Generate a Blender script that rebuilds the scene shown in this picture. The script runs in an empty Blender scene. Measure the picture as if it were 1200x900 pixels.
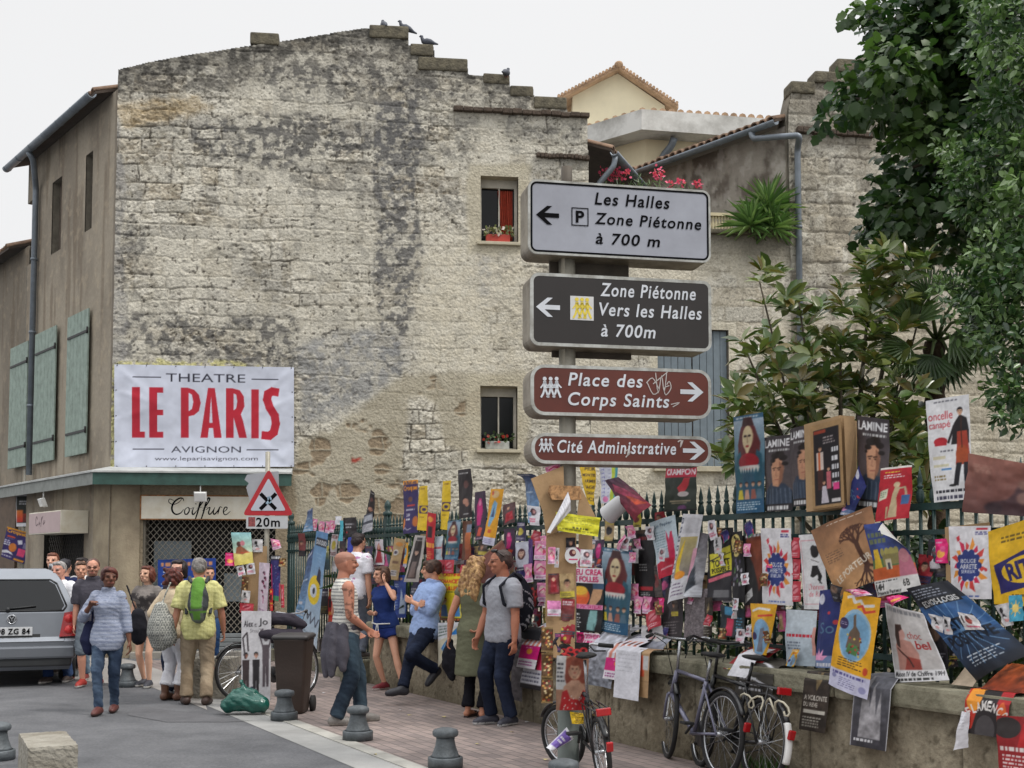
import bpy,bmesh,math,random
import numpy as np
from mathutils import Vector,Matrix
random.seed(7)
NR=np.random.RandomState(11)
SC=bpy.context.scene
COL=SC.collection
rad=math.radians
# ------------------------ camera, sky, sun, exposure
F=1450.0
PITCH=rad(3.5)
CH=1.65
CY=660.0-F*math.tan(PITCH)
cam=bpy.data.cameras.new('camera')
cam.lens=F/1200*36.0
cam.shift_y=(CY-450.0)/1200.0
cam.clip_start=0.1
cam.clip_end=2000
camo=bpy.data.objects.new('camera',cam)
COL.objects.link(camo)
camo.location=(0,0,CH)
camo.rotation_euler=(rad(90)+PITCH,0,0)
SC.camera=camo
W=bpy.data.worlds.new('World')
SC.world=W
W.use_nodes=True
nt=W.node_tree
nt.nodes.clear()
_o=nt.nodes.new('ShaderNodeOutputWorld')
_b=nt.nodes.new('ShaderNodeBackground')
_b.inputs['Strength'].default_value=0.1
sky=nt.nodes.new('ShaderNodeTexSky')
sky.sky_type='NISHITA'
sky.sun_disc=False
SUN_EL,SUN_AZ=rad(54),rad(116)
sky.sun_elevation=SUN_EL
sky.sun_rotation=SUN_AZ
tc=nt.nodes.new('ShaderNodeTexCoord')
sx=nt.nodes.new('ShaderNodeSeparateXYZ')
nt.links.new(tc.outputs['Generated'],sx.inputs[0])
ramp=nt.nodes.new('ShaderNodeMapRange')
ramp.inputs['From Min'].default_value=0.42
ramp.inputs['From Max'].default_value=1.0
ramp.inputs['To Min'].default_value=0.835
ramp.inputs['To Max'].default_value=2.3
nt.links.new(sx.outputs['Z'],ramp.inputs['Value'])
cn=nt.nodes.new('ShaderNodeTexNoise')
cn.inputs['Scale'].default_value=1.6
cn.inputs['Detail'].default_value=4
nt.links.new(tc.outputs['Generated'],cn.inputs['Vector'])
cr=nt.nodes.new('ShaderNodeMapRange')
cr.inputs['To Min'].default_value=0.95
cr.inputs['To Max'].default_value=1.05
nt.links.new(cn.outputs['Fac'],cr.inputs['Value'])
mu=nt.nodes.new('ShaderNodeMath');mu.operation='MULTIPLY'
nt.links.new(ramp.outputs[0],mu.inputs[0]);nt.links.new(cr.outputs[0],mu.inputs[1])
vs=nt.nodes.new('ShaderNodeVectorMath');vs.operation='SCALE'
vs.inputs[0].default_value=(9.95,9.95,10.0)
nt.links.new(mu.outputs[0],vs.inputs['Scale'])
mx=nt.nodes.new('ShaderNodeMix');mx.data_type='RGBA'
mx.inputs[0].default_value=0.97
nt.links.new(sky.outputs[0],mx.inputs[6]);nt.links.new(vs.outputs[0],mx.inputs[7])
nt.links.new(mx.outputs[2],_b.inputs['Color'])
nt.links.new(_b.outputs[0],_o.inputs['Surface'])
sl=bpy.data.lights.new('sun','SUN')
sl.energy=1.7
sl.angle=rad(11)
sl.color=(1.0,0.955,0.89)
slo=bpy.data.objects.new('sun',sl)
COL.objects.link(slo)
_sd=Vector((math.sin(SUN_AZ)*math.cos(SUN_EL),math.cos(SUN_AZ)*math.cos(SUN_EL),math.sin(SUN_EL)))
slo.rotation_euler=_sd.to_track_quat('Z','Y').to_euler()
slo.location=(10,-10,30)
SC.view_settings.view_transform='Standard'
SC.view_settings.look='None'
SC.view_settings.exposure=0.11
SC.view_settings.gamma=1
SC.view_settings.use_curve_mapping=False
SC.render.engine='CYCLES'
SC.cycles.max_bounces=6
SC.cycles.diffuse_bounces=3
SC.cycles.glossy_bounces=3
SC.cycles.transparent_max_bounces=6
SC.cycles.use_denoising=True
# ------------------------ pixel <-> world
FW=Vector((0,math.cos(PITCH),math.sin(PITCH)))
UP=Vector((0,-math.sin(PITCH),math.cos(PITCH)))
RT=Vector((1,0,0))
EYE=Vector((0,0,CH))
def ray(px,py):
 return FW+RT*((px-600)/F)+UP*((CY-py)/F)
def on_plane(px,py,p0,n):
 d=ray(px,py)
 return EYE+d*((Vector(p0)-EYE).dot(n)/d.dot(n))
def on_ground(px,py,z=0.0):
 return on_plane(px,py,(0,0,z),Vector((0,0,1)))
def at_depth(px,py,Y):
 d=ray(px,py)
 return EYE+d*(Y/d.y)
def project_np(X,Y,Z):
 z=Z-CH
 w=Y*FW.y+z*FW.z
 v=Y*UP.y+z*UP.z
 return 600+F*X/w,CY-F*v/w
# ------------------------ colour and materials
def lin1(c):
 c=c/255.0
 return c/12.92 if c<=0.04045 else((c+0.055)/1.055)**2.4
def lin(rgb):
 return tuple(lin1(c)for c in rgb)
def srgb_np(a):
 a=a/255.0
 return np.where(a<=0.04045,a/12.92,((a+0.055)/1.055)**2.4)
def new_mat(name):
 m=bpy.data.materials.new(name)
 m.use_nodes=True
 n=m.node_tree
 n.nodes.clear()
 o=n.nodes.new('ShaderNodeOutputMaterial')
 b=n.nodes.new('ShaderNodeBsdfPrincipled')
 n.links.new(b.outputs[0],o.inputs['Surface'])
 return m,n,b
_mc={}
def mat(name,rgb,rough=0.7,var=0.12,scale=6.0,bump=0.0,bscale=60.0,metal=0.0,spec=0.5,dirt=None,coat=0.0,trans=0.0):
 """procedural paint: base colour with noise variation, optional second colour in patches, optional bump"""
 if name in _mc:
  return _mc[name]
 m,n,b=new_mat(name)
 t=n.nodes.new('ShaderNodeTexCoord')
 nz=n.nodes.new('ShaderNodeTexNoise')
 nz.inputs['Scale'].default_value=scale
 nz.inputs['Detail'].default_value=5
 nz.inputs['Roughness'].default_value=0.65
 n.links.new(t.outputs['Object'],nz.inputs['Vector'])
 r=n.nodes.new('ShaderNodeValToRGB')
 c=lin(rgb)
 d=lin(dirt)if dirt else tuple(max(0,x*(1-1.6*var))for x in c)
 r.color_ramp.elements[0].position=0.32
 r.color_ramp.elements[0].color=(*d,1)
 r.color_ramp.elements[1].position=0.62
 r.color_ramp.elements[1].color=(*[min(1,x*(1+var*0.5))for x in c],1)
 n.links.new(nz.outputs['Fac'],r.inputs['Fac'])
 n.links.new(r.outputs['Color'],b.inputs['Base Color'])
 b.inputs['Roughness'].default_value=rough
 b.inputs['Metallic'].default_value=metal
 b.inputs['Specular IOR Level'].default_value=spec
 b.inputs['Coat Weight'].default_value=coat
 b.inputs['Coat Roughness'].default_value=0.08
 b.inputs['Transmission Weight'].default_value=trans
 if bump:
  n2=n.nodes.new('ShaderNodeTexNoise')
  n2 .inputs['Scale'].default_value=bscale
  n2 .inputs['Detail'].default_value=4
  n.links.new(t.outputs['Object'],n2 .inputs['Vector'])
  bp=n.nodes.new('ShaderNodeBump')
  bp.inputs['Strength'].default_value=bump
  bp.inputs['Distance'].default_value=0.02
  n.links.new(n2 .outputs['Fac'],bp.inputs['Height'])
  n.links.new(bp.outputs[0],b.inputs['Normal'])
 _mc[name]=m
 return m
def attr_mat(name,rough=0.7,bump=0.0,bscale=60.0,fine=0.0,spec=0.4,backwhite=False,bdist=0.02):
 """base colour from the mesh's own colour attribute, with fine procedural grain on top"""
 m,n,b=new_mat(name)
 a=n.nodes.new('ShaderNodeAttribute')
 a.attribute_name='Col'
 out=a.outputs['Color']
 t=n.nodes.new('ShaderNodeTexCoord')
 if fine:
  nz=n.nodes.new('ShaderNodeTexNoise')
  nz.inputs['Scale'].default_value=bscale
  nz.inputs['Detail'].default_value=6
  nz.inputs['Roughness'].default_value=0.7
  n.links.new(t.outputs['Object'],nz.inputs['Vector'])
  mr=n.nodes.new('ShaderNodeMapRange')
  mr.inputs['From Min'].default_value=0.3
  mr.inputs['From Max'].default_value=0.7
  mr.inputs['To Min'].default_value=1-fine
  mr.inputs['To Max'].default_value=1+fine
  n.links.new(nz.outputs['Fac'],mr.inputs['Value'])
  v=n.nodes.new('ShaderNodeVectorMath');v.operation='SCALE'
  n.links.new(out,v.inputs[0]);n.links.new(mr.outputs[0],v.inputs['Scale'])
  out=v.outputs[0]
 if backwhite:
  g=n.nodes.new('ShaderNodeNewGeometry')
  x=n.nodes.new('ShaderNodeMix');x.data_type='RGBA'
  n.links.new(g.outputs['Backfacing'],x.inputs[0])
  n.links.new(out,x.inputs[6])
  x.inputs[7].default_value=(0.6,0.59,0.56,1)
  out=x.outputs[2]
 n.links.new(out,b.inputs['Base Color'])
 b.inputs['Roughness'].default_value=rough
 b.inputs['Specular IOR Level'].default_value=spec
 if bump:
  n2=n.nodes.new('ShaderNodeTexNoise')
  n2 .inputs['Scale'].default_value=bscale
  n2 .inputs['Detail'].default_value=6
  n.links.new(t.outputs['Object'],n2 .inputs['Vector'])
  bp=n.nodes.new('ShaderNodeBump')
  bp.inputs['Strength'].default_value=bump
  bp.inputs['Distance'].default_value=bdist
  n.links.new(n2 .outputs['Fac'],bp.inputs['Height'])
  n.links.new(bp.outputs[0],b.inputs['Normal'])
 return m
# ------------------------ numpy noise
def _hash(ix,iy,seed):
 h=(ix.astype(np.int64)*374761393+iy.astype(np.int64)*668265263+seed*974634777)&0x7fffffff
 h=((h^(h>>13))*1274126177)&0x7fffffff
 h=(h^(h>>16))&0xffff
 return h/65535.0
def vnoise(x,y,seed=0):
 ix,iy=np.floor(x),np.floor(y)
 fx,fy=x-ix,y-iy
 fx=fx*fx*(3-2*fx);fy=fy*fy*(3-2*fy)
 a=_hash(ix,iy,seed);b=_hash(ix+1,iy,seed)
 c=_hash(ix,iy+1,seed);d=_hash(ix+1,iy+1,seed)
 return(a*(1-fx)+b*fx)*(1-fy)+(c*(1-fx)+d*fx)*fy
def fbm(x,y,seed=0,oct=4,gain=0.5):
 s=0;a=1;t=0
 for i in range(oct):
  s=s+a*vnoise(x,y,seed+i*17)
  t+=a;a*=gain;x=x*2.03+3.1;y=y*2.03+1.7
 return s/t
def sstep(e0,e1,x):
 t=np.clip((x-e0)/(e1-e0),0,1)
 return t*t*(3-2*t)
def poly_dist(px,py,poly):
 """signed distance to a polygon, positive inside"""
 P=np.array(poly,float)
 d=np.full(px.shape,1e18)
 ins=np.zeros(px.shape,bool)
 n=len(P)
 for i in range(n):
  a=P[i];b=P[(i+1)%n]
  e=b-a
  t=np.clip(((px-a[0])*e[0]+(py-a[1])*e[1])/(e@e+1e-12),0,1)
  d=np.minimum(d,(px-a[0]-t*e[0])**2+(py-a[1]-t*e[1])**2)
  c=((a[1]>py)!=(b[1]>py))
  with np.errstate(divide='ignore',invalid='ignore'):
   xi=(b[0]-a[0])*(py-a[1])/(b[1]-a[1]+1e-12)+a[0]
  ins^=c&(px<xi)
 d=np.sqrt(d)
 return np.where(ins,d,-d)
# ------------------------ objects
def tag(o,label=None,cat=None,group=None,kind=None):
 if label:o['label']=label
 if cat:o['category']=cat
 if group:o['group']=group
 if kind:o['kind']=kind
 return o
def thing(name,label,cat,loc=(0,0,0),rotz=0,group=None):
 o=bpy.data.objects.new(name,None)
 COL.objects.link(o)
 o.location=loc
 o.rotation_euler=(0,0,rotz)
 o.empty_display_size=0.1
 return tag(o,label,cat,group)
def kids(o):
 return[c for c in bpy.data.objects if c.parent==o]
def dup(o,parent=None,loc=None,rotz=None,label=None,group=None):
 c=o.copy()
 COL.objects.link(c)
 if parent is not None:c.parent=parent
 if loc is not None:c.location=loc
 if rotz is not None:c.rotation_euler=(0,0,rotz)
 if label:c['label']=label
 if group:c['group']=group
 for k in kids(o):
  dup(k,c)
 return c
def link_mesh(name,me,parent=None,origin=None):
 """me holds world coordinates; with a parent they become local to the parent's origin"""
 o=bpy.data.objects.new(name,me)
 COL.objects.link(o)
 if parent is not None:
  o.parent=parent
  p=parent;off=Vector((0,0,0))
  while p is not None:
   off+=p.location
   p=p.parent
  if off.length>0:
   me.transform(Matrix.Translation(-off))
 return o
def grid_mesh(name,pts,nx,ny,cols=None,keep=None,smooth=True):
 """pts (ny*nx,3) row-major; quads facing (du x dv)"""
 me=bpy.data.meshes.new(name)
 idx=np.arange(nx*ny).reshape(ny,nx)
 q=np.stack([idx[:-1,:-1],idx[:-1,1:],idx[1:,1:],idx[1:,:-1]],-1).reshape(-1,4)
 if keep is not None:
  q=q[keep.reshape(-1)]
 me.vertices.add(nx*ny)
 me.vertices.foreach_set('co',np.asarray(pts,np.float32).reshape(-1))
 me.loops.add(len(q)*4)
 me.loops.foreach_set('vertex_index',q.reshape(-1).astype(np.int32))
 me.polygons.add(len(q))
 me.polygons.foreach_set('loop_start',np.arange(0,len(q)*4,4,dtype=np.int32))
 me.polygons.foreach_set('loop_total',np.full(len(q),4,np.int32))
 me.update(calc_edges=True)
 if smooth:
  me.polygons.foreach_set('use_smooth',np.ones(len(q),bool))
 if cols is not None:
  set_cols(me,cols)
 return me
def set_cols(me,cols):
 a=me.color_attributes.new('Col','FLOAT_COLOR','POINT')
 c=np.ones((len(me.vertices),4),np.float32)
 c[:,:3]=cols
 a.data.foreach_set('color',c.reshape(-1))
def basis(z):
 z=Vector(z).normalized()
 x=z.orthogonal().normalized()
 return x,z.cross(x),z
class MB:
 def __init__(s):
  s.v=[];s.f=[];s.m=[];s.sm=[]
 def add(s,vs,fs,mi=0,smooth=False):
  k=len(s.v)
  s.v+=[tuple(x)for x in vs]
  for f in fs:
   s.f.append([i+k for i in f]);s.m.append(mi);s.sm.append(smooth)
  return s
 def quad(s,a,b,c,d,mi=0):
  return s.add([a,b,c,d],[(0,1,2,3)],mi)
 def box(s,c,size,rot=0.0,mi=0,M=None,bev=0.0):
  """centre, full size, rotation about z (or a 3x3 matrix)"""
  hx,hy,hz=(x/2 for x in size)
  R=M if M is not None else Matrix.Rotation(rot,3,'Z')
  c=Vector(c)
  if bev<=0:
   vs=[c+R@Vector((x*hx,y*hy,z*hz))for z in(-1,1)for y in(-1,1)for x in(-1,1)]
   return s.add(vs,[(0,2,3,1),(4,5,7,6),(0,1,5,4),(2,6,7,3),(0,4,6,2),(1,3,7,5)],mi)
  bm=bmesh.new()
  bmesh.ops.create_cube(bm,size=1)
  for v in bm.verts:
   v.co=Vector((v.co.x*2*hx,v.co.y*2*hy,v.co.z*2*hz))
  bmesh.ops.bevel(bm,geom=bm.edges[:],offset=bev,segments=2,affect='EDGES',profile=0.6)
  bm.verts.index_update()
  s.add([c+R@v.co for v in bm.verts],[[v.index for v in f.verts]for f in bm.faces],mi,False)
  bm.free()
  return s
 def ring(s,rings,mi=0,smooth=True,caps=True):
  n=len(rings[0]);vs=[];fs=[]
  for r in rings:vs+=list(r)
  for i in range(len(rings)-1):
   for j in range(n):
    a=i*n+j;b=i*n+(j+1)%n
    fs.append((a,b,b+n,a+n))
  s.add(vs,fs,mi,smooth)
  if caps:
   k=len(s.v)-len(vs)
   s.f.append([k+j for j in reversed(range(n))]);s.m.append(mi);s.sm.append(False)
   s.f.append([k+(len(rings)-1)*n+j for j in range(n)]);s.m.append(mi);s.sm.append(False)
  return s
 def tube(s,pts,r,n=8,mi=0,caps=True,smooth=True):
  pts=[Vector(p)for p in pts]
  rs=r if isinstance(r,(list,tuple))else[r]*len(pts)
  rings=[]
  x=None
  for i,p in enumerate(pts):
   t=(pts[min(i+1,len(pts)-1)]-pts[max(i-1,0)])
   if t.length<1e-9:t=Vector((0,0,1))
   t.normalize()
   if x is None:
    x=t.orthogonal().normalized()
   else:
    x=(x-t*x.dot(t))
    if x.length<1e-6:x=t.orthogonal()
    x.normalize()
   y=t.cross(x)
   rings.append([p+(x*math.cos(a)+y*math.sin(a))*rs[i]for a in[2*math.pi*k/n for k in range(n)]])
  return s.ring(rings,mi,smooth,caps)
 def lathe(s,prof,c=(0,0,0),n=16,mi=0,M=None,smooth=True):
  """prof: (radius, height) pairs bottom to top"""
  c=Vector(c);R=M or Matrix.Identity(3)
  rings=[[c+R@Vector((max(r,1e-4)*math.cos(a),max(r,1e-4)*math.sin(a),h))for a in[2*math.pi*k/n for k in range(n)]]for r,h in prof]
  return s.ring(rings,mi,smooth,True)
 def ell(s,c,r,n=12,mi=0,M=None):
  c=Vector(c);R=M or Matrix.Identity(3)
  k=max(4,n//2+1)
  rings=[]
  for i in range(k):
   ph=-math.pi/2+math.pi*(i+0.02*(i==0)-0.02*(i==k-1))/(k-1)
   if i==0:ph=-math.pi/2+0.05
   if i==k-1:ph=math.pi/2-0.05
   rings.append([c+R@Vector((r[0]*math.cos(ph)*math.cos(a),r[1]*math.cos(ph)*math.sin(a),r[2]*math.sin(ph)))for a in[2*math.pi*j/n for j in range(n)]])
  return s.ring(rings,mi,True,True)
 def prism(s,poly,o,ax,ay,az,th,mi=0,smooth=False):
  """polygon (x,y list, ccw seen against az) extruded by th along az"""
  o,ax,ay,az=Vector(o),Vector(ax),Vector(ay),Vector(az)
  a=[o+ax*x+ay*y for x,y in poly]
  b=[p+az*th for p in a]
  n=len(a)
  s.add(a+b,[tuple(reversed(range(n))),tuple(range(n,2*n))]+[(i,(i+1)%n,(i+1)%n+n,i+n)for i in range(n)],mi,smooth)
  return s
 def build(s,name,mats,parent=None):
  me=bpy.data.meshes.new(name)
  me.from_pydata(s.v,[],s.f)
  if not isinstance(mats,(list,tuple)):mats=[mats]
  for m in mats:me.materials.append(m)
  me.polygons.foreach_set('material_index',s.m)
  me.polygons.foreach_set('use_smooth',s.sm)
  me.update()
  return link_mesh(name,me,parent)
def rrect(w,h,r,n=5,cx=0,cy=0):
 p=[]
 for(sx_,sy_,a0)in((1,1,0),(-1,1,90),(-1,-1,180),(1,-1,270)):
  for k in range(n+1):
   a=rad(a0+90*k/n)
   p.append((cx+sx_*(w/2-r)+r*math.cos(a),cy+sy_*(h/2-r)+r*math.sin(a)))
 return p
_tc={}
def text_tris(s,bold=0.0,shear=0.0):
 """triangles (k,3,2) of a line of text, unit box normalised to its own bounds, plus aspect"""
 key=(s,bold,shear)
 if key in _tc:return _tc[key]
 c=bpy.data.curves.new('text','FONT')
 c.body=s;c.offset=bold;c.shear=shear;c.resolution_u=3
 o=bpy.data.objects.new('text',c)
 me=bpy.data.meshes.new_from_object(o)
 me.calc_loop_triangles()
 v=np.array([(p.co.x,p.co.y)for p in me.vertices])
 t=np.array([tuple(l.vertices)for l in me.loop_triangles])
 bpy.data.objects.remove(o);bpy.data.curves.remove(c);bpy.data.meshes.remove(me)
 if len(v)==0:
  _tc[key]=(np.zeros((0,3,2)),1);return _tc[key]
 lo,hi=v.min(0),v.max(0)
 v=(v-lo)/(hi-lo)
 _tc[key]=(v[t],(hi[0]-lo[0])/(hi[1]-lo[1]))
 return _tc[key]
def text_mesh(mb,s,o,ax,ay,az,w,h,mi=0,bold=0.0,shear=0.0,th=0.0):
 """text stretched into a w x h box with its lower-left corner at o"""
 T,_=text_tris(s,bold,shear)
 o,ax,ay=Vector(o),Vector(ax),Vector(ay)
 for tri in T:
  mb.add([o+ax*(p[0]*w)+ay*(p[1]*h)for p in tri],[(0,1,2)],mi)
# ------------------------ frame of the low garden wall
W0=Vector((0.35,12.66,0))
WT=Vector((0.4606,-0.8876,0)).normalized()
WN=Vector((-0.8876,-0.4606,0)).normalized()
ZU=Vector((0,0,1))
def WP(s,off,z):
 return W0+WT*s+WN*off+ZU*z
def wall_hit(px,py,off):
 """pixel -> (s, z) on the plane parallel to the wall at the given offset towards the street"""
 p=on_plane(px,py,W0+WN*off,WN)
 return(p-W0).dot(WT),p.z
# ------------------------ ground
def ground_sheet():
 m,n,b=new_mat('asphalt')
 t=n.nodes.new('ShaderNodeTexCoord')
 n1=n.nodes.new('ShaderNodeTexNoise');n1 .inputs['Scale'].default_value=0.9;n1 .inputs['Detail'].default_value=12;n1 .inputs['Roughness'].default_value=.72
 n2=n.nodes.new('ShaderNodeTexNoise');n2 .inputs['Scale'].default_value=34;n2 .inputs['Detail'].default_value=6;n2 .inputs['Roughness'].default_value=0.8
 for x in(n1,n2):n.links.new(t.outputs['Object'],x.inputs['Vector'])
 r1=n.nodes.new('ShaderNodeValToRGB')
 r1 .color_ramp.elements[0].position=0.35;r1 .color_ramp.elements[0].color=(0.062,0.064,0.07,1)
 r1 .color_ramp.elements[1].position=0.65;r1 .color_ramp.elements[1].color=(0.13,0.132,0.14,1)
 n.links.new(n1 .outputs['Fac'],r1 .inputs['Fac'])
 r2=n.nodes.new('ShaderNodeMapRange');r2 .inputs['From Min'].default_value=0.3;r2 .inputs['From Max'].default_value=0.7
 r2 .inputs['To Min'].default_value=0.6;r2 .inputs['To Max'].default_value=1.45
 n.links.new(n2 .outputs['Fac'],r2 .inputs['Value'])
 v=n.nodes.new('ShaderNodeVectorMath');v.operation='SCALE'
 n.links.new(r1 .outputs['Color'],v.inputs[0]);n.links.new(r2 .outputs[0],v.inputs['Scale'])
 n.links.new(v.outputs[0],b.inputs['Base Color'])
 b.inputs['Roughness'].default_value=0.85
 bp=n.nodes.new('ShaderNodeBump');bp.inputs['Strength'].default_value=0.5;bp.inputs['Distance'].default_value=0.01
 n.links.new(n2 .outputs['Fac'],bp.inputs['Height']);n.links.new(bp.outputs[0],b.inputs['Normal'])
 mb=MB()
 mb.quad((-400,-100,0),(400,-100,0),(400,700,0),(-400,700,0))
 tag(mb.build('ground',m),kind='structure')
 mg=mat('gutter_concrete',(150,150,148),0.85,0.16,1.2,0.4,60)
 mk=mat('kerb_stone',(164,162,155),0.85,0.2,3.0,0.3,40)
 mb=MB();mb.quad(WP(-9.5,2.62,.004),WP(9,2.62,.004),WP(9,2.27,.004),WP(-9.5,2.27,.004))
 for k in range(-9,9):
  pass
 o=mb.build('gutter_band',mg);tag(o,kind='structure')
 flip(o)
 mb=MB()
 for k in range(-6,9):
  mb.box(WP(k+.5,2.19,0.005),(0.992,0.155,0.016),math.atan2(WT.y,WT.x),bev=0.003)
 tag(mb.build('kerb',mk),kind='structure')
def flip(o):
 me=o.data
 bm=bmesh.new();bm.from_mesh(me)
 bmesh.ops.recalc_face_normals(bm,faces=bm.faces)
 for f in bm.faces:
  if f.normal.z<0:f.normal_flip()
 bm.to_mesh(me);bm.free()
def pavement():
 m,n,b=new_mat('brick_paving')
 t=n.nodes.new('ShaderNodeTexCoord')
 mp=n.nodes.new('ShaderNodeMapping');mp.inputs['Rotation'].default_value=(0,0,-math.atan2(WT.y,WT.x))
 n.links.new(t.outputs['Object'],mp.inputs['Vector'])
 br=n.nodes.new('ShaderNodeTexBrick')
 br.inputs['Scale'].default_value=1.0
 br.inputs['Brick Width'].default_value=0.22;br.inputs['Row Height'].default_value=0.11
 br.inputs['Mortar Size'].default_value=0.006;br.inputs['Mortar Smooth'].default_value=0.3
 br.inputs['Color1'].default_value=(*lin((148,133,127)),1)
 br.inputs['Color2'].default_value=(*lin((122,111,108)),1)
 br.inputs['Mortar'].default_value=(*lin((92,88,84)),1)
 n.links.new(mp.outputs[0],br.inputs['Vector'])
 nz=n.nodes.new('ShaderNodeTexNoise');nz.inputs['Scale'].default_value=1.1;nz.inputs['Detail'].default_value=7;nz.inputs['Roughness'].default_value=.7
 n.links.new(t.outputs['Object'],nz.inputs['Vector'])
 mr=n.nodes.new('ShaderNodeMapRange');mr.inputs['From Min'].default_value=.3;mr.inputs['From Max'].default_value=.7
 mr.inputs['To Min'].default_value=.75;mr.inputs['To Max'].default_value=1.2
 n.links.new(nz.outputs['Fac'],mr.inputs['Value'])
 v=n.nodes.new('ShaderNodeVectorMath');v.operation='SCALE'
 n.links.new(br.outputs['Color'],v.inputs[0]);n.links.new(mr.outputs[0],v.inputs['Scale'])
 n.links.new(v.outputs[0],b.inputs['Base Color'])
 b.inputs['Roughness'].default_value=0.85
 bp=n.nodes.new('ShaderNodeBump');bp.inputs['Strength'].default_value=.6;bp.inputs['Distance'].default_value=.01;bp.invert=True
 n.links.new(br.outputs['Fac'],bp.inputs['Height']);n.links.new(bp.outputs[0],b.inputs['Normal'])
 mb=MB()
 mb.add([WP(-6,2.11,.006),WP(9,2.11,.006),WP(9,-.2,.006),WP(-10.5,-.2,.006),WP(-10.5,2.11,.006)],[(0,1,2,3,4)])
 o=mb.build('pavement',m);tag(o,kind='structure');flip(o)
 mc=mat('corner_concrete',(150,146,142),0.85,0.15,1.0,0.3,50)
 a=[on_ground(*p,.005)for p in((40,775),(90,797),(180,806),(243,832),(318,838))]
 e=WP(-6,2.11,.005)
 b_=[WP(-6.0,2.11,.005),WP(-10.4,2.11,.005),Vector((-6.8,21.6,.005)),Vector((-9.0,24.5,.005))]
 mb=MB();mb.add(a[:-1]+[e]+b_[1:],[tuple(range(len(a)+3))])
 o=mb.build('footway',mc);tag(o,kind='structure');flip(o)
 mp_=mat('asphalt_patch',(92,92,95),0.9,0.15,3.0,0.5,90)
 mb=MB();mb.add([on_ground(*p,.004)for p in((160,828),(235,836),(262,841),(300,845),(262,846),(195,846),(150,838))],[tuple(range(7))])
 o=mb.build('road_patch',mp_);tag(o,kind='structure');flip(o)
ground_sheet()
pavement()
# ------------------------ old town walls
M0=Vector((-7.06,21.7,0))
MD=Vector((math.cos(rad(7.5)),math.sin(rad(7.5)),0))
MN=Vector((MD.y,-MD.x,0))
SD=Vector((-0.609,0.793,0)).normalized()
SN=Vector((-SD.y,SD.x,0))
if SN.dot(Vector((7,-21,0)))<0:SN=-SN
def mw(px,py,off=0.0):
 p=on_plane(px,py,M0+MN*off,MN)
 return(p-M0).dot(MD),p.z
def MP(u,off,z):
 return M0+MD*u+MN*off+ZU*z
def sw(px,py,c0=None,off=0.0):
 c0=c0 or M0
 p=on_plane(px,py,c0+SN*off,SN)
 return(p-c0).dot(SD),p.z
STONE=attr_mat('old_limestone',0.92,bump=0.75,bscale=22,fine=0.22,spec=0.2,bdist=0.03)
PLASTER=attr_mat('street_plaster',0.92,bump=0.25,bscale=14,fine=0.10,spec=0.2)
def mixc(col,c,w):
 c=srgb_np(np.array(c,float))
 return col*(1-w[...,None])+c*w[...,None]
def stones(U,Z,seed,ch=(0.22,0.34),sl=(0.28,0.75),warp=0.035):
 """irregular coursed masonry: distance to the joint, random numbers per stone"""
 rs=np.random.RandomState(seed)
 Uw=U+warp*2.2*(fbm(U*1.3,Z*1.3,seed+1,3)-.5)+0.03*(vnoise(U*9,Z*9,seed+5)-.5)
 Zw=Z+warp*2.2*(fbm(U*.9+7,Z*1.1,seed+2,3)-.5)+0.03*(vnoise(U*8,Z*8,seed+6)-.5)
 hs=[Z.min()-.5]
 while hs[-1]<Z.max()+1:hs.append(hs[-1]+rs.uniform(*ch))
 hs=np.array(hs)
 ci=np.clip(np.searchsorted(hs,Zw)-1,0,len(hs)-2)
 dz=np.minimum(Zw-hs[ci],hs[ci+1]-Zw)
 du=np.zeros_like(U);sid=np.zeros_like(U);ud=np.zeros_like(U)
 for c in range(len(hs)-1):
  m=ci==c
  if not m.any():continue
  e=[U.min()-1-rs.rand()]
  while e[-1]<U.max()+1.5:e.append(e[-1]+rs.uniform(*sl)*(1.5 if rs.rand()<.2 else 1))
  e=np.array(e)
  k=np.clip(np.searchsorted(e,Uw[m])-1,0,len(e)-2)
  du[m]=np.minimum(Uw[m]-e[k],e[k+1]-Uw[m])
  sid[m]=c*131+k
 d=np.minimum(dz,du)
 r1=_hash(sid,sid*0+3,seed);r2=_hash(sid,sid*0+9,seed);r3=_hash(sid,sid*0+21,seed)
 return d,dz,r1,r2,r3
def stone_cols(U,Z,seed,r1,r2,r3,d):
 n1=fbm(U*1.1,Z*1.1,seed+40,5,.6)
 n2=fbm(U*6,Z*6,seed+41,4,.6)
 col=np.ones(U.shape+(3,))*srgb_np(np.array((212,207,193.)))
 col=mixc(col,(176,172,160),sstep(.45,.9,r1)*.6)
 col=mixc(col,(190,176,150),sstep(.72,.95,r2)*.4)
 col=mixc(col,(140,137,130),sstep(.80,.97,r3)*.6)
 col=mixc(col,(220,214,198),sstep(.55,.75,n1)*.45)
 col=mixc(col,(150,142,124),sstep(.52,.68,n2)*.5)
 j=1-sstep(.004,.022,d)
 dk=sstep(.4,.6,fbm(U*.8+5,Z*.8,seed+44,3))
 col=mixc(col,(184,177,160),j*(1-dk)*.6)
 col=mixc(col,(96,90,80),j*dk*sstep(.36,.52,fbm(U*2.3,Z*2.9,seed+45,3))*.9)
 cr_=np.abs(fbm(U*2.6+.6*n2,Z*5.2,seed+46,5,.6)-.5)
 col=mixc(col,(88,82,74),sstep(.016,.004,cr_)*sstep(.45,.6,fbm(U*1.1,Z*1.1,seed+47,3))*.8)
 col=mixc(col,(226,221,208),sstep(.60,.72,fbm(U*9,Z*12,seed+48,4,.65))*.55)
 col=mixc(col,(120,115,106),sstep(.58,.66,fbm(U*21,Z*27,seed+49,4,.7))*.6)
 return col
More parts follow.
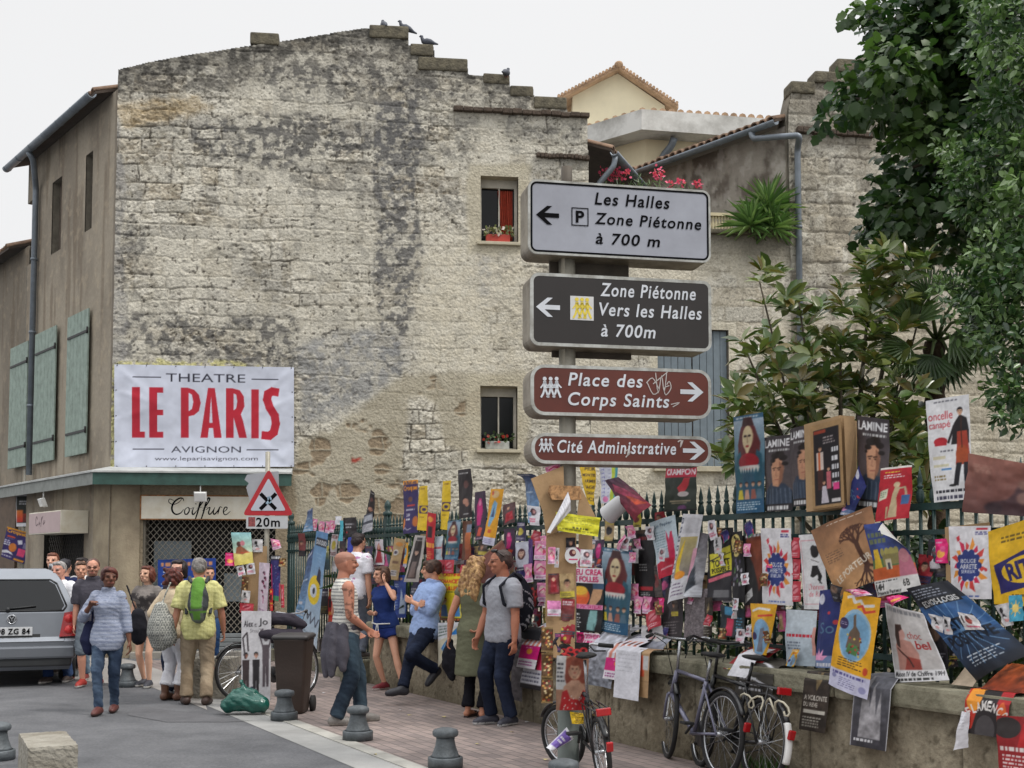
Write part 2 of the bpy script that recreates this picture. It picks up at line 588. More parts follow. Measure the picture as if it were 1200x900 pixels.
def wall_grid(name,u0,u1,z0,z1,res,seed,outline,holes,paint,parent,relief=1.0,c0=None,axis=None,nrm=None,material=None,smooth_fn=None):
 c0=c0 or M0;axis=axis or MD;nrm=nrm or MN
 nx=int((u1-u0)/res)+1;ny=int((z1-z0)/res)+1
 U,Z=np.meshgrid(np.linspace(u0,u1,nx),np.linspace(z0,z1,ny))
 X=c0 .x+axis.x*U;Y=c0 .y+axis.y*U
 PX,PY=project_np(X,Y,Z)
 H,Cc=paint(U,Z,PX,PY)
 H=H*relief
 for(a,b,c,d)in holes:
  near=np.maximum(np.maximum(a-U,U-b),np.maximum(c-Z,Z-d))
  H=np.where(near<.05,H*.15,H)
 P=np.stack([X+nrm.x*H,Y+nrm.y*H,Z],-1)
 uc=(U[:-1,:-1]+U[1:,1:])/2;zc=(Z[:-1,:-1]+Z[1:,1:])/2
 keep=np.ones(uc.shape,bool)
 if outline is not None:
  keep&=poly_dist(uc,zc,outline)>0
 for(a,b,c,d)in holes:
  keep&=~((uc>a)&(uc<b)&(zc>c)&(zc<d))
 me=grid_mesh(name,P.reshape(-1,3),nx,ny,Cc.reshape(-1,3),keep)
 me.materials.append(material or STONE)
 return link_mesh(name,me,parent)
def snap(v,base,res):
 return base+round((v-base)/res)*res
# ---- the big gable wall
RES=0.016
g_out_px=[(127,800),(124,500),(127,100),(131,81),(180,72),(230,63),(300,53),(370,42),(425,33),(440,33),(441,36),(478,42),(479,53),(508,55),(510,70),(547,74),(549,88),(566,89),(596,91),(598,102),(625,105),(626,114),(662,119),(665,131),(688,135),(690,215),(692,310),(692,800)]
g_out=[mw(*p)for p in g_out_px]
u0,u1=min(p[0]for p in g_out),max(p[0]for p in g_out)
u0=-0.05
g_out=[(max(p[0],0.0),max(p[1],-0.05))for p in g_out]
def px_rect(x0,y0,x1,y1,fn=mw,u0=0.0,z0=0.0,res=RES):
 a,b=fn(x0,y1);c,d=fn(x1,y0)
 _,d2=fn(x0,y0)
 d=(d+d2)/2
 return(snap(min(a,c),u0,res),snap(max(a,c),u0,res),snap(b,z0,res),snap(d,z0,res))
win_hi=px_rect(563,206,608,283,u0=u0)
win_lo=px_rect(562,453,607,527,u0=u0)
shop_u=(snap(mw(166,700)[0],u0,RES),snap(mw(322,700)[0],u0,RES),0.0,snap(mw(230,606)[1],0,RES))
def paint_gable(U,Z,PX,PY):
 wx=16*(fbm(U*1.5,Z*1.5,71,4)-.5);wy=16*(fbm(U*1.5,Z*1.5,72,4)-.5)
 wx=wx+9*(fbm(U*6,Z*6,73,3)-.5);wy=wy+9*(fbm(U*6,Z*6,74,3)-.5)
 X,Y=PX+wx,PY+wy
 def M(poly,soft=6):
  return sstep(-soft,soft,poly_dist(X,Y,poly))
 d,dz,r1,r2,r3=stones(U,Z,5,(.2,.36),(.22,.8),.07)
 col=stone_cols(U,Z,5,r1,r2,r3,d)
 er=fbm(U*2.2,Z*2.2,81,5,.55)
 er2=fbm(U*11,Z*15,82,4,.6)
 er3=fbm(U*26,Z*34,83,3,.6)
 joint=sstep(.0,.024,d)
 H=.02*joint*sstep(.34,.52,fbm(U*1.3,Z*1.5,87,3))+.022*(r1-.5)*(r3>.4)+.05*(er2-.5)*sstep(.46,.6,er)+.02*(er3-.5)+.03*(er-.5)
 rough=sstep(.62,.85,r2)
 H=H+rough*.035*(er2-.6)
 col=mixc(col,(120,108,90),rough*sstep(.5,.3,er2)*.6)
 film=sstep(.44,.58,fbm(U*.7+3,Z*.7,84,4))
 col=mixc(col,(208,203,188),film*.5)
 H=H*(1-film*.45)
 pit=sstep(.70,.78,fbm(U*14,Z*14,85,3,.55))
 col=mixc(col,(72,66,58),pit*.75)
 H=H-pit*.012
 lich=sstep(.58,.70,fbm(U*3.2,Z*2.2,86,5,.65))
 col=mixc(col,(112,110,106),lich*.4*sstep(560,250,PY))
 sp=fbm(U*8,Z*8,90,4,.65)
 g=lambda lo,hi:sstep(lo,hi,sp)
 top=M([(120,60),(300,30),(440,15),(700,100),(700,142),(600,128),(520,122),(430,112),(330,104),(230,112),(120,112)],10)
 col=mixc(col,(98,95,90),top*(.25+.55*g(.42,.6)))
 topedge=M([(120,70),(300,30),(440,15),(520,60),(700,110),(700,128),(600,106),(500,72),(430,52),(300,72),(130,98)],5)
 col=mixc(col,(78,76,72),topedge*(.5+.3*g(.4,.6)))
 warm=M([(135,118),(230,118),(250,128),(150,150)],6)
 col=mixc(col,(176,152,110),warm*.5)
 for poly,w in(([(228,142),(345,132),(400,140),(470,138),(470,172),(398,180),(330,196),(250,190),(225,165)],.85),([(140,368),(200,366),(345,372),(352,426),(140,420)],.8),([(470,140),(560,140),(560,175),(500,190),(470,185)],.55),([(590,140),(690,150),(690,170),(600,168)],.5),([(500,225),(560,220),(560,260),(510,250)],.45),([(330,195),(430,190),(430,235),(340,230)],.5),([(135,270),(170,268),(172,300),(140,300)],.6),([(300,85),(430,75),(480,95),(560,110),(480,130),(320,120)],.5)):
  col=mixc(col,(94,93,92),M(poly)*w*(.15+.85*g(.44,.56)))
 st=M([(438,118),(489,118),(492,250),(489,330),(470,442),(446,438),(437,300)],3)
 col=mixc(col,(106,105,104),st*(.2+.7*g(.42,.54)))
 col=mixc(col,(150,150,149),M([(346,400),(440,385),(492,402),(485,432),(400,482),(346,505)],8)*(.35+.5*g(.42,.58)))
 col=mixc(col,(158,158,158),M([(560,300),(578,300),(578,360),(560,360)],4)*.6)
 cc=M([(118,130),(143,130),(146,432),(118,432)],3)
 col=mixc(col,(150,148,145),cc*(.4+.3*g(.4,.6)))
 ren=M([(330,570),(348,545),(352,522),(400,492),(440,462),(478,440),(530,436),(565,440),(700,436),(700,470),(612,470),(612,540),(520,520),(505,470),(480,470),(470,560),(560,640),(330,700)],5)
 col=mixc(col,(172,164,144),ren*.8)
 H=H*(1-ren*.8)
 hole=ren*sstep(.60,.66,fbm(U*1.9,Z*2.4,95,3))*joint
 col=mixc(col,(140,120,96),hole*.75)
 H=H-hole*.02+hole*.02*(er2-.5)
 cf=M([(492,300),(560,270),(700,190),(700,440),(560,445),(492,430)],18)
 col=mixc(col,(212,204,184),cf*(.25+.4*g(.6,.4)));H=H*(1-cf*.5)
 for(a,b,c,e)in(win_hi,win_lo):
  dd=np.maximum(np.maximum(a-U,U-b),np.maximum(c-Z,Z-e))
  w=sstep(.30,.16,dd+.12*(fbm(U*3,Z*3,97,3)-.5))
  col=mixc(col,(190,182,160),w*.75);H=H*(1-w*.8)
 sh=M([(60,548),(338,550),(345,560),(345,830),(60,830)],4)
 col=mixc(col,(158,145,122),sh*.95)
 col=mixc(col,(128,116,98),sh*sstep(.45,.65,fbm(U*1.2,Z*.5,99,5))*.6)
 H=H*(1-sh*.92)
 col=mixc(col,(205,200,142),M([(118,426),(134,424),(260,424),(330,428),(330,432),(136,432),(137,548),(118,548)],2)*sstep(.62,.5,sp)*.85)
 col=mixc(col,(160,52,40),M([(412,537),(424,538),(421,543),(413,543)],2)*.9)
 return H,col*ALB
ALB=0.92
corner=thing('corner_house','tall corner house with a bare weathered limestone gable wall above a hairdresser shop','house',M0)
wall_grid('gable_wall',u0,u1,0.0,max(p[1]for p in g_out)+.05,RES,5,g_out,[win_hi,win_lo,shop_u],paint_gable,corner)
core_m=mat('wall_core',(120,114,102),0.95,0.2,4,0.6,20)
mb=MB()
def core(mb,poly,off,th,c0=M0,ax=MD,an=MN):
 mb.prism(poly,c0-an*off,ax,ZU,-an,th)
def top_at(poly,u):
 z=0
 for i in range(len(poly)):
  (a,b),(c,d)=poly[i],poly[(i+1)%len(poly)]
  if min(a,c)<=u<=max(a,c)and abs(c-a)>1e-9:
   z=max(z,b+(d-b)*(u-a)/(c-a))
 return z
cuts=sorted({0.02,shop_u[1],win_hi[0],win_hi[1],win_lo[0],win_lo[1],u1-.02})
mono=sorted(set([round(p[0],4)for p in g_out if p[1]>8.3]+cuts))
mono=[m_ for m_ in mono if 0.02<=m_<=u1-.02]
for a,b in zip(mono[:-1],mono[1:]):
 if b-a<.004:continue
 e=1e-3
 za,zb=top_at(g_out,a+e)-.012,top_at(g_out,b-e)-.012
 mid=(a+b)/2
 gaps=[]
 for w in(win_hi,win_lo,shop_u):
  if w[0]<mid<w[1]:gaps.append((w[2],w[3]))
 gaps.sort()
 z=0
 for(g0,g1)in gaps:
  if g0>z:mb.prism([(a,z),(b,z),(b,g0),(a,g0)],M0-MN*.03,MD,ZU,-MN,.42)
  z=g1
 mb.prism([(a,z),(b,z),(b,zb),(a,za)],M0-MN*.03,MD,ZU,-MN,.42)
mb.build('wall_core',core_m,corner)
frame_w=mat('window_wood',(196,190,176),0.6,0.1)
glass_d=mat('dark_glass',(14,16,18),0.12,0.3,2.0,spec=0.3)
reveal_m=mat('window_reveal',(186,178,156),0.9,0.1,6,.3)
red_curt=mat('red_curtain',(172,70,48),0.9,0.2,12)
def window(w,parent,curtain=False,box=True,label=None):
 a,b,c,d=w
 f=MB()
 t=.05
 off=-.24
 for(x0,x1,z0,z1)in((a,a+t,c,d),(b-t,b,c,d),(a+t,b-t,c,c+t),(a+t,b-t,d-.16,d)):
  f.prism([(x0,z0),(x1,z0),(x1,z1),(x0,z1)],M0+MN*off,MD,ZU,-MN,.07)
 f.prism([((a+b)/2+.01,c+t),((a+b)/2+.035,c+t),((a+b)/2+.035,d-.16),((a+b)/2+.01,d-.16)],M0+MN*(off-.005),MD,ZU,-MN,.05)
 fo=f.build('window',frame_w,parent)
 g=MB();g.prism([(a+.01,c+.01),(b-.01,c+.01),(b-.01,d-.01),(a+.01,d-.01)],M0+MN*(off-.08),MD,ZU,-MN,.01)
 g.build('pane',glass_d,fo)
 r=MB()
 e=.0
 r.quad(MP(a,.0,c),MP(a,-.4,c),MP(a,-.4,d),MP(a,0,d));r.quad(MP(b,0,c),MP(b,-.4,c),MP(b,-.4,d),MP(b,0,d))
 r.quad(MP(a,0,d-.003),MP(b,0,d-.003),MP(b,-.4,d-.003),MP(a,-.4,d-.003));r.quad(MP(a,.0,c+.003),MP(b,.0,c+.003),MP(b,-.4,c+.003),MP(a,-.4,c+.003))
 r.build('reveal',reveal_m,fo)
 s=MB();s.box(MP((a+b)/2,.02,c-.03),(b-a+.12,.1,.06),math.atan2(MD.y,MD.x),bev=.01);s.build('sill',reveal_m,fo)
 if curtain:
  k=MB()
  rows=[]
  n=22
  for zz in np.linspace(c+.1,d-.2,10):
   tpr=1-.35*(1-(zz-c)/(d-c))
   rows.append([MP(b-.06-(.30*tpr)*i/n-.02,off-.02+.025*math.sin(i*1.9),zz)for i in range(n+1)])
  for i in range(len(rows)-1):
   for j in range(n):
    k.add([rows[i][j],rows[i][j+1],rows[i+1][j+1],rows[i+1][j]],[(0,1,2,3)],0,True)
  k.build('curtain',red_curt,fo)
window(win_hi,corner,True)
window(win_lo,corner)
ledge_m=mat('old_ledge',(84,72,62),0.95,0.25,9,.8,30)
mb=MB()
def ledge(mb,p,q,h,dp):
 a=mw(*p);b=mw(*q)
 n=14
 for i in range(n):
  t0,t1=i/n,(i+1)/n
  ua,ub=a[0]+(b[0]-a[0])*t0,a[0]+(b[0]-a[0])*t1
  za=a[1]+(b[1]-a[1])*(t0+t1)/2+random.uniform(-.012,.012)
  mb.box(MP((ua+ub)/2,dp/2+random.uniform(-.01,.01),za),(ub-ua-.006,dp,h*random.uniform(.85,1.15)),math.atan2(MD.y,MD.x),bev=.012)
ledge(mb,(531,128),(690,137),.085,.12);mb.build('ledge',ledge_m,corner);mb=MB()
ledge(mb,(628,183),(690,186),.075,.11)
mb.build('ledge',ledge_m,corner)
mb=MB()
cop_m=mat('coping_lichen',(104,98,82),0.95,0.3,7,.9,26,dirt=(70,66,56))
for(x0,y0,x1,y1)in((433,33,479,45),(481,54,508,66),(490,71,548,83),(566,89,597,99),(598,103,625,114),(626,116,664,128),(293,41,327,53)):
 a=mw(x0,y1);b=mw(x1,y0)
 mb=MB();mb.box(MP((a[0]+b[0])/2,-.16,(a[1]+b[1])/2+.02),(b[0]-a[0],.4,abs(b[1]-a[1])),math.atan2(MD.y,MD.x)+random.uniform(-.03,.03),bev=.03)
 mb.build('coping_block',cop_m,corner)
# ---- side wall of the corner house
L1=5.25
eave0=sw(128,113)[1]
E_out=[(0,0),(L1,0),(L1,eave0),(0,eave0)]
SR=0.03
swins=[px_rect(99,180,109,272,sw,0,0,SR),px_rect(60,210,73,298,sw,0,0,SR),px_rect(30,236,41,312,sw,0,0,SR)]
sdoor=(snap(sw(97,700)[0],0,SR),snap(sw(50,700)[0],0,SR),0.0,snap(sw(72,622)[1],0,SR))
def paint_side(U,Z,PX,PY):
 col=np.ones(U.shape+(3,))*srgb_np(np.array((164,154,138.)))
 n=fbm(U*.8,Z*.35,201,5);n2=fbm(U*5,Z*.6,203,5);n3=fbm(U*7,Z*7,204,4)
 col=mixc(col,(126,117,105),sstep(.45,.65,n)*.6)
 col=mixc(col,(118,104,88),sstep(.55,.75,n2)*.55)
 col=mixc(col,(190,174,150),sstep(.6,.75,n3)*.3)
 H=.012*(n3-.5)+.02*(n-.5)
 q=sstep(.14,.08,U)*sstep(3.4,3.6,Z)
 col=mixc(col,(112,104,94),q*.6)
 return H,col*ALB
wall_grid('side_wall',0,L1,0,eave0,SR,8,E_out,swins+[sdoor],paint_side,corner,1.0,M0,SD,SN,PLASTER)
def SP(l,off,z,c0=M0):
 return c0+SD*l+SN*off+ZU*z
mb=MB()
segs=[0,sdoor[0],sdoor[1]]
for w in swins:segs+=[w[0],w[1]]
segs=sorted(set(segs+[L1]))
for a,b in zip(segs[:-1],segs[1:]):
 if b-a<.004:continue
 mid=(a+b)/2;z=0
 gaps=sorted((w[2],w[3])for w in swins+[sdoor]if w[0]<mid<w[1])
 for g0,g1 in gaps:
  if g0>z:mb.prism([(a,z),(b,z),(b,g0),(a,g0)],M0-SN*.02,SD,ZU,-SN,.35)
  z=g1
 mb.prism([(a,z),(b,z),(b,eave0),(a,eave0)],M0-SN*.02,SD,ZU,-SN,.35)
mb.build('side_wall_core',core_m,corner)
shut_dark=mat('old_brown_shutter',(92,82,72),0.8,0.2,5)
for w in swins:
 a,b,c,d=w
 f=MB()
 f.prism([(a,c),(b,c),(b,d),(a,d)],M0-SN*.16,SD,ZU,-SN,.04)
 for k in range(5):
  x=a+(b-a)*k/5
  f.prism([(x+.01,c+.02),(x+(b-a)/5-.01,c+.02),(x+(b-a)/5-.01,d-.02),(x+.01,d-.02)],M0-SN*.145,SD,ZU,-SN,.012)
 f.build('window',shut_dark,corner)
gm=mat('green_shutter_paint',(144,160,150),0.75,0.12,7,.15,90,dirt=(124,138,128))
iron=mat('dark_iron',(48,48,48),0.6,0.2,20)
for(x0,x1,yt,yb)in((77,105,366,536),(39,67,386,544),(10,34,403,550)):
 lt,zt=sw(x1,yt,off=.06);l2,zb=sw(x0,yb,off=.06)
 zt=(sw(x0,yt+6)[1]+zt)/2
 sh=MB();nb=6
 for k in range(nb):
  a=lt+(l2-lt)*k/nb;b=lt+(l2-lt)*(k+1)/nb
  sh.box(SP((a+b)/2,.07,(zt+zb)/2),(abs(b-a)-.006,.03,zt-zb),math.atan2(SD.y,SD.x),bev=.006)
 so=sh.build('shutter',gm,corner)
 for zz in(zt-.42,zb+.42):
  h=MB();h.box(SP((lt+l2)/2-.04,.095,zz),(abs(l2-lt)*.96,.014,.045),math.atan2(SD.y,SD.x))
  h.tube([SP(lt-.0,.10,zz-.05),SP(lt,.10,zz+.07)],.02,8)
  h.build('hinge',iron,so)
tile=mat('roof_tile',(142,116,96),0.9,0.25,5,.5,30,dirt=(104,84,70))
under=mat('eave_timber',(70,60,52),0.9,0.2,6)
zinc=mat('zinc',(120,128,136),0.5,0.15,4,metal=.35)
def roof_slab(parent,c0,l0,l1,z0,over,run,pitch,axis=SD,nrm=SN,rows=True,tile_m=tile):
 """one roof slope falling towards nrm, eave along axis from l0 to l1"""
 sl=math.tan(pitch)
 mb=MB()
 n=max(2,int((l1-l0)/.2))
 w=(l1-l0)/n
 for i in range(n):
  l=l0+w*(i+.5)
  pr=[]
  for k in range(9):
   a=math.pi*k/8
   pr.append((-w/2*.98*math.cos(a),.085*math.sin(a)))
  a0=c0+axis*l+nrm*(over+random.uniform(0,.03))+ZU*(z0-over*sl+.05+random.uniform(-.008,.008))
  a1=c0+axis*l-nrm*run+ZU*(z0+run*sl+.05)
  r0=[a0+axis*x+ZU*y for x,y in pr]+[a0+axis*x*.84+ZU*(y*.84-.01)for x,y in reversed(pr)]
  r1=[a1+axis*x+ZU*y for x,y in pr]+[a1+axis*x*.84+ZU*(y*.84-.01)for x,y in reversed(pr)]
  mb.ring([r0,r1],0,True,True)
 o=mb.build('roof',tile_m,parent)
 b=MB()
 th=.05
 q=[c0+axis*l0+nrm*over+ZU*(z0-over*sl),c0+axis*l1+nrm*over+ZU*(z0-over*sl),c0+axis*l1-nrm*run+ZU*(z0+run*sl),c0+axis*l0-nrm*run+ZU*(z0+run*sl)]
 b.add(q+[p+ZU*th for p in q],[(3,2,1,0),(4,5,6,7),(0,1,5,4),(1,2,6,5),(2,3,7,6),(3,0,4,7)])
 b.build('eave_boards',under,o)
 return o
def gutter(parent,a,b,r=.075,m=zinc):
 mb=MB()
 pts=[]
 d=(b-a).normalized();side=ZU.cross(d)
 for p in(a,b):
  pts.append([p+side*r*math.cos(t)+ZU*r*math.sin(t)for t in[math.pi+math.pi*k/10 for k in range(11)]]+[p+side*r*.86*math.cos(t)+ZU*r*.86*math.sin(t)for t in[2*math.pi-math.pi*k/10 for k in range(11)]])
 mb.ring(pts,0,True,True)
 for t in np.linspace(.02,.98,7):
  p=a+(b-a)*t
  mb.tube([p+side*r*1.03*math.cos(q)+ZU*r*1.03*math.sin(q)for q in[math.pi+math.pi*k/8 for k in range(9)]],.008,5)
 return mb.build('gutter',m,parent)
def pipe(parent,pts,r=.055,m=zinc,name='downpipe'):
 mb=MB()
 P=[Vector(p)for p in pts]
 out=[P[0]]
 for i in range(1,len(P)-1):
  a=(P[i-1]-P[i]);b=(P[i+1]-P[i])
  k=min(.1,a.length*.4,b.length*.4)
  p0=P[i]+a.normalized()*k;p1=P[i]+b.normalized()*k
  for t in(0,.25,.5,.75,1):
   out.append(p0*(1-t)**2+P[i]*2*t*(1-t)+p1*t*t)
 out.append(P[-1])
 mb.tube(out,r,12)
 last=P[-2]
 ln=(P[-1]-last).length
 for k in range(1,int(ln/1.6)+1):
  p=last+(P[-1]-last).normalized()*1.6*k*.95
  d=(P[-1]-last).normalized()*.025
  mb.tube([p-d,p+d],r*1.22,12)
 return mb.build(name,m,parent)
OV=.32
r1o=roof_slab(corner,M0-MN*.0,0.25,L1+.3,eave0+.03,OV,3.2,rad(20))
zg=eave0+.03-OV*math.tan(rad(20))-.02
gutter(corner,SP(.2,OV+.08,zg),SP(L1+.3,OV+.08,zg),.085)
pl,pz=sw(43,400)
pipe(corner,[SP(pl-.5,OV+.08,zg-.05),SP(pl-.5,OV-.02,zg-.2),SP(pl,.09,zg-.6),SP(pl,.09,3.45)],.06)
# ---- canopy above the shop
CZ=mw(230,549)[1]
can_u1=mw(343,550)[0]
can_l1=sw(20,575)[0]
def mitre(o):
 a=M0+MN*o;b=M0+SN*o
 d=b-a
 det=MD.x*(-SD.y)-(-SD.x)*MD.y
 t=(d.x*(-SD.y)-(-SD.x)*d.y)/det
 return a+MD*t
can_m=mat('canopy_zinc',(176,178,176),0.6,0.15,3)
fas_m=mat('canopy_green',(50,82,74),0.6,0.2,6)
fas_g=mat('canopy_grey',(134,138,134),0.7,0.15,5)
o=.42
pin=[MP(can_u1,.015,0),MP(0,.015,0),M0+SN*.015+SD*can_l1]
pout=[MP(can_u1,o,0),mitre(o),M0+SN*o+SD*can_l1]
pin[1]=mitre(.015)
mb=MB()
zt,zf=CZ+.02,CZ-.08
top=[p+ZU*zt for p in pin]+[p+ZU*zf for p in pout]
bot=[p+ZU*(zf-.03)for p in pin]+[p+ZU*(zf-.03)for p in pout]
mb.add(top+bot,[(0,1,4,3),(1,2,5,4),(6,9,10,7),(7,10,11,8),(3,4,10,9),(4,5,11,10),(0,3,9,6),(2,8,11,5),(0,6,7,1),(1,7,8,2)])
can=mb.build('canopy',can_m,corner)
mb=MB()
q0=[MP(can_u1,o-.03,0),mitre(o-.03)];q1=[MP(can_u1,o-.06,0),mitre(o-.06)]
for(A,B,C,D)in((q0[0],q0[1],q1[1],q1[0]),):
 v=[p+ZU*(zf-.032)for p in(A,B,C,D)]+[p+ZU*(zf-.24)for p in(A,B,C,D)]
 mb.add(v,[(0,1,2,3),(7,6,5,4),(0,4,5,1),(1,5,6,2),(2,6,7,3),(3,7,4,0)])
mb.build('fascia',fas_m,can)
mb=MB()
q0=[mitre(o-.03),M0+SN*(o-.03)+SD*can_l1];q1=[mitre(o-.06),M0+SN*(o-.06)+SD*can_l1]
v=[p+ZU*(zf-.032)for p in(q0[0],q0[1],q1[1],q1[0])]+[p+ZU*(zf-.24)for p in(q0[0],q0[1],q1[1],q1[0])]
mb.add(v,[(0,1,2,3),(7,6,5,4),(0,4,5,1),(1,5,6,2),(2,6,7,3),(3,7,4,0)])
mb.build('fascia',fas_g,can)
mb=MB();mb.add([mitre(.02)+ZU*(zf-.04),MP(can_u1,.02,zf-.04),MP(can_u1,o-.065,zf-.04),mitre(o-.065)+ZU*(zf-.04),M0+SN*(o-.065)+SD*can_l1+ZU*(zf-.04),M0+SN*.02+SD*can_l1+ZU*(zf-.04)],[(0,1,2,3),(0,3,4,5)])
mb.build('soffit',under,can)
white_p=mat('white_paint',(226,226,224),0.45,0.06)
def spotlamp(px,py,plane):
 p=(MP(mw(px,py,.35)[0],.35,zf-.25)if plane==0 else SP(sw(px,py,off=.35)[0],.35,zf-.25))
 mb=MB()
 d=MN if plane==0 else SN
 mb.tube([p+ZU*.02,p-ZU*.1],.012,6)
 M=Matrix.Rotation(math.atan2(MD.y,MD.x)if plane==0 else math.atan2(SD.y,SD.x),3,'Z')@Matrix.Rotation(rad(20 if plane==0 else-20),3,'X')
 mb.box(p-ZU*.19+d*.03,(.2,.07,.16),M=M,bev=.012)
 mb.box(p-ZU*.19-d*.015,(.22,.02,.18),M=M,bev=.004)
 return mb.build('floodlight',white_p,can)
spotlamp(235,566,0);spotlamp(51,580,1)
# ---- shop front: roller lattice, dark room, slats at the foot
a,b,c,d=shop_u
blk=mat('shop_dark',(30,31,32),0.8,0.3,2)
mb=MB()
mb.quad(MP(a,-.6,0),MP(b,-.6,0),MP(b,-.6,d),MP(a,-.6,d))
mb.quad(MP(a,-.02,0),MP(a,-.6,0),MP(a,-.6,d),MP(a,-.02,d));mb.quad(MP(b,-.02,0),MP(b,-.6,0),MP(b,-.6,d),MP(b,-.02,d))
mb.quad(MP(a,-.02,d-.002),MP(b,-.02,d-.002),MP(b,-.6,d-.002),MP(a,-.6,d-.002))
shopf=mb.build('shop_front',blk,corner)
lat_m=mat('lattice_steel',(150,144,132),0.55,0.2,30,metal=.3)
mb=MB()
hh=d-.42;z0_=.42;step=.105
def clipline(x0,sgn):
 pts=[]
 t0,t1=0,hh
 for t in(0,hh):pass
 lo,hi=0.0,hh
 k=.86*sgn
 for edge,s_ in((a,1),(b,-1)):
  if abs(k)>1e-9:
   t=(edge-x0)/k
   if(k>0)==(s_>0):lo=max(lo,t)
   else:hi=min(hi,t)
 if hi-lo>.02:
  mb.tube([MP(x0+k*lo,-.13+.004*sgn,z0_+lo),MP(x0+k*hi,-.13+.004*sgn,z0_+hi)],.0065,4,smooth=False)
x=a-hh
while x<b+hh:
 clipline(x,1);clipline(x,-1);x+=step
mb.build('lattice_grille',lat_m,shopf)
sl_m=mat('slat_steel',(140,146,148),0.45,0.12,9,metal=.35)
mb=MB()
for k in range(5):
 mb.box(MP((a+b)/2,-.13,.05+.08*k),(b-a-.02,.03,.072),math.atan2(MD.y,MD.x),bev=.01)
mb.build('bottom_slats',sl_m,shopf)
notice=mat('grey_notice',(128,140,146),0.5,0.1,4)
mb=MB()
p0=mw(178,745,-.3);p1=mw(224,634,-.3)
mb.prism([(p0[0],p0[1]),(p1[0],p0[1]),(p1[0],p1[1]),(p0[0],p1[1])],M0-MN*.35,MD,ZU,-MN,.01)
p0=mw(262,705,-.3);p1=mw(290,672,-.3)
mb.prism([(p0[0],p0[1]),(p1[0],p0[1]),(p1[0],p1[1]),(p0[0],p1[1])],M0-MN*.35,MD,ZU,-MN,.01)
mb.build('notice_board',notice,shopf)
mb=MB();mb.box(MP((a+b)/2,.12,.05),(b-a+.3,.3,.12),math.atan2(MD.y,MD.x),bev=.012);mb.build('doorstep',mat('step_stone',(150,146,138),.9,.15,5,.4),shopf)
a,b,c,d=sdoor
mb=MB()
mb.quad(SP(a,-.4,0),SP(b,-.4,0),SP(b,-.4,d),SP(a,-.4,d));mb.quad(SP(a,-.01,0),SP(a,-.4,0),SP(a,-.4,d),SP(a,-.01,d));mb.quad(SP(b,-.01,0),SP(b,-.4,0),SP(b,-.4,d),SP(b,-.01,d))
mb.quad(SP(a,-.01,d-.002),SP(b,-.01,d-.002),SP(b,-.4,d-.002),SP(a,-.4,d-.002))
sd=mb.build('side_shop_front',blk,corner)
mb=MB()
x=a
dk=mat('dark_lattice',(70,66,62),0.6,0.2,30,metal=.3)
n=int((b-a+d)/.13)
for i in range(-int(d/.13),int((b-a)/.13)+int(d/.13)):
 x0=a+i*.13
 for sgn in(1,-1):
  lo,hi=.0,d
  for edge,s_ in((a,1),(b,-1)):
   t=(edge-x0)/(sgn*.8)
   if(sgn>0)==(s_>0):lo=max(lo,t)
   else:hi=min(hi,t)
  if hi-lo>.03:
   mb.tube([SP(x0+sgn*.8*lo,-.1,lo),SP(x0+sgn*.8*hi,-.1,hi)],.007,4,smooth=False)
mb.build('lattice_grille',dk,sd)
mb=MB()
arc=[]
a0=math.atan2(SN.y,SN.x);a1=math.atan2(MN.y,MN.x)
if a1<a0:a1+=2*math.pi
cc=mitre(-.55)
pts=[SP(.75,.03,0)]+[cc+Vector((math.cos(t),math.sin(t),0))*.62 for t in np.linspace(a0,a1,12)]+[MP(.52,.03,0),MP(.5,-.2,0),SP(.7,-.2,0)]
v=[p+ZU*.0 for p in pts]+[p+ZU*(zf-.05)for p in pts]
n=len(pts)
mb.add(v,[tuple(reversed(range(n))),tuple(range(n,2*n))]+[(i,(i+1)%n,(i+1)%n+n,i+n)for i in range(n)],0,False)
mb.build('rounded_corner',mat('corner_plaster',(156,144,122),.92,.2,1.6,.4,30,dirt=(128,116,98)),corner)
# ---- next house along the side street
nh=thing('neighbour_house','lower grey plastered house further along the side street, cut by the picture edge','house',SP(L1,0,0))
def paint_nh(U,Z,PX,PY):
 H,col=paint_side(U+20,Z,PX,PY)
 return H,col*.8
nz_=sw(10,302)[1]
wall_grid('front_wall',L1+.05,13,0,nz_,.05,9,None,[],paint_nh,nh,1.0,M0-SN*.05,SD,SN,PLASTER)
mb=MB();mb.prism([(L1+.05,0),(13,0),(13,nz_),(L1+.05,nz_)],M0-SN*.08,SD,ZU,-SN,.3);mb.build('front_wall_core',core_m,nh)
roof_slab(nh,M0-SN*.05,L1+.35,13,nz_+.05,.35,4,rad(20))
mb=MB();mb.box(SP(L1+1.0,.06,3.2),(1.7,.22,.14),math.atan2(SD.y,SD.x),bev=.03);mb.build('door_cornice',mat('cornice_stone',(150,138,120),.9,.2),nh)
mb=MB();mb.box(SP(L1+1.0,-.02,1.55),(1.2,.06,3.1),math.atan2(SD.y,SD.x),bev=.01);mb.build('door',mat('brown_door',(96,78,62),.7,.2),nh)
